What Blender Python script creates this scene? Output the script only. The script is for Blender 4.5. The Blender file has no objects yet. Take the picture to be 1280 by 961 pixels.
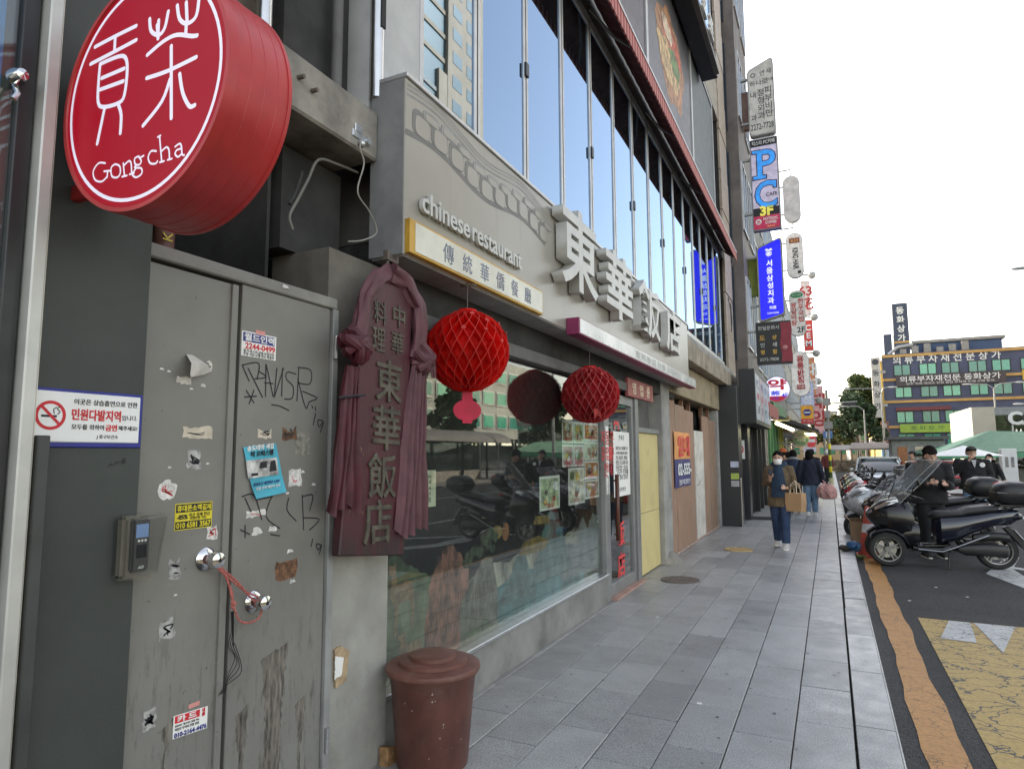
import bpy, bmesh, math, random
from mathutils import Vector as V, Matrix
random.seed(11)
rad = math.radians
sc = bpy.context.scene
C = sc.collection

# ------------------------------------------------------------------ camera
F, CX, CY, EYE = 815.0, 640.0, 480.5, V((0, 0, 1.6))
yaw, pitch, roll = rad(-25.86), rad(6.07), rad(-0.29)
fwd = V((math.sin(yaw)*math.cos(pitch), math.cos(yaw)*math.cos(pitch), math.sin(pitch)))
r0 = V((math.cos(yaw), -math.sin(yaw), 0)); u0 = r0.cross(fwd)
rgt = r0*math.cos(roll) + u0*math.sin(roll); up = -r0*math.sin(roll) + u0*math.cos(roll)
cam_d = bpy.data.cameras.new('camera'); cam = bpy.data.objects.new('camera', cam_d); C.objects.link(cam)
m3 = Matrix((rgt, up, -fwd)).transposed()
cam.matrix_world = Matrix.Translation(EYE) @ m3.to_4x4()
cam_d.sensor_width = 36; cam_d.lens = 36*F/1280; cam_d.clip_start = .05; cam_d.clip_end = 3000
sc.camera = cam

# ------------------------------------------------------------------ sky, sun, exposure
SUN_AZ, SUN_EL = -52.0, 31.0           # degrees from the street direction (negative = left), above the horizon
w = bpy.data.worlds.new('World'); sc.world = w; w.use_nodes = True
nt = w.node_tree; nt.nodes.clear()
sky = nt.nodes.new('ShaderNodeTexSky'); sky.sky_type = 'NISHITA'; sky.sun_disc = False
sky.sun_elevation = rad(SUN_EL); sky.sun_rotation = rad(SUN_AZ)
sky.air_density = 1.0; sky.dust_density = 1.6; sky.ozone_density = 1.0
hs = nt.nodes.new('ShaderNodeHueSaturation'); hs.inputs['Saturation'].default_value = .72
bg = nt.nodes.new('ShaderNodeBackground'); bg.inputs['Strength'].default_value = .15
wo = nt.nodes.new('ShaderNodeOutputWorld')
nt.links.new(sky.outputs[0], hs.inputs['Color']); wb_ = nt.nodes.new('ShaderNodeMix'); wb_.data_type = 'RGBA'; wb_.blend_type = 'MULTIPLY'; wb_.inputs['Factor'].default_value = 1      # the camera's white balance for open shade
ci = [q for q in wb_.inputs if q.type == 'RGBA']; ci[1].default_value = (1.15, 1.0, .84, 1)
nt.links.new(hs.outputs[0], ci[0]); nt.links.new([q for q in wb_.outputs if q.type == 'RGBA'][0], bg.inputs[0]); nt.links.new(bg.outputs[0], wo.inputs[0])
sd = bpy.data.lights.new('sun', 'SUN'); sd.energy = 3.2; sd.angle = rad(.6); sd.color = (1, .90, .74)
so = bpy.data.objects.new('sun', sd); C.objects.link(so)
sdir = V((math.sin(rad(SUN_AZ))*math.cos(rad(SUN_EL)), math.cos(rad(SUN_AZ))*math.cos(rad(SUN_EL)), math.sin(rad(SUN_EL))))
so.rotation_euler = sdir.to_track_quat('Z', 'Y').to_euler(); so.location = (0, 0, 40)
sc.view_settings.view_transform = 'Standard'; sc.view_settings.look = 'None'
sc.view_settings.exposure = 1.93; sc.view_settings.gamma = 1.0
sc.cycles.max_bounces = 8; sc.cycles.transparent_max_bounces = 12

# ------------------------------------------------------------------ helpers: points on real planes
def ray(x, y): return fwd + rgt*((x-CX)/F) - up*((y-CY)/F)
def onplane(x, y, ax, val):
    d = ray(x, y); return EYE + d*((val-EYE[ax])/d[ax])
def FX(x, y, X): return onplane(x, y, 0, X)     # on a plane along the street
def FY(x, y, Y): return onplane(x, y, 1, Y)     # on a plane across the street
def G(x, y, z=0): return onplane(x, y, 2, z)    # on the ground

# ------------------------------------------------------------------ materials
MATS = {}
def nodes(name):
    m = bpy.data.materials.new(name); m.use_nodes = True
    n = m.node_tree.nodes; l = m.node_tree.links
    return m, n, l, n['Principled BSDF']
def pos(n, l, scale=(1, 1, 1)):
    g = n.new('ShaderNodeNewGeometry'); mp = n.new('ShaderNodeMapping'); mp.inputs['Scale'].default_value = scale
    l.new(g.outputs['Position'], mp.inputs['Vector']); return mp.outputs['Vector']
def noise(n, l, vec, scale, detail=5, rough=.6):
    t = n.new('ShaderNodeTexNoise'); t.inputs['Scale'].default_value = scale; t.inputs['Detail'].default_value = detail
    t.inputs['Roughness'].default_value = rough; l.new(vec, t.inputs['Vector']); return t.outputs['Fac']
def ramp(n, l, fac, stops):
    r = n.new('ShaderNodeValToRGB'); l.new(fac, r.inputs[0]); e = r.color_ramp.elements
    while len(e) < len(stops): e.new(.5)
    for q, (p, c) in zip(e, stops):
        q.position = p; q.color = (*c, 1) if not isinstance(c, (int, float)) else (c, c, c, 1)
    return r.outputs['Color']
def mix(n, l, fac, a, b, mode='MIX'):
    x = n.new('ShaderNodeMix'); x.data_type = 'RGBA'; x.blend_type = mode
    if isinstance(fac, float): x.inputs['Factor'].default_value = fac
    else: l.new(fac, x.inputs['Factor'])
    for k, s in (('A', a), ('B', b)):
        i = [q for q in x.inputs if q.name == k and q.type == 'RGBA'][0]
        if isinstance(s, (tuple, list)): i.default_value = (*s, 1)
        else: l.new(s, i)
    return [o for o in x.outputs if o.type == 'RGBA'][0]
def bumpn(n, l, b, h, strength=.3, dist=.01):
    k = n.new('ShaderNodeBump'); k.inputs['Strength'].default_value = strength; k.inputs['Distance'].default_value = dist
    l.new(h, k.inputs['Height']); l.new(k.outputs[0], b.inputs['Normal'])
def mat(name, col, rough=.55, metal=0., var=.15, scale=5., bump=0., bscale=60., spec=.5, coat=0., dirt=0., dirtcol=(.05, .045, .04), dscale=2.5, stretch=(1, 1, 1), emis=0., trans=0.):
    if name in MATS: return MATS[name]
    m, n, l, b = nodes(name)
    vec = pos(n, l, stretch)
    a = noise(n, l, vec, scale, 6)
    lo = tuple(max(0, c*(1-var*1.6)) for c in col); hi = tuple(min(1, c*(1+var*1.6)) for c in col)
    c = ramp(n, l, a, ((.3, lo), (.7, hi)))
    if dirt > 0:
        d = noise(n, l, vec, dscale, 8, .7)
        dm = ramp(n, l, d, ((.62-dirt*.35, 0.), (.82-dirt*.2, min(1., .35+dirt))))
        c = mix(n, l, dm, c, dirtcol)
    l.new(c, b.inputs['Base Color'])
    b.inputs['Metallic'].default_value = metal; b.inputs['Specular IOR Level'].default_value = spec
    b.inputs['Coat Weight'].default_value = coat; b.inputs['Coat Roughness'].default_value = .08
    rr = noise(n, l, vec, scale*3.1, 4)
    rm = n.new('ShaderNodeMapRange'); rm.inputs['To Min'].default_value = max(0, rough-.1); rm.inputs['To Max'].default_value = min(1, rough+.12)
    l.new(rr, rm.inputs['Value']); l.new(rm.outputs[0], b.inputs['Roughness'])
    if bump > 0: bumpn(n, l, b, noise(n, l, vec, bscale, 6, .65), bump, .006)
    if emis > 0:
        l.new(c, b.inputs['Emission Color']); b.inputs['Emission Strength'].default_value = emis
    if trans > 0:
        b.inputs['Transmission Weight'].default_value = trans; b.inputs['IOR'].default_value = 1.1
    MATS[name] = m; return m
def glassmat(name, tint, refl, rough=.015, see=.5, wav=0., dust=.0, gcol=(1, 1, 1), dcol=(.35, .36, .34)):
    m, n, l, b = nodes(name); n.remove(b); out = n['Material Output']
    gl = n.new('ShaderNodeBsdfGlossy'); gl.inputs['Roughness'].default_value = rough; gl.inputs['Color'].default_value = (*gcol, 1)
    tr = n.new('ShaderNodeBsdfTransparent'); tr.inputs['Color'].default_value = (*tint, 1)
    df = n.new('ShaderNodeBsdfDiffuse'); df.inputs['Color'].default_value = (*dcol, 1)
    m1 = n.new('ShaderNodeMixShader'); m2 = n.new('ShaderNodeMixShader')
    ge = n.new('ShaderNodeNewGeometry'); dt = n.new('ShaderNodeVectorMath'); dt.operation = 'DOT_PRODUCT'      # Schlick, same from both sides
    l.new(ge.outputs['Normal'], dt.inputs[0]); l.new(ge.outputs['Incoming'], dt.inputs[1])
    ab = n.new('ShaderNodeMath'); ab.operation = 'ABSOLUTE'; l.new(dt.outputs['Value'], ab.inputs[0])
    iv = n.new('ShaderNodeMath'); iv.operation = 'SUBTRACT'; iv.inputs[0].default_value = 1; l.new(ab.outputs[0], iv.inputs[1])
    fr = n.new('ShaderNodeMath'); fr.operation = 'POWER'; fr.inputs[1].default_value = 5; l.new(iv.outputs[0], fr.inputs[0])
    mr = n.new('ShaderNodeMapRange'); mr.inputs['From Min'].default_value = 0; mr.inputs['From Max'].default_value = 1
    mr.inputs['To Min'].default_value = refl; mr.inputs['To Max'].default_value = 1
    l.new(fr.outputs[0], mr.inputs['Value']); l.new(mr.outputs[0], m2.inputs[0])
    v = pos(n, l)
    d = n.new('ShaderNodeMapRange'); d.inputs['To Max'].default_value = dust*2; l.new(noise(n, l, v, 3, 7, .7), d.inputs['Value'])
    l.new(d.outputs[0], m1.inputs[0]); l.new(tr.outputs[0], m1.inputs[1]); l.new(df.outputs[0], m1.inputs[2])
    l.new(m1.outputs[0], m2.inputs[1]); l.new(gl.outputs[0], m2.inputs[2]); l.new(m2.outputs[0], out.inputs['Surface'])
    if wav > 0:
        k = n.new('ShaderNodeBump'); k.inputs['Strength'].default_value = wav; k.inputs['Distance'].default_value = .02
        l.new(noise(n, l, v, 1.1, 1), k.inputs['Height']); l.new(k.outputs[0], gl.inputs['Normal'])
    MATS[name] = m; return m

# ------------------------------------------------------------------ helpers: things and meshes
ORG = {}
def props(o, label=None, cat=None, group=None, kind=None):
    for k, v in (('label', label), ('category', cat), ('group', group), ('kind', kind)):
        if v: o[k] = v
    return o
def thing(name, label, cat, loc=(0, 0, 0), group=None, rz=0.):
    o = bpy.data.objects.new(name, None); C.objects.link(o); o.location = loc; o.rotation_euler = (0, 0, rz)
    o.empty_display_size = .2; ORG[o] = V(loc)
    return props(o, label, cat, group)
def org(o): return ORG.get(o, V((0, 0, 0)))
class MB:
    def __init__(s): s.v = []; s.f = []; s.m = []; s.s = []; s.cm = 0; s.cs = False
    def add(s, vs, fs):
        b = len(s.v); s.v += [V(p) for p in vs]
        for f in fs: s.f.append([b+i for i in f]); s.m.append(s.cm); s.s.append(s.cs)
        return s
    def box(s, x0, x1, y0, y1, z0, z1):
        return s.add([(x, y, z) for z in (z0, z1) for y in (y0, y1) for x in (x0, x1)],
                     [(0, 2, 3, 1), (4, 5, 7, 6), (0, 1, 5, 4), (2, 6, 7, 3), (0, 4, 6, 2), (1, 3, 7, 5)])
    def obox(s, c, sz, rot=None):
        M = rot or Matrix.Identity(3); h = V(sz)/2; c = V(c)
        return s.add([c + M @ V((x*h.x, y*h.y, z*h.z)) for z in (-1, 1) for y in (-1, 1) for x in (-1, 1)],
                     [(0, 2, 3, 1), (4, 5, 7, 6), (0, 1, 5, 4), (2, 6, 7, 3), (0, 4, 6, 2), (1, 3, 7, 5)])
    def poly(s, pts): return s.add(pts, [tuple(range(len(pts)))])
    def slab(s, pts, n):                       # polygon extruded by vector n
        k = len(pts); n = V(n); a = [V(p) for p in pts]
        return s.add(a + [p+n for p in a], [tuple(reversed(range(k))), tuple(range(k, 2*k))] + [(i, (i+1) % k, k+(i+1) % k, k+i) for i in range(k)])
    def rings(s, rs, cap=True, closed=False):
        k = len(rs[0]); vs = [p for r in rs for p in r]; fs = []
        nr = len(rs)
        for j in range(nr if closed else nr-1):
            a = j*k; b = ((j+1) % nr)*k
            for i in range(k): fs.append((a+i, a+(i+1) % k, b+(i+1) % k, b+i))
        if cap and not closed: fs += [tuple(reversed(range(k))), tuple(range((nr-1)*k, nr*k))]
        return s.add(vs, fs)
    def tube(s, pts, r, n=8, cap=True, flat=1.):
        s.cs = True; P = [V(p) for p in pts]; rs = r if isinstance(r, (list, tuple)) else [r]*len(P)
        out = []; prev = None
        for i, p in enumerate(P):
            t = (P[min(i+1, len(P)-1)] - P[max(i-1, 0)])
            if t.length < 1e-9: t = V((0, 0, 1))
            t.normalize()
            if prev is None:
                prev = t.cross(V((0, 0, 1)) if abs(t.z) < .9 else V((1, 0, 0))).normalized()
            a = (prev - t*prev.dot(t)).normalized(); prev = a; b = t.cross(a)
            out.append([p + (a*math.cos(2*math.pi*k/n) + b*flat*math.sin(2*math.pi*k/n))*rs[i] for k in range(n)])
        s.rings(out, cap); s.cs = False; return s
    def cyl(s, a, b, r, n=14, r2=None): return s.tube([a, b], [r, r if r2 is None else r2], n)
    def lathe(s, prof, c=(0, 0, 0), n=24, ax=2):
        s.cs = True; c = V(c); rs = []
        for r, z in prof:
            ring = []
            for k in range(n):
                q = 2*math.pi*k/n; a, b = r*math.cos(q), r*math.sin(q)
                ring.append(c + (V((a, b, z)) if ax == 2 else V((b, z, a)) if ax == 1 else V((z, a, b))))
            rs.append(ring)
        s.rings(rs, False); s.cs = False; return s
    def ball(s, c, r, n=12, m=8):
        r = V(r) if not isinstance(r, (int, float)) else V((r, r, r)); c = V(c); s.cs = True
        rs = [[c + V((r.x*math.sin(t)*math.cos(2*math.pi*k/n), r.y*math.sin(t)*math.sin(2*math.pi*k/n), -r.z*math.cos(t))) for k in range(n)]
              for t in [math.pi*(j+.25)/(m-.5) if 0 < j < m-1 else (.04 if j == 0 else math.pi-.04) for j in range(m)]]
        s.rings(rs); s.cs = False; return s
    def mesh(s, name, mats, off=V((0, 0, 0)), bev=0., seg=1, recalc=True):
        me = bpy.data.meshes.new(name)
        me.from_pydata([p-off for p in s.v], [], s.f)
        for m in (mats if isinstance(mats, (list, tuple)) else [mats]): me.materials.append(m)
        for p, mi, sm in zip(me.polygons, s.m, s.s): p.material_index = mi; p.use_smooth = sm
        if bev or recalc:
            bm = bmesh.new(); bm.from_mesh(me)
            if recalc: bmesh.ops.recalc_face_normals(bm, faces=bm.faces)
            for e in bm.edges:
                if len(e.link_faces) == 2 and e.calc_face_angle(0) > .62: e.smooth = False
            if bev:
                es = [e for e in bm.edges if len(e.link_faces) == 2 and e.calc_face_angle(0) > .6]
                bmesh.ops.bevel(bm, geom=es, offset=bev, segments=seg, affect='EDGES', clamp_overlap=True)
            bm.to_mesh(me); bm.free()
        return me
    def build(s, name, mats, parent=None, local=False, bev=0., seg=1, loc=None, recalc=True):
        off = V((0, 0, 0))
        if parent is not None and not local: off = org(parent)
        if loc is not None: off = V(loc)
        o = bpy.data.objects.new(name, s.mesh(name, mats, off, bev, seg, recalc)); C.objects.link(o)
        if parent is not None: o.parent = parent; ORG[o] = org(parent)
        elif loc is not None: o.location = loc; ORG[o] = V(loc)
        return o
def box(name, m, parent, x0, x1, y0, y1, z0, z1, bev=0., local=False):
    return MB().box(x0, x1, y0, y1, z0, z1).build(name, m, parent, local=local, bev=bev)
def tree_copy(o, loc=None, rz=None, label=None, group=None, par=None):
    c = o.copy(); C.objects.link(c)
    if par is not None: c.parent = par
    if loc is not None: c.location = loc; ORG[c] = V(loc)
    if rz is not None: c.rotation_euler = (0, 0, rz)
    if label: c['label'] = label
    if group: c['group'] = group
    for ch in [q for q in C.objects if q.parent == o]: tree_copy(ch, par=c)
    return c
WALL = (V((0, 1, 0)), V((0, 0, 1)))       # writing on surfaces facing the street
FACE = (V((1, 0, 0)), V((0, 0, 1)))       # writing on signs that face the photographer
keep_font = bpy.data.curves.new('keep', 'FONT')
def glyphs(s, size, off=0., ext=0., align='CENTER', spacing=1., line=1., sx=1., bevel=0.):
    cu = bpy.data.curves.new('t', 'FONT'); cu.body = s; cu.size = size; cu.extrude = ext; cu.offset = off
    cu.align_x = align; cu.align_y = 'CENTER'; cu.resolution_u = 3; cu.space_character = spacing; cu.space_line = line
    cu.bevel_depth = bevel; cu.bevel_resolution = 1
    o = bpy.data.objects.new('t', cu); me = bpy.data.meshes.new_from_object(o)
    bpy.data.objects.remove(o); bpy.data.curves.remove(cu)
    for v in me.vertices: v.co.x *= sx
    return me
def text(s, size, m, parent, at, basis, name='lettering', off=0., ext=.001, fit=None, fith=None, local=False, align='CENTER', spacing=1., line=1., slant=0., shear=0.):
    me = glyphs(s, size, off, ext, align, spacing, line)
    xs = [v.co.x for v in me.vertices]; ys = [v.co.y for v in me.vertices]
    if not xs: return None
    kx = fit/(max(xs)-min(xs)) if fit else 1.; ky = fith/(max(ys)-min(ys)) if fith else (kx if fit else 1.)
    if fith and not fit: kx = ky
    my = (max(ys)+min(ys))/2; mx = (max(xs)+min(xs))/2 if align == 'CENTER' else 0
    ux, uy = basis; nn = ux.cross(uy); at = V(at); o0 = V((0, 0, 0)) if local or parent is None else org(parent)
    for v in me.vertices:
        x, y = (v.co.x-mx)*kx, (v.co.y-my)*ky
        v.co = at + ux*(x + shear*y) + uy*(y + slant*x) + nn*v.co.z - o0
    me.materials.clear(); me.materials.append(m); me.name = name
    o = bpy.data.objects.new(name, me); C.objects.link(o)
    if parent is not None: o.parent = parent; ORG[o] = org(parent)
    return o
def smooth_pts(P, k=5):
    P = [V(p) for p in P]; Q = []
    for i in range(len(P)-1):
        p0, p1, p2, p3 = P[max(i-1, 0)], P[i], P[i+1], P[min(i+2, len(P)-1)]
        for j in range(k):
            t = j/k; Q.append(.5*((2*p1) + (p2-p0)*t + (2*p0-5*p1+4*p2-p3)*t*t + (3*p1-p0-3*p2+p3)*t**3))
    return Q + [P[-1]]
def strokes(lines, width, m, parent, normal, name='lettering', lift=.0015, taper=False):
    """brush or pen lines (3D polylines lying in one plane) as thin raised ribbons"""
    b = MB(); nn = V(normal)
    for L in lines:
        P = [V(p) + nn*lift for p in L]
        if len(P) > 2:                                   # smooth
            Q = []
            for i in range(len(P)-1):
                p0, p1, p2, p3 = P[max(i-1, 0)], P[i], P[i+1], P[min(i+2, len(P)-1)]
                for k in range(4):
                    t = k/4
                    Q.append(.5*((2*p1) + (p2-p0)*t + (2*p0-5*p1+4*p2-p3)*t*t + (3*p1-p0-3*p2+p3)*t**3))
            P = Q + [P[-1]]
        n = len(P); le = []; ri = []
        for i, p in enumerate(P):
            t = (P[min(i+1, n-1)]-P[max(i-1, 0)]).normalized(); sd_ = nn.cross(t)
            wd = width*.5*((1-.6*i/(n-1)) if taper else 1)
            le.append(p+sd_*wd); ri.append(p-sd_*wd)
        b.add(le+ri, [(i, i+1, n+i+1, n+i) for i in range(n-1)])
        for p, t in ((P[0], P[0]-P[1]), (P[-1], P[-1]-P[-2])):
            t.normalize(); sd_ = nn.cross(t); wd = width*.5*(.4 if (taper and p is P[-1]) else 1)
            b.poly([p + sd_*wd*math.cos(a) + t*wd*math.sin(a) for a in [math.pi*k/5 for k in range(6)]])
    return b.build(name, m, parent, recalc=False)
def rag(pts, jag, seed=0):
    """polygon outline with torn edges"""
    rn = random.Random(seed); out = []
    for i in range(len(pts)):
        a, b = V(pts[i]), V(pts[(i+1) % len(pts)]); k = max(2, int((b-a).length/jag/2.5))
        for j in range(k):
            p = a.lerp(b, j/k)
            out.append(p + V((0, rn.uniform(-jag, jag), rn.uniform(-jag, jag))) if j else p)
    return out
# ------------------------------------------------------------------ named materials
m_white = mat('white_paint', (.78, .78, .76), .5, var=.04, dirt=.05)
m_paper = mat('paper', (.80, .79, .75), .7, var=.04)
m_black = mat('black_plastic', (.012, .012, .013), .4, var=.2)
m_matte = mat('matte_black', (.02, .02, .02), .8)
m_ink = mat('ink', (.015, .015, .02), .6)
m_red = mat('red_ink', (.55, .02, .03), .6)
m_blueink = mat('blue_ink', (.02, .03, .25), .6)
m_alu = mat('brushed_aluminium', (.55, .56, .57), .32, .9, var=.08, scale=12, stretch=(1, 1, .1))
m_frame = mat('window_frame_silver', (.50, .50, .50), .4, .6, var=.08, dirt=.08)
m_mull = mat('dull_shopfront_metal', (.25, .25, .245), .45, .35, var=.12, scale=5, dirt=.2)
m_steel = mat('stainless_steel', (.62, .61, .59), .22, 1., var=.06)
m_concrete = mat('raw_concrete', (.24, .22, .19), .85, var=.28, scale=4, bump=.6, bscale=25, dirt=.35)
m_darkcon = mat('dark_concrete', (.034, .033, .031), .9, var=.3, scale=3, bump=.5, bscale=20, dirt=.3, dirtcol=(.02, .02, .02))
m_plaster = mat('grey_plaster', (.30, .29, .27), .8, var=.15, scale=3, bump=.2, dirt=.25)
m_tilebeige = mat('beige_tile', (.36, .29, .23), .5, var=.12, scale=6, dirt=.15)
m_granite_dark = mat('dark_granite', (.035, .037, .04), .25, var=.5, scale=120)
m_pillar = mat('green_grey_coating', (.046, .051, .046), .62, var=.14, scale=1.5, bump=.35, bscale=160)
m_glass_up = glassmat('upper_glass', (.10, .12, .13), .40, .012, wav=.012, dust=.03, gcol=(.55, .74, 1))
m_glass_shop = glassmat('shop_glass', (.88, .91, .89), .07, .012, wav=.015, dust=.02)
m_glass_far = glassmat('far_glass', (.2, .3, .3), .25, .05, dust=.05)
m_clear = glassmat('clear_plastic', (.86, .86, .84), .07, .03, dust=.03)
m_shield = glassmat('windshield_plastic', (.93, .93, .92), .06, .04, dust=.10, dcol=(.5, .5, .48))
m_rubber = mat('rubber', (.018, .018, .018), .75, var=.2, scale=30)
m_gloss_black = mat('gloss_black_paint', (.006, .006, .008), .2, var=.1, spec=.35, coat=.25)
m_chrome = mat('chrome', (.7, .7, .7), .12, 1.)
m_skin = mat('skin', (.52, .31, .22), .55, var=.05, scale=20)
m_hair = mat('dark_hair', (.008, .006, .005), .85, spec=.15, var=.4, scale=90, stretch=(1, 1, .15))
m_wood = None
def special():
    global m_granite, m_asphalt, m_door, m_plank, m_yline, m_ybox, m_wline, m_kerb
    # granite paving: salt and pepper speckle, each stone its own tone, walked-in dirt
    def granite(name, base):
        m, n, l, b = nodes(name); v = pos(n, l)
        s1 = ramp(n, l, noise(n, l, v, 130, 4, .85), ((.36, tuple(c*.42 for c in base)), (.5, base), (.64, tuple(c*1.6 for c in base))))
        oi = n.new('ShaderNodeObjectInfo')
        tone = ramp(n, l, oi.outputs['Random'], ((0., (.72, .72, .72)), (1., (1.12, 1.11, 1.09))))
        c = mix(n, l, 1., s1, tone, 'MULTIPLY')
        d = ramp(n, l, noise(n, l, v, 1.7, 9, .72), ((.45, 0.), (.78, .6)))
        c = mix(n, l, d, c, (.17, .165, .155))
        gr = n.new('ShaderNodeSeparateXYZ'); l.new(v, gr.inputs[0])           # grime swept up along the shop fronts
        mr = n.new('ShaderNodeMapRange'); mr.inputs['From Min'].default_value = -1.5; mr.inputs['From Max'].default_value = -2.25
        mr.inputs['To Min'].default_value = 0; mr.inputs['To Max'].default_value = .55; l.new(gr.outputs['X'], mr.inputs['Value'])
        gm = n.new('ShaderNodeMath'); gm.operation = 'MULTIPLY'; l.new(mr.outputs[0], gm.inputs[0]); l.new(ramp(n, l, noise(n, l, v, 3.5, 7, .7), ((.3, .15), (.7, 1.))), gm.inputs[1])
        c = mix(n, l, gm.outputs[0], c, (.19, .165, .13))
        st = ramp(n, l, noise(n, l, v, 11, 4, .5), ((.70, 0.), (.76, .45)))
        c = mix(n, l, st, c, (.05, .05, .05))
        l.new(c, b.inputs['Base Color'])
        l.new(ramp(n, l, noise(n, l, v, 5, 5), ((.3, .30), (.7, .55))), b.inputs['Roughness'])
        bumpn(n, l, b, noise(n, l, v, 190, 3), .12, .004); return m
    m_granite = granite('granite_paving', (.36, .365, .365)); m_kerb = granite('granite_kerb', (.42, .425, .425))
    # asphalt: dark binder with stones, rough
    def asph(n, l, v):
        vo = n.new('ShaderNodeTexVoronoi'); vo.inputs['Scale'].default_value = 110; l.new(v, vo.inputs['Vector'])
        a = ramp(n, l, vo.outputs['Color'], ((.2, (.032, .032, .034)), (.8, (.072, .071, .070))))
        big = ramp(n, l, noise(n, l, v, 1.1, 7, .65), ((.3, (.75, .75, .76)), (.7, (1.35, 1.33, 1.3))))
        return mix(n, l, 1., a, big, 'MULTIPLY'), vo.outputs['Distance']
    m_asphalt, n, l, b = nodes('asphalt'); v = pos(n, l); c, h = asph(n, l, v)
    l.new(c, b.inputs['Base Color']); b.inputs['Roughness'].default_value = .82; bumpn(n, l, b, h, .9, .012)
    # road paint: worn and cracked through to the asphalt
    def paint(name, col, crack, wear):
        m, n, l, b = nodes(name); v = pos(n, l)
        c0, h = asph(n, l, v)
        vv = n.new('ShaderNodeMix'); vv.data_type = 'VECTOR'
        nz = n.new('ShaderNodeTexNoise'); nz.inputs['Scale'].default_value = 3.; nz.inputs['Detail'].default_value = 4; l.new(v, nz.inputs['Vector'])
        ad = n.new('ShaderNodeVectorMath'); ad.operation = 'MULTIPLY_ADD'; ad.inputs[1].default_value = (.9, .9, .9)
        l.new(nz.outputs['Color'], ad.inputs[0]); l.new(pos(n, l, (1, 1.9, 1)), ad.inputs[2])
        vo = n.new('ShaderNodeTexVoronoi'); vo.feature = 'DISTANCE_TO_EDGE'; vo.inputs['Scale'].default_value = 2.9; l.new(ad.outputs[0], vo.inputs['Vector'])
        ck = ramp(n, l, vo.outputs['Distance'], ((0., 1.), (crack, 1.), (crack+.012, 0.)))
        wr = ramp(n, l, noise(n, l, v, 9, 9, .75), ((wear-.03, 1.), (wear, 0.)))
        ct = mix(n, l, noise(n, l, v, 4, 8, .7), tuple(q*.72 for q in col), tuple(min(1, q*1.2) for q in col))
        ct = mix(n, l, 1., ct, ramp(n, l, noise(n, l, v, 40, 4, .7), ((.35, .72), (.6, 1.))), 'MULTIPLY')
        mx = n.new('ShaderNodeMath'); mx.operation = 'MAXIMUM'; l.new(ck, mx.inputs[0]); l.new(wr, mx.inputs[1])
        l.new(mix(n, l, mx.outputs[0], ct, c0), b.inputs['Base Color']); b.inputs['Roughness'].default_value = .6
        iv = n.new('ShaderNodeMath'); iv.operation = 'SUBTRACT'; iv.inputs[0].default_value = 1; l.new(mx.outputs[0], iv.inputs[1])
        bumpn(n, l, b, iv.outputs[0], .6, .004); return m
    m_yline = paint('yellow_line_paint', (.55, .27, .075), .0006, .34)
    m_ybox = paint('yellow_box_paint', (.52, .35, .095), .017, .385)
    m_wline = paint('white_line_paint', (.58, .58, .56), .008, .36)
    # painted steel doors: vertical streaks, scratches, rust freckles
    m_door, n, l, b = nodes('grey_painted_steel'); v = pos(n, l)
    c = ramp(n, l, noise(n, l, v, 2.2, 6), ((.3, (.170, .163, .145)), (.7, (.225, .217, .195))))
    sp = n.new('ShaderNodeSeparateXYZ'); l.new(v, sp.inputs[0])
    low = n.new('ShaderNodeMapRange'); low.inputs['From Min'].default_value = 1.25; low.inputs['From Max'].default_value = .55; l.new(sp.outputs['Z'], low.inputs['Value'])
    sc_ = ramp(n, l, noise(n, l, pos(n, l, (9, 9, 1.6)), 5, 8, .75), ((.53, 0.), (.68, 1.)))
    q = n.new('ShaderNodeMath'); q.operation = 'MULTIPLY'; l.new(sc_, q.inputs[0]); l.new(low.outputs[0], q.inputs[1])
    c = mix(n, l, q.outputs[0], c, (.085, .078, .068))
    fl = ramp(n, l, noise(n, l, v, 34, 5, .6), ((.69, 0.), (.72, .85)))
    c = mix(n, l, fl, c, (.07, .055, .045))
    lt = ramp(n, l, noise(n, l, pos(n, l, (1, 1, 2.2)), 13, 6, .7), ((.66, 0.), (.72, .35)))
    c = mix(n, l, lt, c, (.33, .325, .31))
    l.new(c, b.inputs['Base Color']); b.inputs['Roughness'].default_value = .38; b.inputs['Specular IOR Level'].default_value = .5
    bumpn(n, l, b, noise(n, l, v, 5.5, 4), .12, .02)
    # plywood
    m_plank, n, l, b = nodes('weathered_plywood')
    oi = n.new('ShaderNodeObjectInfo')
    c = ramp(n, l, noise(n, l, pos(n, l, (1, 6, .6)), 4, 8, .7), ((.28, (.17, .09, .055)), (.5, (.30, .18, .115)), (.72, (.42, .27, .18))))
    c = mix(n, l, 1., c, ramp(n, l, oi.outputs['Random'], ((0., (.85, .85, .85)), (1., (1.15, 1.1, 1.08)))), 'MULTIPLY')
    st = ramp(n, l, noise(n, l, pos(n, l, (1, 1.5, .5)), 2.2, 8, .7), ((.42, 0.), (.75, .65)))
    c = mix(n, l, st, c, (.27, .235, .20))
    l.new(c, b.inputs['Base Color']); b.inputs['Roughness'].default_value = .75
special()
# ------------------------------------------------------------------ the setting: ground, road, pavement
RZ = -.10
def sheet(name, m, x0, x1, y0, y1, z, kind='structure', parent=None):
    o = MB().poly([(x0, y0, z), (x1, y0, z), (x1, y1, z), (x0, y1, z)]).build(name, m, parent, recalc=False)
    if parent is None: props(o, kind=kind)
    return o
m_ground = mat('city_ground', (.16, .155, .15), .85, var=.2, scale=.3, bump=.2, bscale=8)
sheet('ground', m_ground, -900, 900, -300, 1500, RZ-.012)
sheet('road', m_asphalt, .1, 13, -20, 300, RZ)
plaza = box('plaza_pavement', m_ground, None, 13, 90, -20, 130, RZ-.3, 0.02); props(plaza, kind='structure')

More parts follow.
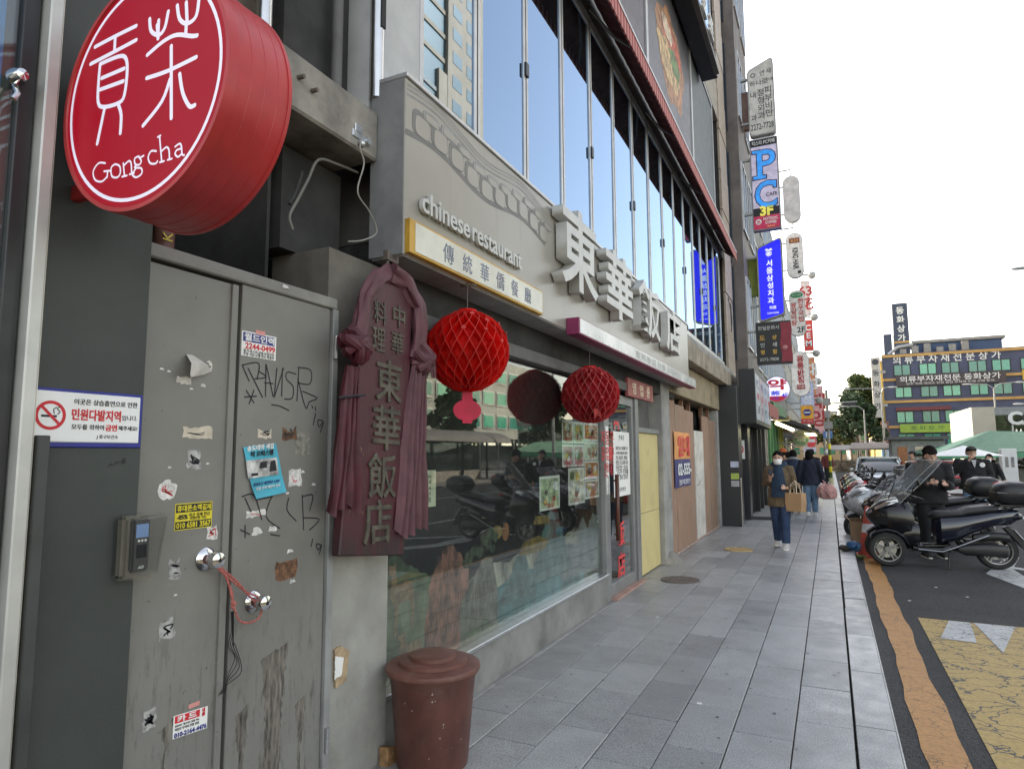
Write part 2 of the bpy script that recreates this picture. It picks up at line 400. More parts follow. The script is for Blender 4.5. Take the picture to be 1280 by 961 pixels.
# painted markings, each a sheet a few millimetres above the asphalt
b = MB(); rn = random.Random(3); N = 150
for i in range(N):
    y0 = 1.5+i*.28; y1 = y0+.28
    def xx(y): return .395+.012*math.sin(y*2.1)+.008*math.sin(y*7.7+1), .60+.010*math.sin(y*2.6+1)+.009*math.sin(y*6.1)
    a, c = xx(y0); d, e = xx(y1)
    b.add([(a, y0, RZ+.004), (c, y0, RZ+.004), (e, y1, RZ+.004), (d, y1, RZ+.004)], [(0, 1, 2, 3)])
props(b.build('yellow_line', m_yline, None, recalc=False), kind='structure')
yb = MB().poly([(.725, -2, RZ+.004), (3.6, -2, RZ+.004), (3.6, 8.0, RZ+.004), (.725, 8.06, RZ+.004)]).build('yellow_box_marking', m_ybox, None, recalc=False); props(yb, kind='structure')
zg = MB()
for q in ([(.99, 8.03), (.82, 7.25), (1.09, 7.22), (1.17, 8.02)], [(1.2, 8.03), (1.23, 6.95), (1.53, 8.01)], [(1.75, 8.0), (1.62, 7.0), (1.85, 7.0), (2.05, 8.0)], [(2.25, 8.0), (2.3, 6.9), (2.6, 8.0)], [(1.95, 5.2), (2.1, 5.2), (2.6, 6.5), (2.4, 6.5)]):
    zg.poly([(x, y, RZ+.008) for x, y in q])
props(zg.build('white_lettering_marking', m_wline, None, recalc=False), kind='structure')
b = MB()
for q in ([(1.87, 11.3), (2.09, 10.3), (2.75, 9.4), (2.95, 9.6), (2.3, 10.7), (2.3, 11.9), (2.65, 13.2), (2.5, 13.25)], [(4.3, 10), (4.45, 10), (4.45, 60), (4.3, 60)], [(9.0, 9), (9.14, 9), (9.14, 80), (9.0, 80)], [(2.3, 11.9), (6.5, 8.2), (6.6, 8.35), (2.35, 12.1)]):
    b.poly([(x, y, RZ+.0045 + .0004*len(b.f)) for x, y in q])
props(b.build('white_road_lines', m_wline, None, recalc=False), kind='structure')

# pavement: bedding slab with every stone laid on it
sw = MB().box(-2.6, .045, -3, 180, -.35, -.028).build('sidewalk', mat('joint_mortar', (.035, .033, .03), .95, var=.3, scale=20, bump=.4, bscale=80), None); props(sw, kind='structure')
JX = [.043, -.265, -.59, -.907, -1.225, -1.543, -1.86, -2.18, -2.5]
stone_meshes = {}
rn = random.Random(5)
def stone(w_, l_, cx, cy, z=0., parent=None, m=None, name='paving_stone'):
    key = (round(w_, 3), round(l_, 2), name)
    if key not in stone_meshes:
        stone_meshes[key] = MB().box(-w_/2+.0034, w_/2-.0034, -l_/2+.0032, l_/2-.0032, -.034, 0).mesh(name, m or m_granite, bev=.003)
    o = bpy.data.objects.new(name, stone_meshes[key]); C.objects.link(o); o.parent = parent or sw
    o.location = (cx, cy, z+rn.uniform(-.0022, .0012)); o.rotation_euler = (rn.uniform(-.0022, .0022), rn.uniform(-.003, .003), rn.uniform(-.002, .002))
    return o
LEN = .66
for k in range(8):
    wdt = JX[k]-JX[k+1]; cx = (JX[k]+JX[k+1])/2
    y = (1.81 if k % 2 == 0 else 2.145) if k < 7 else 1.6
    while y < 8.25:
        l_ = min(LEN, 8.3-y)
        if l_ > .08: stone(wdt, l_, cx, y+l_/2)
        y += LEN
    y = 8.3
    first = True
    end = 22 if 0 < k < 7 else 18
    while y < end:
        l_ = LEN
        if first and k % 2: l_ = .33
        if first and k == 0: l_ = .40
        stone(wdt, l_, cx, y+l_/2, z=-.002 if y > 8.4 else 0); y += l_; first = False
far = MB().box(-2.6, .045, 18, 180, -.03, -.006).build('far_paving', m_granite, sw)
kb = MB().box(.05, .262, -3, 180, -.45, -.028).build('kerb', m_matte, None); props(kb, kind='structure')
ys = [1.25, 2.34, 3.43, 4.52, 5.615, 6.68]
for y in ys: stone(.212, 1.085, .157, y+.54, parent=kb, m=m_kerb, name='kerb_stone')
y = 7.77
stone(.205, .52, .160, y+.26, parent=kb, m=m_kerb, name='kerb_stone', z=-.004); y = 8.3
while y < 34: stone(.205, 1.0, .160, y+.5, parent=kb, m=m_kerb, name='kerb_stone'); y += 1.0
MB().box(.055, .262, 34, 180, -.03, -.004).build('far_kerb', m_kerb, kb)
MB().box(.2635, .272, -3, 180, -.3, -.012).build('kerb_face', m_kerb, kb)
# weeds and litter in the joint between stones and kerb
m_moss = mat('moss', (.05, .06, .02), .95, var=.4, scale=40)
b = MB(); rn2 = random.Random(8)
for i in range(150):
    y = rn2.choice([rn2.uniform(5.4, 6.8), rn2.uniform(3.5, 9)]); x = .047+rn2.uniform(-.008, .01); a = rn2.uniform(0, 6.28); h = rn2.uniform(.004, .014)
    b.add([(x, y, -.03), (x+.006*math.cos(a), y+.02*math.sin(a), -.03), (x+.003, y+.008, h-.012)], [(0, 1, 2)])
o = b.build('joint_weeds', m_moss, sw, recalc=False); o['kind'] = 'stuff'
b = MB(); rn2 = random.Random(18)      # old gum spots and drips on the stones
for i in range(90):
    x, y = rn2.uniform(-2.15, 0), 2.2+abs(rn2.gauss(0, 4.5)); r = rn2.uniform(.004, .012)
    if y < 16: b.poly([(x+r*(1+.3*math.sin(3*a+i))*math.cos(a), y+r*(1+.3*math.cos(2*a+i))*math.sin(a), .0022) for a in [6.283*k/9 for k in range(9)]])
o = b.build('gum_spots', mat('gum_grey', (.14, .135, .13), .8, var=.3), sw, recalc=False); o['kind'] = 'stuff'
# round covers let into the paving
m_iron = mat('rusted_iron', (.13, .105, .085), .7, var=.25, scale=30, bump=.6, bscale=90, dirt=.3)
for c, r, lab in (((-1.79, 8.55), .24, 'round rusty iron manhole cover beside the yellow panel'), ((-1.45, 11.6), .23, 'round ochre painted cover set before the plywood boards')):
    t = thing('manhole_cover', lab, 'manhole cover', (*c, 0), 'covers in the pavement')
    mm = m_iron if 'rusty' in lab else mat('ochre_cover', (.42, .30, .13), .8, var=.2, scale=12, dirt=.2)
    bb = MB().lathe([(0.001, .010), (r*.84, .010), (r*.86, .006), (r*.9, .006), (r*.92, .011), (r, .011), (r+.004, -.01)], (*c, 0), 32); bb.build('lid', mm, t)
    g = MB()
    for i in range(7):
        for j in range(7):
            x, y = (i-3)*r*.24, (j-3)*r*.24
            if math.hypot(x, y) < r*.75: g.box(c[0]+x-.014, c[0]+x+.014, c[1]+y-.014, c[1]+y+.014, .009, .013)
    g.build('studs', mm, t)
for x, y, lab_ in ((-1.62, 6.55, 'tiny yellowish paper scrap on the paving before the glass door'), (-.85, 4.45, 'tiny pale scrap in a joint of the grey paving'), (.72, 8.9, 'small white scrap on the asphalt next to the yellow line'), (1.35, 9.4, 'white litter fleck on the asphalt under the scooter tail'), (1.1, 9.9, 'white litter fleck on the asphalt near the side stand')):
    o = MB().slab([(x, y, RZ+.004 if x > .3 else .001), (x+.03, y+.008, RZ+.004 if x > .3 else .001), (x+.024, y+.03, RZ+.004 if x > .3 else .001), (x-.004, y+.022, RZ+.004 if x > .3 else .001)], (0, 0, .003)).build('paper_scrap', m_paper, None)
    props(o, lab_, 'litter', 'scraps of litter on the ground')
# ------------------------------------------------------------------ left foreground: glass door frame, dark pillar, steel doors
XP, XD = -2.10, -2.14
t = thing('shop_door', 'narrow glass shop door with pale aluminium edge beside the dark pillar', 'door', (-2.05, .9, 0))
box('door_stile', mat('pale_aluminium', (.50, .49, .46), .45, .35, var=.08), t, -2.12, -2.02, 1.035, 1.072, 0, 4.2, .004)
box('edge_strip', mat('cream_edge', (.62, .58, .48), .5), t, -2.10, -2.05, 1.073, 1.088, 0, 4.2)
box('door_stile', m_black, t, -2.12, -2.06, .985, 1.03, 0, 4.2, .003)
box('glass_pane', m_glass_shop, t, -2.085, -2.077, .45, .985, .05, 4.2)
box('kick_guard', mat('dark_grey_metal', (.05, .052, .05), .5), t, -2.08, -2.035, 1.09, 1.125, 0, 1.66, .003)
lk = MB().lathe([(.001, .0), (.022, .0), (.024, .02), (.016, .045), (.001, .05)], (-2.055, .97, 2.68), 16, 0).build('lock', m_chrome, t)
MB().tube([(-2.05, .97, 2.66), (-2.02, .965, 2.62), (-2.02, .955, 2.60)], .008).build('keyring', m_chrome, lk)
box('poster', mat('blue_poster', (.05, .22, .55), .5), t, -2.12, -2.115, .80, .965, 2.65, 3.6)
box('interior_panel', m_darkcon, t, -2.9, -2.88, .2, 1.2, 0, 4.2)

pil = thing('shop_pillar', 'dark green grey rendered pillar left of the steel doors', 'pillar', (XP, 1.25, 0))
box('pillar_body', m_pillar, pil, -2.9, XP, 1.09, 1.449, 0, 4.6, .004)
strokes([[FX(x, y, XP) for x, y in q] for q in ([(135, 583), (138, 579), (140, 583)], [(142, 581), (146, 577), (147, 579)], [(149, 577), (152, 578)], [(153, 573), (154, 580)], [(156, 572), (156, 578)])], .003, m_ink, pil, (1, 0, 0), 'scribble')

t = thing('no_smoking_plate', 'white rectangular no smoking plate with blue border on the dark pillar', 'sign', (XP, 1.09, 1.63))
box('border', mat('navy_border', (.02, .025, .22), .4), t, XP, XP+.006, 1.082, 1.443, 1.626, 1.804, .003)
box('plate', m_white, t, XP+.004, XP+.009, 1.09, 1.432, 1.642, 1.795, .003)
x = XP+.0095
sym = t
ring = MB(); c0 = V((x, 1.150, 1.722)); R1, R2 = .044, .0345
pts = [(math.cos(a), math.sin(a)) for a in [2*math.pi*i/28 for i in range(28)]]
ring.add([c0+V((0, p*R1, q*R1)) for p, q in pts]+[c0+V((0, p*R2, q*R2)) for p, q in pts], [(i, (i+1) % 28, 28+(i+1) % 28, 28+i) for i in range(28)])
ring.add([c0+V((.0003, -.028, .022)), c0+V((.0003, -.022, .028)), c0+V((.0003, .028, -.022)), c0+V((.0003, .022, -.028))], [(0, 1, 2, 3)])
ring.build('prohibition_ring', m_red, t, recalc=False)
MB().poly([(x-.0002, 1.124, 1.716), (x-.0002, 1.168, 1.716), (x-.0002, 1.168, 1.723), (x-.0002, 1.124, 1.723)]).build('cigarette_symbol', m_ink, t, recalc=False)
strokes([[(x, 1.170, 1.726), (x, 1.176, 1.734), (x, 1.168, 1.742), (x, 1.176, 1.750)], [(x, 1.160, 1.728), (x, 1.158, 1.740), (x, 1.166, 1.746)]], .003, m_ink, t, (1, 0, 0), 'smoke_symbol', .0001)
text('이곳은 상습흡연으로 인한', .03, m_ink, t, (x, 1.318, 1.768), WALL, fit=.205, off=.0004)
text('민원다발지역', .04, m_red, t, (x, 1.288, 1.728), WALL, fit=.155, fith=.036, off=.0012)
text('입니다.', .025, m_ink, t, (x, 1.396, 1.724), WALL, fit=.052)
text('모두를 위하여', .026, m_ink, t, (x, 1.262, 1.690), WALL, fit=.100, off=.0003)
text('금연', .03, m_red, t, (x, 1.336, 1.690), WALL, fit=.038, off=.001)
text('해주세요!', .026, m_ink, t, (x, 1.392, 1.690), WALL, fit=.064, off=.0003)
text('J 중구보건소', .016, m_ink, t, (x, 1.325, 1.660), WALL, fit=.07)

t = thing('fingerprint_reader', 'grey fingerprint entry reader under a clear plastic hood on the pillar', 'keypad', (XP, 1.42, 1.2))
m_fp = mat('reader_grey', (.055, .055, .055), .35)
MB().box(XP, XP+.045, 1.375, 1.448, 1.205, 1.405).build('backplate', mat('hood_brown', (.20, .18, .15), .4), t, bev=.012, seg=2)
MB().box(XP+.03, XP+.062, 1.395, 1.455, 1.225, 1.395).build('reader_body', m_fp, t, bev=.006, seg=2)
box('screen', mat('lcd_screen', (.05, .08, .14), .1, emis=.6), t, XP+.060, XP+.0635, 1.405, 1.447, 1.335, 1.378)
box('sensor', m_gloss_black, t, XP+.058, XP+.066, 1.408, 1.444, 1.270, 1.315, .003)
text('■ ■ ■', .01, m_white, t, (XP+.0635, 1.426, 1.325), WALL, fit=.03)
text('AD', .012, m_white, t, (XP+.0635, 1.426, 1.240), WALL, fit=.018, shear=.3)
hd = MB(); 
hd.rings([[(XP+.002, 1.368, 1.2), (XP+.002, 1.522, 1.2), (XP+.002, 1.522, 1.412), (XP+.002, 1.368, 1.412)], [(XP+.085, 1.374, 1.205), (XP+.085, 1.47, 1.205), (XP+.085, 1.505, 1.405), (XP+.085, 1.374, 1.405)]])
hd.build('clear_hood', m_clear, t, bev=.01, seg=2)

# --- the pair of steel doors
cab = thing('steel_double_door', 'tall grey painted steel double door covered in torn stickers and graffiti', 'door', (XD, 1.95, 0))
box('door_leaf', m_door, cab, XD-.04, XD, 1.452, 1.842, 0, 2.288, .003)
box('door_leaf', m_door, cab, XD-.04, XD, 1.880, 2.405, 0, 2.300, .003)
box('astragal', m_door, cab, XD-.02, XD+.012, 1.822, 1.852, 0, 2.286, .002)
box('gap_shadow', m_matte, cab, XD-.06, XD-.03, 1.84, 1.885, 0, 2.29)
tr = MB().box(XD-.07, XD+.012, 1.452, 2.445, 2.302, 2.355).build('top_rail', mat('dirty_rail', (.25, .24, .215), .6, var=.2, dirt=.4), cab, bev=.006)
box('jamb', mat('jamb_grey', (.26, .26, .25), .5, dirt=.2), cab, XD-.07, XD+.016, 2.412, 2.450, 0, 2.300, .003)
for z in (2.06, .26):
    MB().cyl((XD+.024, 2.425, z), (XD+.024, 2.425, z+.11), .011, 10).cyl((XD+.024, 2.425, z+.05), (XD+.024, 2.425, z+.055), .0125, 10).build('hinge', m_alu, cab)
def knob(y, z, name='knob'):
    k = MB().lathe([(.001, 0), (.042, 0), (.044, .006), (.034, .016), (.018, .02), (.016, .034), (.028, .042), (.032, .056), (.028, .074), (.014, .08), (.001, .0805)], (XD, y, z), 22, 0).build(name, m_chrome, cab)
    MB().cyl((XD+.078, y, z), (XD+.083, y, z), .007, 10).build('keyhole', m_black, k)
knob(1.755, 1.212); knob(1.992, 1.010)
rp = thing('tie_rope', 'frayed pink rope tied between the two steel door knobs', 'rope', (XD, 1.87, 1.05))
m_rope = mat('pink_rope', (.45, .13, .11), .85, var=.35, scale=120, bump=.8, bscale=300)
xr = XD+.036
rp_b = MB()
rp_b.tube([(xr, 1.755+.022*math.cos(a), 1.212+.022*math.sin(a)) for a in [2*math.pi*i/14 for i in range(15)]], .0042, 6)
rp_b.tube([(xr, 1.992+.022*math.cos(a), 1.010+.022*math.sin(a)) for a in [2*math.pi*i/14 for i in range(15)]], .0042, 6)
for P_ in ([(xr, 1.765, 1.192), (xr+.01, 1.82, 1.140), (xr+.012, 1.90, 1.075), (xr, 1.985, 1.032)], [(xr, 1.772, 1.196), (xr+.014, 1.86, 1.118), (xr+.012, 1.92, 1.055), (xr, 1.974, 1.012)],
           [(xr, 1.775, 1.20), (xr+.01, 1.815, 1.14), (xr+.01, 1.845, 1.06), (xr+.01, 1.852, 1.03)], [(xr+.01, 1.852, 1.03), (xr+.01, 1.885, .965), (xr+.012, 1.935, .945), (xr+.01, 1.985, .955), (xr, 2.012, 1.0)],
           [(xr+.012, 1.85, 1.035), (xr+.008, 1.842, 1.09), (xr, 1.79, 1.185)]):
    rp_b.tube(smooth_pts(P_), .0042, 6)
rp_b.ball((xr+.012, 1.853, 1.033), .011, 8, 6).ball((xr+.016, 1.848, 1.022), .008, 8, 6)
rp_b.build('cord', m_rope, rp)
wr = MB()
for i in range(4):
    a = .02*i
    wr.tube(smooth_pts([(xr-.01, 1.862+.004*i, 1.0), (xr-.015, 1.872+a*.2, .93-a), (xr-.02, 1.865+.01*i, .87), (xr-.018, 1.895+.012*i, .82-a), (xr-.016, 1.865, .76-a*.5), (xr-.02, 1.86-.01*i, .70)]), .0016, 5)
wr.build('loose_wire', m_black, rp)

# --- stickers: each is a thing stuck to the doors
def wallquad(name, m, parent, y0, y1, z0, z1, X, th=.0016, slant=0., world=None):
    p = [(X, y0, z0), (X, y1, z0+slant), (X, y1, z1+slant), (X, y0, z1)]
    return MB().slab(p, (th, 0, 0)).build(name, m, parent)
m_nav = mat('navy_print', (.03, .03, .2), .5)
t = thing('job_sticker', 'white phone number sticker with navy heading on the right steel door', 'sticker', (XD, 1.975, 2.0))
wallquad('sheet', m_paper, t, 1.884, 2.068, 2.005, 2.108, XD)
wallquad('heading_bar', m_nav, t, 1.890, 2.060, 2.066, 2.103, XD+.0014, .0008)
text('월드인력', .04, m_white, t, (XD+.003, 1.976, 2.085), WALL, fit=.16, fith=.031, off=.001)
text('2244-0499', .04, m_red, t, (XD+.002, 1.982, 2.049), WALL, fit=.16, fith=.026, off=.0009)
text('철거·하스리·곰방·보통인부', .015, m_ink, t, (XD+.002, 1.976, 2.027), WALL, fit=.165)
text('주방·식당·모텔·청소·파출부', .015, m_ink, t, (XD+.002, 1.976, 2.014), WALL, fit=.165)
wallquad('tape_tab', mat('pink_tab', (.6, .25, .22), .6), t, 1.955, 2.005, 2.105, 2.122, XD+.001, .001)
t = thing('apartment_flyer', 'curling sky blue flyer with a room photo on the steel door', 'flyer', (XD, 2.02, 1.43))
m_cy = mat('cyan_print', (.07, .42, .55), .45); 
b = MB(); n_ = 8
for i in range(n_+1):
    z = 1.638-.21*i/n_; cv = .004+.02*max(0, (i/n_-.6))**1.5*3; y_ = 1.908+.062*(i/n_)
    b.v += [V((XD+.003+cv, y_, z-.006)), V((XD+.003+cv*.5, y_+.175, z+.012))]
for i in range(n_): b.f.append([2*i, 2*i+1, 2*i+3, 2*i+2]); b.m.append(0); b.s.append(True)
fl = b.build('sheet', m_cy, t, recalc=False)
text('송도테마 새집', .02, m_white, t, (XD+.0100, 1.995, 1.633), WALL, fit=.14, off=.0005, slant=.09)
text('딱 오피스텔', .02, m_ink, t, (XD+.0100, 2.005, 1.608), WALL, fit=.12, off=.0005, slant=.09)
ph = MB().poly([(XD+.0105, 1.935, 1.505), (XD+.0100, 2.10, 1.518), (XD+.0100, 2.085, 1.590), (XD+.0105, 1.92, 1.578)]).build('room_photo', mat('room_photo', (.45, .44, .42), .5, var=.5, scale=18), t, recalc=False)
MB().poly([(XD+.0120, 1.99, 1.545), (XD+.0120, 2.03, 1.548), (XD+.0120, 2.03, 1.575), (XD+.0120, 1.995, 1.572)]).poly([(XD+.0120, 2.045, 1.53), (XD+.0120, 2.085, 1.535), (XD+.0120, 2.075, 1.58), (XD+.0120, 2.05, 1.575)]).poly([(XD+.0120, 1.95, 1.515), (XD+.0120, 1.985, 1.517), (XD+.0120, 1.985, 1.528), (XD+.0120, 1.95, 1.526)]).build('photo_shapes', m_ink, t, recalc=False)
text('실입주금 내집마련 1,500', .012, m_nav, t, (XD+.014, 2.03, 1.486), WALL, fit=.14, slant=.09)
text('전용 면적 베란다 입주', .012, m_white, t, (XD+.020, 2.035, 1.468), WALL, fit=.13, slant=.09)
t = thing('loan_sticker', 'yellow and black phone payment sticker on the left steel door', 'sticker', (XD, 1.7, 1.33))
m_yel = mat('yellow_print', (.72, .6, .03), .5)
wallquad('sheet', m_yel, t, 1.618, 1.776, 1.33, 1.426, XD)
wallquad('heading_bar', m_ink, t, 1.621, 1.773, 1.393, 1.423, XD+.0014, .0006); wallquad('number_bar', m_ink, t, 1.621, 1.773, 1.333, 1.361, XD+.0014, .0006)
text('휴대폰소액결제', .03, m_yel, t, (XD+.0026, 1.697, 1.408), WALL, fit=.144, fith=.023, off=.0007)
text('-85%', .03, m_ink, t, (XD+.0022, 1.648, 1.377), WALL, fit=.044, fith=.017, off=.001)
text('최신 결제 현금', .015, m_ink, t, (XD+.0022, 1.72, 1.382), WALL, fit=.09); text('비밀보장 가능', .015, m_ink, t, (XD+.0022, 1.715, 1.370), WALL, fit=.07)
text('010 6581 3567', .03, m_yel, t, (XD+.0026, 1.697, 1.347), WALL, fit=.145, fith=.021, off=.0007)
t = thing('card_loan_sticker', 'slanted white and red card loan sticker low on the left steel door', 'sticker', (XD, 1.72, .59))
wallquad('sheet', m_paper, t, 1.652, 1.794, .605, .683, XD, slant=-.012)
wallquad('heading_bar', m_red, t, 1.657, 1.76, .655, .680, XD+.0014, .0006, slant=-.009)
text('카 드', .03, m_white, t, (XD+.0026, 1.706, .664), WALL, fit=.08, fith=.022, off=.001, slant=-.08)
text('대\n출', .012, m_red, t, (XD+.0022, 1.776, .657), WALL, fith=.028, off=.0006)
text('신용카드 체크카드 당일 가능', .012, m_ink, t, (XD+.0022, 1.708, .642), WALL, fit=.10, slant=-.08)
text('직장인 무직자 친절 상담', .012, m_ink, t, (XD+.0022, 1.708, .630), WALL, fit=.10, slant=-.08)
text('010-2164-4476', .02, m_nav, t, (XD+.0022, 1.724, .609), WALL, fit=.134, fith=.017, off=.0007, slant=-.08)
wallquad('tape_tab', mat('pink_tab', (.6, .25, .22), .6), t, 1.712, 1.758, .687, .702, XD, .001)
t = thing('torn_flyer', 'torn pale paper flyer curling out from the left steel door', 'flyer', (XD, 1.66, 1.86))
m_torn = mat('torn_paper', (.55, .52, .47), .7, var=.15, scale=14)
b = MB(); b.add([(XD+.002, 1.632, 1.975), (XD+.002, 1.66, 1.975), (XD+.03, 1.70, 1.945), (XD+.004, 1.748, 1.925), (XD+.02, 1.70, 1.905), (XD+.05, 1.62, 1.885), (XD+.07, 1.60, 1.893), (XD+.055, 1.615, 1.935)], [(0, 1, 2, 7), (2, 3, 4), (2, 4, 5), (7, 2, 5, 6)])
b.build('curled_sheet', m_torn, t, recalc=False)
MB().slab(rag([(XD, 1.60, 1.865), (XD, 1.66, 1.862), (XD, 1.658, 1.89), (XD, 1.60, 1.888)], .004, 2), (.001, 0, 0)).build('pasted_scrap', m_torn, t)
MB().slab(rag([(XD, 1.705, 1.935), (XD, 1.748, 1.93), (XD, 1.748, 1.955), (XD, 1.735, 1.965), (XD, 1.705, 1.952)], .005, 3), (.001, 0, 0)).build('pasted_scrap', m_torn, t)
strokes([[(XD+.001, 1.712, 1.947), (XD+.001, 1.74, 1.94)], [(XD+.001, 1.71, 1.955), (XD+.001, 1.73, 1.95)]], .005, m_ink, t, (1, 0, 0), 'print')
sc_list = [  # y, z, w, h, colour, label
    (1.633, 1.666, .13, .045, 'cream', 'torn cream sticker remnant with curved print below the curling flyer'),
    (1.659, 1.552, .062, .07, 'grey', 'small square sticker with a black squiggle on the left door'),
    (1.545, 1.44, .075, .075, 'paper', 'ripped round advert sticker near the edge of the left door'),
    (1.985, 1.672, .075, .04, 'cream', 'cream sticker stub under the graffiti on the right door'),
    (2.12, 1.665, .09, .065, 'brown', 'small white sticker with a brown stain on the right door'),
    (2.165, 1.46, .08, .08, 'paper', 'tattered white sticker right of the blue flyer'),
    (1.94, 1.345, .11, .032, 'paper', 'ragged white strip with red print across the lower scribble'),
    (1.605, 1.165, .05, .07, 'grey', 'scraped grey sticker trace beside the upper knob'),
    (1.58, .955, .06, .075, 'grey', 'crumbled sticker trace low on the left door'),
    (1.535, .67, .05, .07, 'grey', 'peeled sticker trace at the foot of the left door'),
    (1.755, 1.285, .05, .05, 'paper', 'little paper scrap above the upper door knob')]
rn3 = random.Random(21)
cols = {'cream': mat('cream_sticker', (.55, .48, .38), .7, var=.15, scale=20), 'grey': mat('greyed_sticker', (.36, .35, .33), .7, var=.35, scale=45), 'paper': mat('worn_sticker', (.62, .60, .56), .7, var=.25, scale=40), 'brown': mat('brown_sticker', (.13, .065, .035), .6, var=.6, scale=30)}
for i, (y, z, ww, hh, cc, lab) in enumerate(sc_list):
    t = thing('sticker_remnant', lab, 'sticker', (XD, y+ww/2, z), 'torn stickers on the steel door')
    if 'round' in lab: out = [(XD, y+ww/2+ww/2*math.cos(a), z+hh/2+hh/2*math.sin(a)) for a in [2*math.pi*k/10 for k in range(10)]]
    else: out = [(XD, y, z), (XD, y+ww, z+rn3.uniform(-.006, .006)), (XD, y+ww*rn3.uniform(.8, 1), z+hh), (XD, y+ww*.5, z+hh*rn3.uniform(.5, 1)), (XD, y, z+hh*rn3.uniform(.8, 1))]
    MB().slab(rag(out, .006, i), (.0012, 0, 0)).build('scrap', cols[cc], t)
    L_ = [[(XD+.0012, y+ww*rn3.uniform(.15, .85), z+hh*rn3.uniform(.2, .75)) for j in range(rn3.randint(2, 5))] for k in range(rn3.randint(1, 3))]
    strokes(L_, .003 if cc != 'grey' else .006, m_ink if cc != 'paper' else m_red, t, (1, 0, 0), 'print', .0006)
b = MB(); rn3 = random.Random(5)          # rust patch where a sticker came off, scrape marks
MB().slab(rag([(XD, 2.11, 1.075), (XD, 2.225, 1.07), (XD, 2.23, 1.15), (XD, 2.11, 1.15)], .011, 4), (.0006, 0, 0)).build('rust_patch', mat('rust', (.15, .075, .04), .9, var=.4, scale=40), cab)
MB().slab(rag([(XD, 2.20, 1.60), (XD, 2.29, 1.595), (XD, 2.29, 1.70), (XD, 2.20, 1.71)], .003, 6), (.0006, 0, 0)).build('glue_patch', mat('glue_residue', (.21, .20, .17), .9, var=.3, scale=50), cab)
for y, z, s in ((1.53, 1.905, .014), (1.56, 1.90, .012), (1.60, 1.885, .008), (1.655, 1.845, .012), (1.70, 1.86, .02), (1.58, 1.555, .012), (1.74, 1.565, .014), (2.24, 1.52, .02), (2.31, 1.46, .022), (2.15, 1.43, .02), (2.17, 1.175, .03), (2.19, 1.045, .03), (1.63, 1.10, .012), (2.08, 2.33, .03), (1.97, 1.275, .05), (2.06, 1.28, .04)):
    MB().slab(rag([(XD, y, z), (XD, y+s*1.2, z+s*.1), (XD, y+s*.9, z+s*.5), (XD, y+s*.2, z+s*.6)], s*.13, int(z*100+y*10)), (.0012 if z < 2.3 else .016, 0, 0)).build('paper_fleck', cols['paper'], cab)
m_scr = mat('scraped_paint', (.135, .12, .10), .8, var=.5, scale=26, stretch=(1, 3, .5))
for (y0, y1, z0, z1, sd_) in ((2.06, 2.17, .10, .80, 1), (1.93, 1.97, .05, .62, 2), (2.25, 2.29, .10, .55, 3), (1.60, 1.635, .42, .68, 4)):
    MB().slab(rag([(XD, y0, z0), (XD, y1, z0), (XD, y1-.01, (z0+z1)/2), (XD, y1+.02, z1), (XD, y0-.01, z1-.03), (XD, y0+.02, (z0+z1)*.55)], .007, sd_), (.0005, 0, 0)).build('scrape_mark', m_scr, cab)
# graffiti, marker pen on the right leaf
def z8(x, y): return FX(170+x*.2392, 330+y*.2392, XD)
def z3(x, y): return FX(x*.3756, 600+y*.3756, XD)
g1 = [[(555, 530), (590, 610)], [(555, 528), (640, 518), (632, 600)], [(585, 545), (660, 695)], [(620, 600), (680, 590), (640, 560)], [(678, 525), (676, 690)], [(680, 525), (715, 690)], [(672, 620), (715, 625)], [(735, 545), (722, 690)], [(770, 545), (722, 695)], [(765, 545), (760, 690)], [(835, 575), (790, 565), (785, 600), (820, 640), (815, 700), (775, 705)], [(850, 545), (840, 715)], [(845, 540), (912, 555), (908, 625), (850, 622)], [(845, 600), (885, 750), (905, 720), (945, 700), (870, 665)], [(565, 695), (628, 690)], [(575, 660), (615, 725)], [(615, 660), (590, 730)], [(708, 735), (750, 742), (798, 765)], [(918, 740), (922, 752)], [(935, 745), (938, 765)], [(938, 780), (925, 840)], [(975, 820), (950, 815), (955, 850), (978, 825), (962, 878)]]
strokes([[z8(*p) for p in L_] for L_ in g1], .0055, m_ink, cab, (1, 0, 0), 'graffiti')
g2 = [[(805, 55), (845, 50), (870, 130)], [(815, 60), (835, 105)], [(850, 65), (905, 55)], [(905, 50), (885, 120), (930, 160)], [(960, 60), (955, 100), (985, 135)], [(1005, 50), (1010, 165)], [(1005, 55), (1040, 50), (1030, 100)], [(1010, 125), (1062, 130), (1030, 165)], [(800, 165), (830, 180)], [(815, 150), (815, 190)], [(900, 180), (930, 185)], [(1040, 195), (1035, 220)], [(1068, 215), (1052, 212), (1058, 232), (1070, 215), (1062, 245)]]
strokes([[z3(*p) for p in L_] for L_ in g2], .0055, m_ink, cab, (1, 0, 0), 'graffiti')

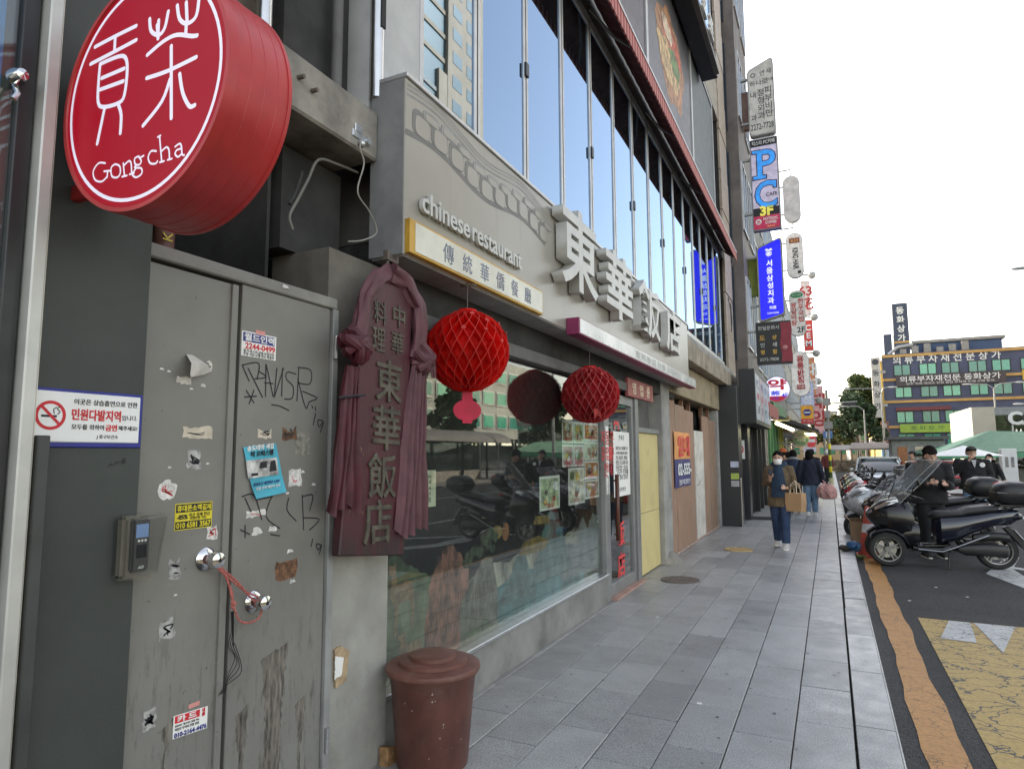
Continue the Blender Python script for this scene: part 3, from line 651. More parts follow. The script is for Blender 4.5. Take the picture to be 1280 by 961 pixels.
# --- grey wall panel, concrete and pipes over the doors
wp = thing('side_wall', 'bare grey concrete strip of wall with pipes between door and shop window', 'wall', (-2.3, 2.6, 0))
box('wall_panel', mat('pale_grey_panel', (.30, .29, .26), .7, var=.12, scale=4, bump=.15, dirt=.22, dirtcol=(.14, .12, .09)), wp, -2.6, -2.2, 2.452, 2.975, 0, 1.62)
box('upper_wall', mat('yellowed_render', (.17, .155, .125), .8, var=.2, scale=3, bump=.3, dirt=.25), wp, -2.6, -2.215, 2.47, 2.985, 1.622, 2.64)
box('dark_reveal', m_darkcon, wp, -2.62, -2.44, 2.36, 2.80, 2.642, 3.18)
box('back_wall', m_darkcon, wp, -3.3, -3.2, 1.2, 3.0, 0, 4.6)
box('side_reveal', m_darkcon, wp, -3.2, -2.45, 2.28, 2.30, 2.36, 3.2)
MB().box(-2.75, -2.18, 1.98, 2.80, 3.215, 3.50).build('lintel_beam', m_concrete, wp, bev=.012)
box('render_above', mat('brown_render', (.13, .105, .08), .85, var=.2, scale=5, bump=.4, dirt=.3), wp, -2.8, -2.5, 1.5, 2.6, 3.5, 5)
for p0 in ((-2.40, 2.17, 3.50),): MB().cyl(p0, (p0[0], p0[1], 5), .042, 16).cyl((p0[0], p0[1], 3.60), (p0[0], p0[1], 3.62), .047, 16).build('steel_duct', m_steel, wp)
MB().cyl((-2.48, 1.76, 2.2), (-2.48, 1.76, 3.5), .042, 16).cyl((-2.48, 1.76, 2.62), (-2.48, 1.76, 2.66), .049, 16).build('red_pipe', mat('rust_red_pipe', (.14, .055, .04), .6, var=.2, dirt=.2), wp)
text('↑ K P a', .04, mat('pipe_marking', (.6, .45, .05), .6), wp, (-2.436, 1.745, 2.52), (V((0, 0, 1)), V((0, -1, 0))), fit=.2)
MB().cyl((-2.5, 1.60, 2.2), (-2.5, 1.60, 3.5), .025, 12).build('steel_pipe', m_steel, wp)
MB().cyl((-2.45, 1.66, 2.2), (-2.45, 1.66, 3.5), .008, 8).build('black_conduit', m_black, wp)
for y, z in ((2.19, 3.38), (2.28, 3.36)): MB().cyl((-2.2, y, z), (-2.14, y, z-.005), .011, 8).build('bolt', m_iron, wp)
br = MB().box(-2.18, -2.172, 2.58, 2.72, 3.27, 3.31).box(-2.18, -2.172, 2.60, 2.66, 3.30, 3.35).build('bracket_plate', m_alu, wp, bev=.003); MB().cyl((-2.17, 2.69, 3.28), (-2.15, 2.69, 3.28), .02, 12).build('bolt', m_alu, br)
cb = thing('loose_cable', 'thin grey cable dangling from a porcelain knob beside the sign box', 'cable', (-2.15, 2.68, 2.8))
m_cable = mat('grey_cable', (.26, .245, .215), .6)
P_ = [FX(x, y, -2.13) for x, y in ((455, 165), (450, 185), (455, 205), (447, 240), (462, 265), (471, 290), (455, 300), (435, 302))]
MB().tube(smooth_pts(P_), .0042, 6).build('cable_run', m_cable, cb)
MB().ball(FX(452, 180, -2.14), .022, 10, 8).build('insulator', m_alu, cb)
P_ = [FX(x, y, -2.3) for x, y in ((447, 216), (420, 205), (398, 200), (385, 225), (372, 250), (362, 270), (366, 287))]
MB().tube(smooth_pts(P_), .0075, 6).build('cable_run', mat('dusty_cable', (.17, .16, .14), .7), cb)
P_ = [FX(x, y, -2.32) for x, y in ((362, 255), (370, 240), (378, 215))]
MB().tube(smooth_pts(P_), .01, 6).build('cable_run', m_darkcon, cb)
t = thing('paper_bag_scrap', 'brown cardboard scrap stuck behind the steel door edge', 'cardboard', (-2.2, 2.6, .49))
MB().slab(rag([(-2.2, 2.55, .67), (-2.2, 2.60, .675), (-2.2, 2.655, .64), (-2.2, 2.64, .5), (-2.2, 2.56, .49)], .005, 9), (.012, 0, 0)).build('card', mat('cardboard', (.38, .28, .17), .8, var=.2, scale=20), t)
MB().slab(rag([(-2.187, 2.55, .64), (-2.187, 2.61, .62), (-2.187, 2.60, .54), (-2.187, 2.55, .53)], .004, 3), (.001, 0, 0)).build('pasted_label', m_paper, t)

# --- round red lightbox, facing the photographer
gc = thing('round_lightbox', 'round red illuminated tea shop lightbox projecting from the pillar', 'sign', (-1.683, 1.2, 2.27))
Yg, Yb, cxg, czg, Rg = 1.098, 1.315, -1.683, 2.62, .35
m_gred = mat('red_enamel', (.42, .028, .03), .35, var=.08, scale=8, dirt=.06)
dr = MB(); dr.lathe([(Rg, Yg+.03), (Rg, Yb-.012)], (cxg, 0, czg), 96, 1)
drum = dr.build('drum', m_gred, gc)
MB().lathe([(Rg-.012, Yg+.006), (Rg-.010, Yg), (Rg+.002, Yg), (Rg+.0035, Yg+.03), (Rg-.002, Yg+.031)], (cxg, 0, czg), 96, 1).build('front_rim', m_gred, gc)
MB().lathe([(Rg-.002, Yb-.013), (Rg+.003, Yb-.012), (Rg+.003, Yb), (Rg-.01, Yb), (.01, Yb+.001)], (cxg, 0, czg), 96, 1).build('back_plate', m_gred, gc)
for yy in (.075, .122, .168): MB().lathe([(Rg, Yg+yy-.0012), (Rg+.0012, Yg+yy), (Rg, Yg+yy+.0012)], (cxg, 0, czg), 96, 1).build('seam', m_gred, drum)
fm, n, l, bs = nodes('lit_red_acrylic'); bs.inputs['Base Color'].default_value = (.07, .002, .006, 1); bs.inputs['Roughness'].default_value = .3; bs.inputs['Specular IOR Level'].default_value = .15
bs.inputs['Emission Color'].default_value = (.50, .001, .018, 1); bs.inputs['Emission Strength'].default_value = .16
MB().lathe([(.001, 0), (Rg-.012, 0)], (cxg, Yg+.005, czg), 72, 1).build('face', fm, gc, recalc=False)
lm, n, l, bs = nodes('lit_white_acrylic'); bs.inputs['Base Color'].default_value = (.5, .49, .54, 1); bs.inputs['Roughness'].default_value = .3
bs.inputs['Emission Color'].default_value = (.86, .82, 1, 1); bs.inputs['Emission Strength'].default_value = .13
b = MB(); q1, q2 = Rg*.925, Rg*.895
b.add([(cxg+q1*math.cos(2*math.pi*i/72), Yg+.003, czg+q1*math.sin(2*math.pi*i/72)) for i in range(72)]+[(cxg+q2*math.cos(2*math.pi*i/72), Yg+.003, czg+q2*math.sin(2*math.pi*i/72)) for i in range(72)], [(i, (i+1) % 72, 72+(i+1) % 72, 72+i) for i in range(72)])
b.build('ring', lm, gc, recalc=False)
def z1(x, y): return FY(x*.375, y*.375, Yg+.004)
seal = [[(318, 158), (380, 125), (455, 88)], [(385, 130), (383, 165)], [(303, 215), (380, 175), (455, 135)], [(335, 215), (395, 190), (420, 195), (425, 240), (415, 320), (395, 345), (345, 358), (328, 340), (330, 270), (335, 215)], [(340, 262), (415, 230)], [(335, 300), (412, 272)], [(350, 360), (325, 480)], [(395, 348), (405, 385), (402, 445)],
        [(500, 65), (505, 105), (530, 118), (550, 95), (562, 40)], [(528, 118), (530, 70)], [(592, 20), (600, 65), (625, 80), (655, 55), (665, -10)], [(625, 80), (622, 10)], [(492, 185), (545, 140), (590, 118), (640, 122), (658, 120)], [(572, 155), (572, 395)], [(490, 262), (560, 238), (655, 192)], [(568, 265), (540, 340), (478, 420)], [(600, 248), (610, 310), (632, 355), (650, 352)], [(525, 85), (528, 130)], [(622, 85), (620, 120)]]
strokes([[z1(*p) for p in L_] for L_ in seal], .0125, lm, gc, (0, -1, 0), 'lettering', .001)
# latin name with bracketed serifs, drawn stroke by stroke
e0, e1 = z1(312, 575), z1(615, 482)
tt = [[(352, 545), (330, 545), (312, 572), (318, 600), (340, 606), (358, 590)], [(358, 592), (360, 572)], [(348, 572), (368, 570)],
      [(385, 548), (372, 560), (374, 588), (392, 592), (402, 578), (400, 555), (385, 548)], [(412, 545), (416, 588)], [(415, 552), (430, 538), (438, 545), (440, 578)], [(408, 590), (424, 586)], [(433, 582), (448, 578)],
      [(463, 522), (450, 530), (452, 548), (465, 550), (472, 538), (463, 522)], [(455, 552), (450, 560), (472, 562), (473, 580), (455, 592), (442, 582), (452, 566)], [(470, 526), (480, 520)],
      [(522, 505), (505, 505), (495, 525), (502, 545), (520, 546), (526, 538)], [(533, 455), (540, 538)], [(540, 505), (555, 492), (564, 500), (566, 530)], [(534, 542), (548, 538)], [(560, 534), (574, 530)], [(527, 458), (536, 453)],
      [(585, 490), (600, 480), (606, 490), (608, 515), (615, 518)], [(606, 496), (590, 502), (585, 515), (595, 524), (608, 512)]]
strokes([[z1(*p) for p in L_] for L_ in tt], .0058, lm, gc, (0, -1, 0), 'lettering', .001)
for zz in (2.755, 2.425):
    MB().box(-2.11, -1.98, 1.17, 1.20, zz-.03, zz+.02).build('bracket', mat('red_bracket', (.3, .02, .02), .5), gc, bev=.004)
# ------------------------------------------------------------------ the restaurant building
XW = -2.26
rb = thing('restaurant_building', 'grey commercial building with a long band of tall upper windows', 'building', (XW, 10, 0))
m_uw = mat('upper_wall_tile', (.33, .29, .24), .6, var=.12, scale=4, dirt=.2)
m_soff = mat('soffit_grey', (.115, .11, .105), .7, var=.15, scale=3, dirt=.2)
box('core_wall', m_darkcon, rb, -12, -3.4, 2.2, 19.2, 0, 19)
box('spandrel', m_soff, rb, -3.4, -2.24, 3.0, 16.5, 2.85, 3.72)
box('spandrel', m_soff, rb, -3.4, -2.22, 2.80, 17.1, 6.55, 7.02)
box('spandrel', m_uw, rb, -3.4, -2.22, 2.80, 17.1, 10.3, 11.3)
box('spandrel', m_uw, rb, -3.4, -2.22, 2.80, 17.1, 14.0, 19.0)
box('sill_strip', m_frame, rb, -2.3, -2.215, 3.0, 16.5, 3.722, 3.80, .004)
box('corner_panel', mat('grey_white_panel', (.46, .46, .45), .45, var=.08, dirt=.12), rb, -2.6, -2.25, 2.80, 3.30, 3.40, 6.55)
MB().cyl((-2.21, 2.82, 3.6), (-2.21, 2.82, 6.5), .038, 14).build('drain_pipe', m_steel, rb)
MB().cyl((-2.33, 2.62, 3.5), (-2.33, 2.62, 6.5), .03, 14).build('drain_pipe', m_soff, rb)
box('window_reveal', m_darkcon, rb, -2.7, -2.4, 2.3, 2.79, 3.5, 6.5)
box('hinge_plate', m_matte, rb, -2.175, -2.168, 2.80, 2.84, 4.02, 4.26)
# rooms behind the panes
box('room_back', m_matte, rb, -3.4, -3.35, 3.0, 16.6, 3.72, 6.55)
box('room_ceiling', m_soff, rb, -3.4, -2.3, 3.0, 16.6, 6.50, 6.54)
edges = [3.30, 4.068] + [4.068+.884*(k+1) for k in range(14)]
for i in range(len(edges)-1):
    y0, y1 = edges[i], edges[i+1]
    fr = MB(); fw = .046
    fr.box(XW-.05, XW+.014, y0+.004, y0+fw, 3.80, 6.55).box(XW-.05, XW+.014, y1-fw, y1-.004, 3.80, 6.55).box(XW-.05, XW+.014, y0+fw, y1-fw, 3.80, 3.85).box(XW-.05, XW+.014, y0+fw, y1-fw, 6.48, 6.55)
    f = fr.build('window', m_frame, rb, bev=.004)
    ta = random.uniform(-.004, .004); tb = random.uniform(-.003, .003)
    gp = MB().box(XW-.006, XW, y0+fw-.01, y1-fw+.01, 3.84, 6.49)
    cy_, cz_ = (y0+y1)/2, 5.2
    for v in gp.v: v.x += (v.y-cy_)*ta + (v.z-cz_)*tb
    gp.build('pane', m_glass_up, f)
    MB().box(XW+.008, XW+.0155, y1-.010, y1+.0035, 3.80, 6.55).build('gasket', m_matte, f)
    if i % 2 == 1: MB().box(XW+.014, XW+.035, y1-.04, y1+.02, 4.9, 5.02).box(XW+.014, XW+.035, y1-.04, y1+.02, 3.84, 3.92).build('latch', m_black, f)
# retracted striped awning over the window band
aw = thing('window_awning', 'rolled red striped awning along the top of the window band', 'awning', (-2.0, 10, 6.1))
am, n, l, bs = nodes('red_stripe_fabric'); v = pos(n, l); wv = n.new('ShaderNodeTexWave'); wv.bands_direction = 'Y'; wv.inputs['Scale'].default_value = 2.6; l.new(v, wv.inputs['Vector'])
l.new(ramp(n, l, wv.outputs['Fac'], ((.45, (.30, .035, .035)), (.6, (.50, .22, .19)))), bs.inputs['Base Color']); bs.inputs['Roughness'].default_value = .7
MB().box(-1.905, -1.885, 2.9, 17.0, 6.43, 6.63).build('valance', am, aw)
MB().box(-1.915, -1.875, 2.9, 17.0, 6.632, 6.665).build('front_rail', m_frame, aw)
b = MB(); N = 170; b.cs = True
rr = []
for i in range(N+1):
    y = 2.9+(17.0-2.9)*i/N; sw_ = .05*abs(math.sin(i*math.pi/3.0)); 
    rr.append([(-2.2, y, 6.80+sw_*.3), (-2.10, y, 6.66-sw_), (-2.0, y, 6.59-sw_), (-1.905, y, 6.56-sw_*.6)])
vs = [p for r in rr for p in r]; fs = [(i*4+j, i*4+j+1, (i+1)*4+j+1, (i+1)*4+j) for i in range(N) for j in range(3)]
b.add(vs, fs); b.build('folded_canvas', mat('maroon_canvas', (.085, .018, .018), .8, var=.3, scale=9), aw, recalc=False)
for y in (4.2, 6.6, 9.1, 11.6, 14.1, 16.0):
    MB().tube([(-2.2, y, 6.60), (-2.06, y+.45, 6.50), (-1.92, y+.75, 6.50)], .018, 8).build('folding_arm', m_soff, aw)
# third floor: shop windows with posters
box('room_back', m_matte, rb, -3.4, -3.35, 3.0, 16.6, 7.02, 14.0)
P3 = [3.0, 6.3, 9.5, 13.3, 16.2]
m_post = [mat('plum_poster', (.10, .05, .09), .4, spec=.3, var=.4, scale=3), mat('dark_food_poster', (.05, .035, .045), .4, var=.3, scale=2), mat('grey_poster', (.075, .07, .08), .4, var=.3, scale=2), mat('pale_blind', (.10, .115, .12), .5)]
for i in range(4):
    y0, y1 = P3[i], P3[i+1]
    f = MB().box(XW-.05, XW+.03, y0, y0+.06, 7.02, 10.3).box(XW-.05, XW+.03, y1-.06, y1-.002, 7.02, 10.3).box(XW-.05, XW+.03, y0+.06, y1-.06, 10.22, 10.3).build('window', m_frame, rb)
    MB().box(XW-.006, XW, y0+.06, y1-.06, 7.02, 10.22).build('pane', m_glass_shop, f)
    box('poster', m_post[i], f, XW+.001, XW+.006, y0+.07, y1-.07, 7.02, 10.2)
    if i == 1:
        text('커피 & 버거\nCAFE', .5, m_white, f, (XW+.008, 8.6, 9.3), WALL, fit=1.1)
        text('ANGEL', .6, mat('pink_print', (.6, .2, .3), .5), f, (XW+.008, 7.4, 9.2), (V((0, 0, -1)), V((0, 1, 0))), fit=1.8)
    if i == 2:
        for k, (dy, dz, ry, rz_, c_) in enumerate(((0, 0, 1.25, .95, (.35, .16, .07)), (.1, .28, .9, .4, (.45, .10, .06)), (-.2, -.2, 1.0, .4, (.5, .33, .15)), (.3, .05, .5, .25, (.13, .2, .06)), (-.3, .4, .5, .2, (.55, .42, .3)))):
            MB().poly([(XW+.0075+k*.0015, 11.4+dy+ry*math.cos(a)*(.9+.1*math.sin(5*a)), 8.75+dz+rz_*math.sin(a)*(.9+.1*math.cos(7*a))) for a in [2*math.pi*j/26 for j in range(26)]]).build('food_picture', mat('food%d' % k, c_, .5, var=.5, scale=7), f, recalc=False)
# fascia sign of the floor above, dark, with raised white letters
fs_ = thing('upper_fascia', 'black fascia sign with pale raised letters above the poster windows', 'sign', (-2.0, 9, 10.1))
MB().box(-2.215, -1.86, 3.0, 14.6, 10.02, 10.42).build('fascia_box', m_black, fs_, bev=.01)
MB().box(-1.90, -1.80, 3.0, 14.4, 10.0, 10.05).build('lower_lip', m_soff, fs_)
for i, ch in enumerate('커피스테이크돈까스호프'): text(ch, .55, m_white, fs_, (-1.84, 5+i*.86, 10.62), WALL, name='letter', ext=.03, off=.01)
box('red_tag', mat('red_tag', (.5, .03, .05), .5), fs_, -1.86, -1.82, 11.2, 12.3, 10.6, 11.2)
for y0, y1 in ((3.2, 6.2), (6.4, 9.6), (9.8, 13.0), (13.2, 16.6)):
    f = MB().box(XW-.05, XW+.03, y0, y0+.07, 11.3, 14).box(XW-.05, XW+.03, y1-.07, y1, 11.3, 14).box(XW-.05, XW+.03, y0+.07, y1-.07, 11.3, 11.38).build('window', m_frame, rb)
    box('pane', m_glass_up, f, XW-.006, XW, y0+.07, y1-.07, 11.38, 14)
# tiled end column, each tile course a piece
box('column_core', m_darkcon, rb, -3.4, -2.26, 17.12, 19.2, 3.2, 19)
for k in range(14):
    for y0, y1 in ((17.11, 17.75), (17.76, 18.4)):
        box('cladding_tile', m_tilebeige, rb, -2.262, -2.19-.012*(k % 2), y0, y1, 3.5+k*1.1, 3.5+(k+1)*1.1-.02, .006)
for k in range(4):
    f = MB().box(-2.27, -2.22, 18.45, 18.5, 4.2+k*3.4, 6.9+k*3.4).box(-2.27, -2.22, 19.15, 19.2, 4.2+k*3.4, 6.9+k*3.4).build('window', m_black, rb)
    box('pane', m_glass_up, f, -2.26, -2.25, 18.5, 19.15, 4.2+k*3.4, 6.9+k*3.4)
lg = MB().box(-2.9, -2.0, 10.72, 16.9, 3.12, 3.46).build('concrete_ledge', mat('stained_concrete', (.30, .25, .19), .8, var=.25, scale=3, bump=.5, bscale=18, dirt=.3), rb, bev=.012)
box('ledge_cap', m_plaster, rb, -2.9, -2.06, 10.9, 16.9, 3.462, 3.60, .008)
MB().tube([(-2.18, 17.4, 5.6), (-2.14, 17.45, 5.3), (-2.14, 17.5, 4.9), (-2.16, 17.6, 4.75), (-2.14, 17.65, 5.0), (-2.15, 17.6, 5.5)], .012, 6).build('cable_coil', m_black, rb)

# --- ground floor: shop window with a painted scene behind the glass
sf = thing('shop_window', 'large restaurant shop window with painted mountain scene behind the glass', 'window', (-2.28, 5, 0))
XG = -2.28
box('base_panel', mat('base_metal', (.24, .235, .22), .5, .1, var=.15, scale=3, dirt=.3), sf, -2.4, -2.222, 2.98, 6.93, 0, .285, .003)
box('sill', m_alu, sf, -2.4, -2.205, 2.98, 6.93, .287, .312, .003)
box('post', m_mull, sf, -2.34, -2.23, 6.935, 7.085, 0, 2.36, .004)
box('post', m_mull, sf, -2.34, -2.235, 2.985, 3.02, .312, 2.36, .003)
gp = MB().box(XG-.008, XG, 3.02, 6.935, .312, 2.36).build('pane', m_glass_shop, sf)
box('transom', m_soff, sf, -2.36, -2.2, 2.985, 8.35, 2.362, 2.46, .004)
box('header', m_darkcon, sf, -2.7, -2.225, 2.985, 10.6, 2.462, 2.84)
# interior
box('interior_floor', mat('interior_floor', (.05, .045, .04), .6), sf, -6, -2.45, 3.0, 9.6, .02, .06)
box('interior_wall', mat('interior_wall', (.10, .085, .07), .8), sf, -6.1, -6.0, 3.0, 9.6, 0, 2.8)
box('interior_wall', m_darkcon, sf, -6, -2.45, 2.9, 2.98, 0, 2.8)
box('interior_wall', m_darkcon, sf, -6, -2.45, 9.6, 9.7, 0, 2.8)
XM = XG-.03
def wp_(pts): return [V((XM, y, z)) for y, z in pts]
def mural(name, col, pts, k, var=.3, scale=6):
    p = [(V((0, y, z))) for y, z in pts]
    m_ = mat('mural_%s' % name, col, .8, var=var*1.2, scale=scale*1.2, stretch=(1, 1.2, .8))
    return MB().poly([(XM+.0012*k, q.y, q.z) for q in p]).build('mural_'+name, m_, sf, recalc=False)
def ridge(y0, y1, zb, zs, seed, jag=.02):
    rn = random.Random(seed); top = []; n_ = len(zs)
    for i in range(n_-1):
        for j in range(5):
            t_ = j/5; y = y0+(y1-y0)*(i+t_)/(n_-1); top.append((y, zs[i]*(1-t_)+zs[i+1]*t_+rn.uniform(-jag, jag)))
    top.append((y1, zs[-1])); return [(y0, zb)]+top+[(y1, zb)]
MB().slab([(XM-.004, y, z) for y, z in ridge(3.02, 6.93, .31, [.80, .86, .78, .70, .66, .72, .80, .70, .62, .75, .82, .74, .6], 41, .015)], (.004, 0, 0)).build('mural_film', mat('mural_ground', (.12, .14, .11), .8, var=.35, scale=5), sf)
mural('sky_haze', (0.273, 0.259, 0.204), ridge(3.6, 6.9, .5, [.62, .70, .80, .76, .84, .72, .80, .88, .76, .70], 43, .012), 1, .5, 4)
mural('lake', (0.062, 0.164, 0.171), [(4.1, .315), (6.4, .315), (6.4, .62), (5.6, .60), (4.9, .66), (4.3, .57)], 2, .35, 3)
mural('green_hill', (0.069, 0.104, 0.055), ridge(3.02, 3.85, .315, [1.0, 1.02, .93, .86, .75, .62], 1, .012), 3, .3, 5)
mural('meadow', (0.137, 0.157, 0.095), [(3.02, .315), (3.55, .315), (3.55, .75), (3.3, .82), (3.02, .84)], 4, .25, 7)
mural('red_wash', (0.273, 0.116, 0.081), ridge(3.45, 4.05, .315, [.6, .82, .97, 1.0, .93, .8], 45, .015), 3.5, .5, 6)
mural('red_cliff', (0.232, 0.095, 0.062), ridge(3.50, 3.98, .315, [.55, .74, .66, .97, .86, .72, .78, .50], 3, .02), 5, .45, 9)
mural('grey_cliff', (0.144, 0.134, 0.104), ridge(3.93, 4.48, .315, [.58, .66, .72, .78, .84, .86, .84, .60], 5, .012), 6, .4, 8)
mural('teal_peak', (0.081, 0.144, 0.137), ridge(5.0, 6.1, .50, [.56, .62, .78, 1.0, 1.12, 1.0, .9, .66, .52], 7, .03), 4.5, .35, 7)
mural('teal_peak', (0.069, 0.116, 0.116), ridge(4.5, 5.2, .45, [.48, .58, .68, .80, .82, .62, .5], 9, .02), 5.5, .35, 7)
mural('far_peak', (0.137, 0.157, 0.150), ridge(5.8, 6.9, .42, [.55, .75, .70, .95, .85, 1.0, .9], 11, .03), 3.2, .3, 5)
mural('yellow_cloud', (0.205, 0.137, 0.035), [(4.85, .78), (5.35, .76), (5.5, .83), (5.25, .90), (4.95, .88)], 7, .3, 9)
mural('yellow_cloud', (0.192, 0.137, 0.041), [(5.15, 1.0), (5.5, .98), (5.5, 1.05), (5.2, 1.07)], 7.2, .3, 9)
mural('orange_moon', (0.261, 0.102, 0.035), [(4.62+.06*math.cos(a), 1.0+.07*math.sin(a)) for a in [2*math.pi*i/20 for i in range(20)]], 8, .15, 9)
mural('yellow_bloom', (0.233, 0.157, 0.041), [(4.47+.10*math.cos(a), 1.01+.05*math.sin(a)) for a in [2*math.pi*i/16 for i in range(16)]], 7.6, .2, 9)
for i, (y, z, r_) in enumerate(((4.05, .88, .06), (4.12, .92, .05), (4.20, .90, .055), (4.27, .98, .055), (4.37, 1.01, .06), (4.44, .98, .05), (4.33, .94, .05), (4.0, .85, .045), (4.40, .90, .04))):
    mural('pine_clump', (0.049, 0.069, 0.035), [(y+r_*(1+.2*math.sin(3*a))*math.cos(a), z+r_*.75*math.sin(a)) for a in [2*math.pi*k/14 for k in range(14)]], 8+i*.1, .4, 16)
strokes([[(XM+.009, 4.25, .84), (XM+.009, 4.27, .90), (XM+.009, 4.22, .96), (XM+.009, 4.3, 1.02)], [(XM+.009, 4.26, .88), (XM+.009, 4.34, .93)]], .016, mat('mural_trunk', (.05, .035, .025), .8), sf, (1, 0, 0), 'mural_trunk')
for i in range(26):      # cracks down the painted cliffs
    rn_ = random.Random(i); y = 3.54+.9*i/26+rn_.uniform(-.01, .01); z = .82-rn_.random()*.2
    strokes([[(XM+.0085, y, z), (XM+.0085, y+.01, z-.1), (XM+.0085, y-.008, z-.2), (XM+.0085, y+.006, max(.34, z-.32))]], .006, mat('mural_crack', (.04, .03, .022), .8), sf, (1, 0, 0), 'mural_crack', taper=True)
deer = [(3.13, .80), (3.15, .90), (3.11, .93), (3.12, .97), (3.16, .96), (3.19, .98), (3.19, .92), (3.21, .84), (3.30, .86), (3.36, .84), (3.385, .70), (3.37, .58), (3.35, .58), (3.355, .68), (3.33, .74), (3.22, .74), (3.20, .56), (3.18, .56), (3.185, .72)]
mural('deer', (0.218, 0.137, 0.076), deer, 9, .3, 20)
mural('fawn', (0.232, 0.150, 0.081), [(y*1.0+.10, .315+(z-.56)*.6) for y, z in deer], 9.3, .3, 20)
mural('shrub', (0.081, 0.104, 0.049), ridge(3.95, 4.5, .315, [.34, .42, .39, .44, .36, .33], 13, .012), 9.5, .3, 12)
mural('shrub', (0.076, 0.090, 0.049), ridge(3.02, 3.5, .315, [.45, .38, .42, .36, .40], 15, .02), 9.6, .3, 12)
# papers stuck inside the window
def paper(lab, y0, y1, z0, z1, m_=None, name='window_paper'):
    t = thing(name, lab, 'poster', (XG-.012, (y0+y1)/2, z0)); wallquad('sheet', m_ or m_paper, t, y0, y1, z0, z1, XG-.014, .001); return t
t = paper('cream handwritten notice taped inside the window beside the cloth banner', 3.36, 3.60, 1.27, 1.50, mat('cream_paper', (.62, .62, .45), .7))
for i in range(5): text(('영업시간 안내', '오전 11시', '오후 9시', '일요일 휴무', '동화반점')[i], .03, m_ink, t, (XG-.0125, 3.48, 1.46-.036*i), WALL, fit=.12)
rn4 = random.Random(4); fc = [mat('photo_green', (.42, .50, .30), .5, var=.5, scale=12), mat('photo_brown', (.34, .20, .11), .5, var=.6, scale=14), mat('photo_cream', (.60, .55, .42), .5, var=.4, scale=12), mat('photo_pink', (.55, .28, .32), .5, var=.5, scale=14), mat('photo_orange', (.60, .22, .06), .5, var=.5, scale=16)]
def photo(lab, y0, y1, z0, z1, k):
    t = paper(lab, y0, y1, z0, z1, name='dish_photo')
    wallquad('picture', fc[k], t, y0+.025, y1-.025, z0+.022, z1-.022, XG-.0128, .0004)
    for j in range(7):
        c_ = (rn4.uniform(y0+.08, y1-.08), rn4.uniform(z0+.06, z1-.06)); r_ = rn4.uniform(.025, .07)
        MB().poly([(XG-.0121+.0001*j, c_[0]+r_*math.cos(a), max(z0+.025, min(z1-.025, c_[1]+r_*.7*math.sin(a)))) for a in [2*math.pi*q/12 for q in range(12)]]).build('dish', mat('dish%d' % (j % 5), ((.7, .68, .62), (.3, .06, .03), (.12, .15, .05), (.08, .05, .04), (.65, .45, .1))[j % 5], .5, var=.4, scale=25), t, recalc=False)
    text(rn4.choice(('탕수육', '짜장면', '팔보채', '깐풍기', '짬뽕')), .05, m_red, t, (XG-.0118, (y0+y1)/2, z0+.035), WALL, fit=.14)
photo('green scenic photo in a white frame hanging below the honeycomb lantern', 5.27, 5.74, 1.10, 1.40, 0)
photo('yellowish dining photo beside the dish menu strip', 5.97, 6.43, 1.10, 1.46, 2)
nm = ('pink portrait dishes', 'dark drink dishes', 'orange seafood dishes', 'brown meat dishes', 'pale noodle dishes', 'red soup dishes')
for i in range(2):
    for j in range(2): photo('%s photo of the menu wall under the lantern' % ('left upper', 'left lower', 'second upper', 'second lower')[i*2+j], 5.82+.31*i, 6.12+.31*i, 1.47+.23*j, 1.69+.23*j, (3, 1, 3, 0)[i*2+j])
for j in range(4): photo('%s photo in the menu strip next to the door post' % nm[j+1], 6.44, 6.90, 1.13+.20*j, 1.325+.20*j, (1, 4, 2, 4)[j])
# the glass door
dg_ = thing('glass_door', 'aluminium framed glass restaurant door with red characters and a white notice', 'door', (XG, 7.7, 0))
box('stile', m_mull, dg_, -2.33, -2.25, 7.09, 7.16, .02, 2.30, .003); box('stile', m_mull, dg_, -2.33, -2.25, 8.12, 8.20, .02, 2.30, .003)
box('jamb', m_mull, dg_, -2.35, -2.225, 8.215, 8.36, 0, 2.36, .003)
box('bottom_rail', m_mull, dg_, -2.33, -2.25, 7.16, 8.12, .02, .15, .003); box('top_rail', m_mull, dg_, -2.33, -2.25, 7.16, 8.12, 2.19, 2.30, .003)
box('pane', m_glass_shop, dg_, XG-.008, XG, 7.16, 8.12, .15, 2.19)
box('threshold', mat('terracotta_step', (.40, .24, .19), .7), dg_, -2.5, -2.17, 7.09, 8.36, -.01, .018)
MB().cyl((-2.21, 7.30, .62), (-2.21, 7.30, 1.36), .024, 10).box(-2.25, -2.215, 7.285, 7.315, .68, .70).box(-2.25, -2.215, 7.285, 7.315, 1.28, 1.30).build('pull_handle', mat('dark_wood', (.10, .035, .02), .4), dg_)
m_redch = mat('red_vinyl', (.70, .06, .06), .45)
text('飯', .3, m_redch, dg_, (XG+.002, 7.64, .66), WALL, fit=.30, fith=.30, off=.006); text('店', .3, m_redch, dg_, (XG+.002, 7.64, .30), WALL, fit=.30, fith=.28, off=.006)
text('東', .2, m_redch, dg_, (XG+.002, 7.30, 1.60), WALL, fit=.17, fith=.19, off=.005)
text('門', .2, m_redch, dg_, (XG+.002, 7.55, 1.93), WALL, fit=.2, fith=.1, off=.004)
text('자동문\n출입구\n안내', .05, m_red, dg_, (-2.22, 7.015, 1.6), WALL, fith=.5); text('024SALE', .05, m_ink, dg_, (-2.225, 7.015, 1.25), (V((0, 0, 1)), V((0, -1, 0))), fit=.2)
wallquad('notice_strip', m_paper, dg_, 6.97, 7.06, 1.15, 1.9, -2.23, .003)
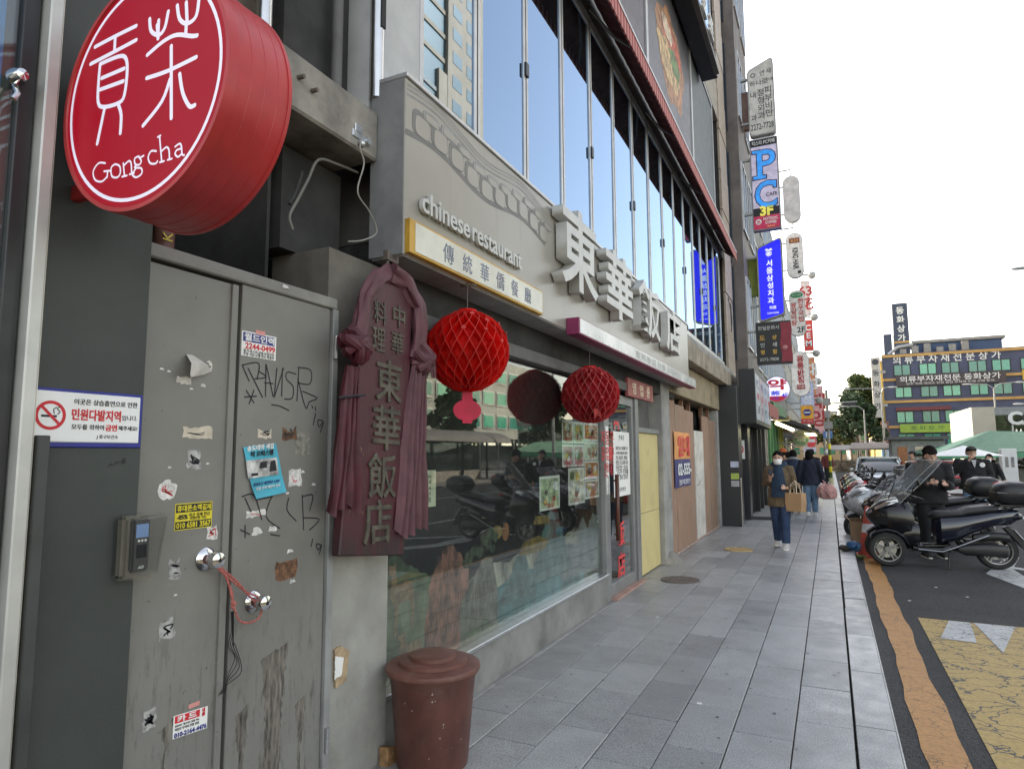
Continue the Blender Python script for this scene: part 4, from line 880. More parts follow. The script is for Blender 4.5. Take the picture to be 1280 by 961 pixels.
t = thing('door_notice', 'large white printed notice taped on the glass door', 'poster', (XG, 7.75, 1.09)); wallquad('sheet', m_paper, t, 7.40, 8.09, 1.09, 1.86, XG+.001, .001)
text('안 내 문', .06, m_ink, t, (XG+.003, 7.745, 1.79), WALL, fit=.22)
for i, s_ in enumerate(('저희 업소를 이용해 주신', '고객 여러분께 감사드립니다', '건물 재건축 관계로', '영업을 종료하게 되어', '안내 말씀 드립니다', '그동안 성원에', '깊이 감사드립니다')): text(s_, .05, m_ink, t, (XG+.003, 7.745, 1.66-.058*i), WALL, fit=.50)
text('동 화 반 점', .05, m_ink, t, (XG+.003, 7.745, 1.17), WALL, fit=.25)
t = thing('open_sign', 'red plaque reading open for business above the door', 'sign', (-2.22, 8.4, 2.3))
MB().box(-2.23, -2.185, 7.77, 9.02, 2.30, 2.53).build('plaque', mat('dull_red_board', (.30, .075, .07), .5, dirt=.1), t, bev=.006)
[text(c_, .2, mat('cream_letter', (.75, .62, .45), .5), t, (-2.184, y_, 2.415), WALL, fith=.15, fit=.17, off=.003) for c_, y_ in (('영', 8.05), ('업', 8.40), ('중', 8.75))]
# yellow panel and meter recess
yp = thing('yellow_panel', 'pale yellow board closing the bay beside the glass door', 'panel', (-2.28, 9.0, 0))
m_yp = mat('pale_yellow_board', (.58, .48, .22), .6, var=.06, scale=2, dirt=.08)
box('lower_board', m_yp, yp, -2.34, XG, 8.42, 9.60, 0.012, .80, .003); box('upper_board', m_yp, yp, -2.34, XG, 8.42, 9.60, .806, 1.87, .003)
box('rail', m_mull, yp, -2.36, -2.25, 8.365, 9.60, 1.875, 1.94, .003)
box('meter_recess', m_soff, yp, -2.6, -2.4, 8.365, 9.60, 1.94, 2.46)
MB().tube([(-2.37, 8.75, 2.4), (-2.36, 8.85, 2.25), (-2.36, 8.7, 2.15), (-2.36, 8.8, 2.0)], .012, 6).build('recess_cable', m_black, yp)
pc = thing('grey_column', 'worn grey concrete column with a crumbled foot between yellow panel and plywood', 'column', (-2.25, 9.9, 0))
MB().box(-2.6, -2.20, 9.62, 10.12, 0, 2.84).build('shaft', m_plaster, pc, bev=.012)
MB().lathe([(.30, 0), (.27, .06), (.22, .12), (.001, .2)], (-2.30, 9.87, 0), 10).build('crumbled_foot', m_concrete, pc)
# boarded-up bay
bd = thing('plywood_hoarding', 'plywood boards closing off an empty shop bay', 'hoarding', (XG, 12.6, 0))
by = [10.125, 10.85, 11.62, 12.47]
for i in range(3): box('plank', m_plank, bd, XG-.03, XG+.004*(i % 2), by[i]+.004, by[i+1]-.004, .03, 2.46-.05*i, .003)
by = [13.42, 14.15, 15.0]
for i in range(2): box('plank', m_plank, bd, XG-.03, XG+.004*(i % 2), by[i]+.004, by[i+1]-.004, .03, 2.34-.05*i, .003)
dw = MB().box(XG-.02, XG+.012, 12.50, 13.40, .02, 2.02).build('white_door', mat('worn_white_door', (.62, .58, .52), .6, dirt=.12), bd, bev=.004)
MB().tube([(XG+.015, 12.60, 1.0), (XG+.06, 12.60, 1.02), (XG+.06, 12.60, 1.18), (XG+.015, 12.60, 1.2)], .012, 8).build('handle', m_alu, dw)
box('void', m_matte, bd, XG-.6, XG-.4, 10.12, 15.1, 0, 2.6)
m_stud = mat('rough_stud', (.22, .12, .07), .8)
for y in (11.0, 11.75, 12.40, 13.75, 14.5): box('stud', m_stud, bd, XG-.12, XG-.05, y, y+.09, 1.9, 2.6)
box('sill_board', mat('pinkish_sill', (.42, .30, .24), .8), bd, XG-.06, XG+.03, 10.125, 15.0, 0, .028)
MB().box(-2.6, -2.19, 10.125, 15.2, 2.55, 3.10).build('plaster_lintel', mat('ochre_plaster', (.30, .24, .15), .85, var=.3, scale=2.5, bump=.4, bscale=12, dirt=.3), bd, bev=.01)
box('end_strip', m_plaster, bd, -2.6, -2.22, 15.005, 15.2, 0, 2.54, .006)
t = thing('rental_banner', 'orange and navy rental banner pinned on the plywood boards', 'banner', (XG, 11.3, 1.0))
def bann(name, m_, z0, z1, dx=0.):
    b_ = MB(); b_.cs = True; rs_ = []
    for i in range(9):
        y = 10.64+1.28*i/8; wv_ = .02+.015*math.sin(i*1.1)+dx
        rs_.append([(XG+wv_, y, z0), (XG+wv_+.006, y, (z0+z1)/2), (XG+wv_, y, z1)])
    b_.add([p for r in rs_ for p in r], [(i*3+j, i*3+j+1, (i+1)*3+j+1, (i+1)*3+j) for i in range(8) for j in range(2)]); return b_.build(name, m_, t, recalc=False)
bann('upper_field', mat('orange_vinyl', (.72, .32, .10), .5), 1.50, 1.95); bann('lower_field', mat('navy_vinyl', (.05, .045, .17), .5), 1.04, 1.50)
text('임대', .4, m_redch, t, (XG+.046, 11.32, 1.72), WALL, fit=.98, fith=.36, off=.012); text('02-555-', .4, m_white, t, (XG+.046, 11.34, 1.33), WALL, fit=1.12, fith=.2, off=.012); text('건물주 직접 임대 문의', .1, m_paper, t, (XG+.046, 11.3, 1.12), WALL, fit=.9)

# ------------------------------------------------------------------ the long fascia sign
sg = thing('restaurant_sign', 'long beige box sign with raised white characters over the shop window', 'sign', (-2.1, 6.8, 2.66))
XS = -2.0; Y0, Y1, ZB, ZT = 2.805, 10.70, 2.665, 3.67
sm, n, l, bs = nodes('aged_sign_face'); v = pos(n, l)
c = ramp(n, l, noise(n, l, v, 1.3, 5), ((.3, (.255, .235, .20)), (.7, (.315, .295, .255))))
st = ramp(n, l, noise(n, l, pos(n, l, (1, 5, .45)), 2.4, 7, .7), ((.55, 0.), (.8, .45)))
l.new(mix(n, l, st, c, (.19, .17, .14)), bs.inputs['Base Color']); bs.inputs['Roughness'].default_value = .3
MB().box(-2.222, XS, Y0, Y1, ZB, ZT).build('sign_box', sm, sg, bev=.006)
MB().box(-2.23, XS-.01, Y0-.004, Y0+.002, ZB+.004, ZT-.004).build('end_cap', mat('grey_end_cap', (.21, .21, .21), .5, dirt=.15), sg)
MB().box(-2.22, XS-.01, Y0+.01, Y1-.01, ZB-.006, ZB-.001).build('underside', mat('grey_under', (.28, .275, .27), .6, dirt=.15), sg)
MB().box(-2.24, XS+.012, Y0-.004, Y1, ZT+.001, ZT+.03).build('top_cap', m_frame, sg, bev=.004)
m_orn = mat('ornament_grey', (.25, .245, .235), .5); m_orl = mat('ornament_light', (.40, .39, .36), .5)
# great wall frieze: rounded blocks climbing along the top edge
def rr_(y_, z_, a_, b_): return [(XS, y_+a_*(abs(math.cos(t_))**.55)*math.copysign(1, math.cos(t_)), z_+b_*(abs(math.sin(t_))**.55)*math.copysign(1, math.sin(t_))) for t_ in [2*math.pi*k/18 for k in range(18)]]
def wz(y): return 3.44+.035*math.sin((y-2.8)*5.2)-.02*(y-2.8)
m_ord = mat('ornament_dark', (.155, .15, .14), .5)
strokes([[(XS, 2.82+i*.06, wz(2.82+i*.06)-.085) for i in range(33)]], .034, m_ord, sg, (1, 0, 0), 'frieze_line', .0012)
for i in range(10):  # dark blocks behind the pale ones hold the merlons' shadows as colour
    y = 2.87+i*.195; zc = wz(y+.09)
    MB().slab(rr_(y+.09, zc-.004, .092, .078), (.002, 0, 0)).build('frieze_block', m_ord, sg)
    MB().slab(rr_(y+.10, zc-.016, .074, .058), (.0035, 0, 0)).build('frieze_block', sm, sg)
    MB().slab(rr_(y+.19, zc+.075, .085, .034), (.0028, 0, 0)).build('frieze_block', m_orn, sg)
    MB().slab(rr_(y+.195, zc+.070, .068, .022), (.004, 0, 0)).build('frieze_block', sm, sg)
for dz, wd in ((.135, .012), (.165, .007), (.19, .01)):
    strokes([[(XS, 2.82+i*.1, min(3.66, wz(2.82+i*.1)+dz)) for i in range(21)]], wd, m_orn, sg, (1, 0, 0), 'frieze_line')
strokes([[(XS, 4.8+i*.2, 3.62+.012*math.sin(i*1.7)) for i in range(28)]], .02, m_orn, sg, (1, 0, 0), 'frieze_line')
strokes([[(XS, 4.8+i*.2, 3.585+.012*math.sin(i*1.7+1)) for i in range(28)]], .008, m_orn, sg, (1, 0, 0), 'frieze_line')
m_chan = mat('channel_white', (.49, .485, .455), .4, var=.06, scale=6, dirt=.08)
text('chinese', .18, m_chan, sg, (XS+.02, 3.20, 3.005), WALL, fit=.535, fith=.125, off=.003, ext=.012); text('restaurant', .18, m_chan, sg, (XS+.02, 3.87, 2.997), WALL, fit=.74, fith=.112, off=.003, ext=.012)
np_ = MB().box(XS-.002, XS+.035, 2.812, 4.615, 2.675, 2.865).build('name_panel', mat('amber_trim', (.52, .30, .035), .45, dirt=.08), sg, bev=.003)
MB().box(XS+.03, XS+.038, 2.86, 4.60, 2.69, 2.852).build('panel_face', mat('cream_face', (.60, .585, .50), .35, var=.12, scale=2.5), np_)
for i, ch in enumerate('傳統華僑餐廳'): text(ch, .12, mat('slate_ink', (.16, .18, .25), .6), np_, (XS+.039, 3.20+i*.225, 2.77), WALL, fith=.115, off=.0, slant=0)
for ch, y0, y1, z0, z1 in (('東', 4.80, 5.80, 2.98, 3.74), ('華', 5.98, 7.02, 2.96, 3.68), ('飯', 7.2, 8.33, 2.98, 3.66), ('店', 8.60, 9.60, 2.97, 3.60)):
    text(ch, 1., m_chan, sg, (XS+.065, (y0+y1)/2, (z0+z1)/2), WALL, 'channel_letter', off=.019, ext=.050, fit=(y1-y0)*.92, fith=(z1-z0)*.96)
pk = MB().box(XS+.004, XS+.12, 5.20, 10.62, 2.62, 2.765).build('lower_strip', mat('magenta_end', (.22, .02, .085), .45), sg, bev=.003)
MB().box(XS+.118, XS+.124, 5.22, 10.60, 2.632, 2.757).build('strip_face', mat('strip_face', (.52, .52, .50), .25, var=.25, scale=1.2, dirt=.1), pk)
text('東華飯店 전통 중화요리', .1, mat('pale_print', (.36, .36, .35), .5), pk, (XS+.1245, 8.2, 2.695), WALL, fit=2.4, fith=.085)

# ------------------------------------------------------------------ hanging wooden board dressed with cloth
bo = thing('wooden_name_board', 'faded red wooden name board draped with maroon cloth hanging under the sign', 'sign', (-2.06, 2.66, 1.1))
def bp(y, z, dx=0.): return V((-2.085+.055*(2.6-z)*0+dx, y, z))
bm_, n, l, bs = nodes('peeling_red_lacquer'); v = pos(n, l)
c = ramp(n, l, noise(n, l, v, 5, 5), ((.3, (.045, .008, .013)), (.7, (.075, .012, .02))))
pe = ramp(n, l, noise(n, l, pos(n, l, (1, 1, .8)), 6.5, 8, .72), ((.63, 0.), (.65, 1.)))
c = mix(n, l, pe, c, (.17, .11, .06)); sp = n.new('ShaderNodeSeparateXYZ'); l.new(v, sp.inputs[0])
mr = n.new('ShaderNodeMapRange'); mr.inputs['From Min'].default_value = 1.30; mr.inputs['From Max'].default_value = 1.08; l.new(sp.outputs['Z'], mr.inputs['Value'])
q = n.new('ShaderNodeMath'); q.operation = 'MULTIPLY'; l.new(mr.outputs[0], q.inputs[0]); l.new(ramp(n, l, noise(n, l, pos(n, l, (1, 9, 1)), 4, 7, .7), ((.35, 0.), (.55, 1.))), q.inputs[1])
l.new(mix(n, l, q.outputs[0], c, (.02, .016, .015)), bs.inputs['Base Color']); bs.inputs['Roughness'].default_value = .5
bumpn(n, l, bs, noise(n, l, pos(n, l, (1, 7, 1)), 12, 5), .3, .01)
out = [bp(2.385, 1.14), bp(2.895, 1.075), bp(2.925, 2.0), bp(2.94, 2.40), bp(2.90, 2.49), bp(2.76, 2.53), bp(2.62, 2.50), bp(2.53, 2.38), bp(2.47, 1.9)]
MB().slab(out, (.05, 0, 0)).build('board', bm_, bo, bev=.006)
m_ochre = mat('tarnished_gilt', (.075, .066, .048), .6, var=.4, scale=20)
xb = -2.085+.052
for ch, y, z, s_ in (('東', 2.735, 1.975, .22), ('華', 2.72, 1.735, .23), ('飯', 2.69, 1.495, .23), ('店', 2.66, 1.27, .22)):
    text(ch, .3, m_ochre, bo, (xb, y, z), WALL, 'carved_character', fit=s_, fith=s_*.98, off=.0035, ext=.006, slant=-.04)
for ch, y, z in (('料', 2.655, 2.32), ('理', 2.645, 2.18), ('中', 2.815, 2.33), ('華', 2.805, 2.185)):
    text(ch, .14, m_ochre, bo, (xb, y, z), WALL, 'carved_character', fit=.105, fith=.12, off=.001, ext=.004, slant=-.04)
m_cl = mat('faded_maroon_cloth', (.10, .034, .042), .6, var=.18, scale=9, bump=.2, bscale=14)
m_cl2 = mat('deep_red_cloth', (.07, .006, .014), .55, var=.2, scale=9)
def drape(name, m_, top, bot, wt, wb, folds, seed, x0=-2.045, amp=.018):
    rn = random.Random(seed); b_ = MB(); b_.cs = True; nu, nv = folds*6, 18; rows = []
    for j in range(nv+1):
        t_ = j/nv; cy_ = top[0]*(1-t_)+bot[0]*t_; cz_ = top[1]*(1-t_)+bot[1]*t_; w_ = wt*(1-t_)+wb*t_; row = []
        for i in range(nu+1):
            s_ = i/nu-.5; ph_ = s_*folds*6.28+seed+.6*math.sin(t_*3+seed)
            row.append((x0+amp*(.6+.6*t_)*math.sin(ph_)+.004*math.sin(t_*14+s_*9), cy_+s_*w_+.008*math.sin(t_*5+s_*7), cz_-.02*math.cos(s_*8+seed)*t_-.012*math.sin(ph_)*t_))
        rows.append(row)
    b_.add([p for r in rows for p in r], [(j*(nu+1)+i, j*(nu+1)+i+1, (j+1)*(nu+1)+i+1, (j+1)*(nu+1)+i) for j in range(nv) for i in range(nu)])
    return b_.build(name, m_, bo, recalc=False)
drape('cloth_tail', m_cl, (3.00, 2.08), (2.93, 1.19), .14, .30, 5, 1, -2.02)
drape('cloth_tail', m_cl2, (2.445, 2.02), (2.39, 1.35), .10, .22, 4, 2.2, -2.03)
def sash(pts, r, seed, m_=m_cl, name='cloth_sash'):
    b_ = MB(); N_ = len(pts)
    P = []
    for i in range(N_-1):
        for k in range(6): P.append(V(pts[i]).lerp(V(pts[i+1]), k/6))
    P.append(V(pts[-1])); b_.cs = True; rs_ = []
    for i, p in enumerate(P):
        t_ = (P[min(i+1, len(P)-1)]-P[max(0, i-1)]).normalized(); a_ = t_.cross(V((1, 0, 0))).normalized(); e_ = V((1, 0, 0)); ring = []
        for k in range(24):
            q_ = 2*math.pi*k/24; r_ = r*(1+.22*math.sin(3*q_+i*.25+seed)+.12*math.sin(5*q_-i*.4))
            ring.append(p + a_*math.cos(q_)*r_ + e_*math.sin(q_)*r_*.55)
        rs_.append(ring)
    b_.rings(rs_); b_.cs = False; return b_.build(name, m_, bo)
sash([(-2.04, 2.735, 2.55), (-2.035, 2.64, 2.50), (-2.035, 2.54, 2.38), (-2.035, 2.50, 2.22), (-2.035, 2.475, 2.10)], .042, .3)
sash([(-2.03, 2.74, 2.56), (-2.03, 2.88, 2.53), (-2.025, 2.985, 2.42), (-2.025, 3.0, 2.28), (-2.025, 2.98, 2.12)], .055, 1.7)
def knot(c, s, m_, seed):
    b_ = MB(); rn = random.Random(seed)
    for k in range(6):
        a0 = rn.uniform(0, 3.1); u_ = V((rn.uniform(-.2, .2), math.cos(a0), math.sin(a0))).normalized(); v_ = V((.8, rn.uniform(-.5, .5), rn.uniform(-.5, .5))).normalized()
        b_.tube([V(c)+(u_*math.cos(t_)*s*rn.uniform(.8, 1.1)+v_*math.sin(t_)*s*.55) for t_ in [2*math.pi*q/12 for q in range(13)]], s*.34, 8)
    return b_.build('cloth_knot', m_, bo)
knot((-2.02, 3.02, 2.13), .075, m_cl, 1); knot((-2.02, 2.45, 2.12), .075, m_cl2, 2)
sash([(-2.0, 3.03, 2.13), (-2.0, 3.10, 2.10), (-2.0, 3.115, 2.03)], .02, .8)
MB().tube([(-2.05, 2.745, 2.53), (-2.05, 2.73, 2.60), (-2.06, 2.76, 2.655)], .008, 6).tube([(-2.05, 2.70, 2.58), (-2.03, 2.76, 2.56), (-2.05, 2.80, 2.59), (-2.06, 2.76, 2.665)], .007, 6).build('hanging_wire', m_iron, bo)
MB().box(-2.07, -2.04, 2.72, 2.735, 2.62, 2.672).box(-2.07, -2.04, 2.80, 2.815, 2.62, 2.672).box(-2.07, -2.04, 2.735, 2.80, 2.617, 2.63).build('hook_bracket', m_iron, bo)
MB().tube([(-2.02, 2.34, 1.86), (-2.0, 2.42, 1.875), (-2.0, 2.50, 1.885)], .006, 6).build('tie_string', m_ink, bo)

# ------------------------------------------------------------------ paper honeycomb lanterns
def tissue(name, col):
    if name in MATS: return MATS[name]
    m, n, l, b = nodes(name); out_ = n['Material Output']; v = pos(n, l)
    c = ramp(n, l, noise(n, l, v, 9, 4), ((.3, tuple(q*.8 for q in col)), (.7, tuple(min(1, q*1.2) for q in col))))
    tr = n.new('ShaderNodeBsdfTranslucent'); mx = n.new('ShaderNodeMixShader'); mx.inputs[0].default_value = .45
    l.new(c, tr.inputs['Color']); l.new(c, b.inputs['Base Color']); b.inputs['Roughness'].default_value = .7; b.inputs['Specular IOR Level'].default_value = .25
    l.new(b.outputs[0], mx.inputs[1]); l.new(tr.outputs[0], mx.inputs[2]); l.new(mx.outputs[0], out_.inputs['Surface']); MATS[name] = m; return m
def lantern(lab, c, R_, seed, tail=False, fade=False):
    rn = random.Random(seed); t = thing('honeycomb_lantern', lab, 'lantern', (c[0], c[1], c[2]-R_), 'paper honeycomb lanterns')
    NL, NB = 22, 11; b_ = MB(); ver = {}; idx = []
    def sp_(i, j, k=1.):
        th = math.pi*(.035+.93*j/NB); a = 2*math.pi*(i+(.5 if j % 2 else 0))/NL
        h = ((i*73+j*151+seed*31) % 97)/97; kk = k*(1+.035*(h-.5))
        if fade and math.cos(a-.4) > .1 and .25 < th/math.pi < .8: kk *= 1+.05*(((i*37+j*91) % 53)/53)
        return V((c[0]+R_*kk*math.sin(th)*math.cos(a), c[1]+R_*kk*math.sin(th)*math.sin(a), c[2]+R_*kk*math.cos(th)*.97))
    for j in range(0, NB-1):
        for i in range(NL):
            o_ = 1 if j % 2 else 0
            T, L_, B_, Rr = sp_(i, j), sp_(i-1+o_, j+1), sp_(i, j+2) if j+2 <= NB else None, sp_(i+o_, j+1)
            if B_ is None: continue
            cen = V(c)
            inn = [V(c)+(p-cen)*.80 for p in (T, L_, B_, Rr)]
            mid = V(c)+((T+B_)/2-cen)*.76
            b_.add([T, L_, B_, Rr, *inn, mid], [(0, 1, 5, 4), (1, 2, 6, 5), (2, 3, 7, 6), (3, 0, 4, 7), (4, 5, 8), (5, 6, 8), (6, 7, 8), (7, 4, 8)])
    b_.build('tissue_cells', tissue('red_tissue_faded', (.62, .05, .06)) if fade else tissue('red_tissue', (.80, .022, .016)), t, recalc=False)
    e_ = MB()                                  # ruffled paper edges
    for j in range(1, NB-1):
        for i in range(NL):
            o_ = 1 if j % 2 else 0; T = sp_(i, j)
            for q_ in (sp_(i-1+o_, j+1), sp_(i+o_, j+1)):
                d_ = (T-V(c)).normalized()*.004; w_ = (q_-T).cross(d_).normalized()*.0016
                e_.add([T+d_-w_, T+d_+w_, q_+d_+w_, q_+d_-w_], [(0, 1, 2, 3)])
    ce_ = e_.build('cell_edges', tissue('pale_red_edge', (.75, .10, .08)) if not fade else tissue('faded_edge', (.62, .20, .20)), t, recalc=False); ce_['kind'] = 'stuff'
    fl_ = MB()
    for k in range(90 if fade else 40):                        # torn flaps
        i, j = rn.randrange(NL), rn.choice([1, 2, 2, 3, 3, 4, 5, 6]) if not fade else rn.choice([1, 2, 3, 4, 5, 6, 7]); p = sp_(i, j); n_ = (p-V(c)).normalized(); a_ = n_.cross(V((0, 0, 1))).normalized(); u_ = a_.cross(n_)
        s_ = R_*rn.uniform(.08, .15); r1, r2 = rn.uniform(-.4, .6), rn.uniform(.1, .5)
        fl_.add([p-a_*s_*.5+n_*.003, p+a_*s_*.5+n_*.003, p+a_*s_*.3+u_*s_*r1-n_*.0+n_*s_*r2, p-a_*s_*.35+u_*s_*r1+n_*s_*r2*.8], [(0, 1, 2, 3)])
    fl_.build('torn_flaps', tissue('red_tissue_light', (.72, .12, .11)), t, recalc=False)['kind'] = 'stuff'
    MB().lathe([(.001, .012), (R_*.22, .008), (R_*.24, -.004), (.001, -.006)], (c[0], c[1], c[2]+R_*.965), 20).build('top_disc', tissue('red_tissue', (.8, .022, .016)), t)
    MB().cyl((c[0], c[1], c[2]+R_*.9), (c[0], c[1], 2.668), .003, 6).tube([(c[0]-.05, c[1], 2.655), (c[0]+.05, c[1]+.02, 2.655)], .008, 6).build('hanging_wire', m_iron, t)
    if tail:
        zt = c[2]-R_
        out_ = []
        for k in range(24):
            a = 2*math.pi*k/24; out_.append((c[0]+.052*math.cos(a), c[1]+.083*math.cos(a), zt-.105+.066*math.sin(a)))
        nn = V((.86, -.5, 0))*.004
        MB().slab(out_, nn).slab([(c[0]-.017, c[1]-.03, zt+.012), (c[0]+.017, c[1]+.03, zt+.012), (c[0]+.02, c[1]+.035, zt-.05), (c[0]-.02, c[1]-.035, zt-.05)], nn).slab([(c[0]-.016, c[1]-.03, zt-.16), (c[0]+.018, c[1]+.03, zt-.16), (c[0]+.016, c[1]+.03, zt-.185), (c[0]-.016, c[1]-.03, zt-.185)], nn).build('paper_tail', mat('crimson_card', (.42, .015, .045), .7), t)
    else:
        b2 = MB()
        for k in range(9): b2.add([V((c[0]+.1+.02*k*.3, c[1]-R_*.75+.02*k, c[2]-R_*.55)), V((c[0]+.13, c[1]-R_*.72+.02*k, c[2]-R_*.52)), V((c[0]+.11+.01*k, c[1]-R_*.75+.022*k, c[2]-R_*rn.uniform(.8, 1.0)))], [(0, 1, 2)])
        b2.build('torn_tissue', tissue('red_tissue_light', (.72, .12, .11)), t, recalc=False)['kind'] = 'stuff'
    return t
lantern('bright red paper honeycomb lantern with paper tail, hanging beside the cloth draped board', (-2.0, 3.49, 2.235), .262, 3, tail=True)
lantern('faded red honeycomb lantern with torn tissue hanging before the menu photos', (-2.0, 5.81, 2.145), .272, 5, fade=True)

# ------------------------------------------------------------------ the bin
bn = thing('rubbish_bin', 'dusty terracotta coloured plastic bin with stepped lid below the shop window', 'bin', (-1.955, 3.055, 0))
cb_ = (-1.955, 3.055, 0)
m_bin = mat('dusty_brown_plastic', (.095, .034, .025), .42, var=.2, scale=7, dirt=.18, dirtcol=(.15, .105, .085), dscale=6)
MB().lathe([(0.0012, .0), (0.1815, .0), (0.1875, .02), (0.2154, .36), (0.2251, .44), (0.2275, .455), (0.2384, .457), (0.2408, .475), (0.2299, .478)], cb_, 40).build('bucket', m_bin, bn)
MB().lathe([(0.2299, .472), (0.2493, .474), (0.2517, .486), (0.2480, .496), (0.2372, .502), (0.1815, .507), (0.1803, .524), (0.1730, .527), (0.1210, .529), (0.1192, .547), (0.1113, .550), (0.0605, .553), (0.0012, .554)], cb_, 44).build('lid', mat('dusty_bin_lid', (.14, .055, .040), .5, var=.15, scale=8, dirt=.22, dirtcol=(.20, .14, .11), dscale=5), bn)
b = MB(); rn = random.Random(2)
for k in range(20):
    a = rn.uniform(-1.9, .6); z = rn.uniform(.05, .42); r_ = (.1555+.07*z)*1.21+.0012; s_ = rn.uniform(.0015, .005)*(1 if k else 1)
    p = V((cb_[0]+r_*math.cos(a), cb_[1]+r_*math.sin(a), z)); t_ = V((-math.sin(a), math.cos(a), 0))
    b.add([p-t_*s_, p+t_*s_*.8+V((0, 0, -s_*.4)), p+t_*s_*.3+V((0, 0, s_*2.2))], [(0, 1, 2)])
b.build('paint_spots', mat('pale_spots', (.34, .28, .24), .7), bn, recalc=False)['kind'] = 'stuff'
o = MB().slab(rag([(-2.18, 2.90, 0), (-2.18, 2.99, 0), (-2.19, 2.98, .07), (-2.19, 2.91, .09)], .008, 3), (.05, .01, .0)).build('brown_debris', mat('brown_scrap', (.25, .14, .06), .8, var=.3, scale=30), None); props(o, 'crumpled brown wrapper lying between the bin and the wall', 'litter')
# ------------------------------------------------------------------ neighbouring buildings along the pavement
def facade(name, lab, y0, y1, X, h, m_, floors, bays, back=-14, win=m_glass_up, z0=3.6, fr=m_frame, sill=True):
    t = thing(name, lab, 'building', (X, (y0+y1)/2, 0))
    box('wall', m_, t, back, X, y0, y1, 0, h)
    fh = (h-z0)/floors; bw = (y1-y0)/bays
    for f in range(floors):
        for k in range(bays):
            a, c_ = y0+bw*k+bw*.14, y0+bw*(k+1)-bw*.14; zb, zt = z0+fh*f+fh*.28, z0+fh*f+fh*.88
            wd = MB().box(X-.02, X+.05, a, a+.06, zb, zt).box(X-.02, X+.05, c_-.06, c_, zb, zt).box(X-.02, X+.05, a+.06, c_-.06, zb, zb+.06).box(X-.02, X+.05, a+.06, c_-.06, zt-.06, zt).box(X-.02, X+.05, (a+c_)/2-.03, (a+c_)/2+.03, zb+.06, zt-.06).build('window', fr, t)
            box('pane', win, wd, X+.002, X+.012, a+.06, c_-.06, zb+.06, zt-.06)
    return t
nb = facade('corner_building', 'narrow dark commercial building directly behind the stacked projecting signs', 19.25, 22.5, -1.95, 17.5, mat('brown_cladding', (.14, .115, .10), .6, var=.2, scale=2), 4, 2)
nc = facade('sign_building', 'grey shop building beyond the pharmacy sign', 22.6, 40, -2.05, 12.2, mat('grey_cladding', (.22, .215, .21), .7, var=.2, scale=1), 3, 7)
nd = facade('far_row_building', 'pale building farther along the sign crowded row', 40.1, 62, -2.1, 11.5, mat('pale_cladding', (.36, .34, .31), .7, var=.15, scale=1), 3, 8)
ne = facade('last_row_building', 'low pale building at the end of the shop row', 62.1, 84, -2.2, 7.5, mat('cream_cladding', (.42, .39, .33), .7, var=.15, scale=1), 1, 8)

# granite pier and the entrance beside it
gp = thing('granite_pier', 'polished dark granite entrance pier with small stickers', 'pillar', (-2.0, 15.5, 0))
MB().box(-2.35, -1.81, 15.21, 15.75, 0, 3.11).build('pier', m_granite_dark, gp, bev=.008)
box('steel_corner', m_steel, gp, -1.808, -1.78, 15.205, 15.26, 0, 1.05, .003)
for z, c_ in ((1.28, 'sticker_lilac'), (1.02, 'sticker_lime'), (.86, 'sticker_grey')):
    box('sticker', mat(c_, {'sticker_lilac': (.45, .48, .6), 'sticker_lime': (.4, .5, .1), 'sticker_grey': (.4, .4, .4)}[c_], .5), gp, -2.0, -1.83, 15.20, 15.207, z, z+.13)
en = thing('stair_entrance', 'dark recessed stair entrance with black granite side and no smoking plate', 'entrance', (-2, 17, 0))
box('back_wall', m_darkcon, en, -3.4, -3.2, 15.76, 19.2, 0, 3.2); box('lintel', m_black, en, -3.2, -1.95, 15.76, 19.2, 2.9, 3.12)
box('side_pier', m_granite_dark, en, -3.2, -1.78, 16.75, 17.25, 0, 2.9); box('step', m_granite_dark, en, -3.2, -1.9, 15.76, 16.74, 0, .12)
box('plate', m_white, en, -2.15, -1.86, 16.735, 16.748, 1.45, 1.9); MB().lathe([(.09, 0), (.12, 0)], (-2.0, 16.733, 1.68), 20, 1).build('prohibition_ring', m_red, en, recalc=False)
box('plate', m_white, en, -2.1, -1.95, 16.735, 16.748, 2.0, 2.15)
MB().slab([(-2.10, 16.732, 1.735), (-2.085, 16.732, 1.75), (-1.90, 16.732, 1.63), (-1.915, 16.732, 1.615)], (0, -.002, 0)).build('prohibition_bar', m_red, en)
for y in (17.3, 17.75, 18.2, 18.65, 19.1):
    box('door_frame', m_steel if y < 18.5 else m_black, en, -1.98, -1.90, y, y+.07, 0, 2.9)
box('door_glass', m_glass_shop, en, -1.95, -1.94, 17.37, 19.1, .1, 2.9)
box('door_mat', m_matte, en, -1.85, -1.30, 16.9, 17.6, .004, .016)
lb = MB().ball((-1.8, 16.3, 2.72), .06).build('lamp', mat('lamp_glow', (1, .78, .35), .5, emis=4.), en)

t = thing('led_box_sign', 'long black lightbox with pale menu panels above the granite pier', 'sign', (-1.9, 18, 2.3))
MB().box(-1.82, -1.47, 15.77, 19.9, 2.26, 3.52).build('case', m_black, t, bev=.01)
pc_ = [mat('panel_pale', (.42, .45, .49), .4), mat('panel_pink', (.40, .33, .37), .4), mat('panel_blue', (.33, .40, .50), .4)]
for i in range(4):
    p = box('menu_panel', pc_[i % 3], t, -1.472, -1.462, 15.85+i*1.0, 16.78+i*1.0, 2.36, 3.42)
    for j in range(3): text(('PC', '카페', '노래', '당구')[(i+j) % 4], .3, (m_nav, m_red, m_ink)[j], p, (-1.461, 16.31+i*1.0, 3.2-.3*j), WALL, fit=.5, fith=.2)

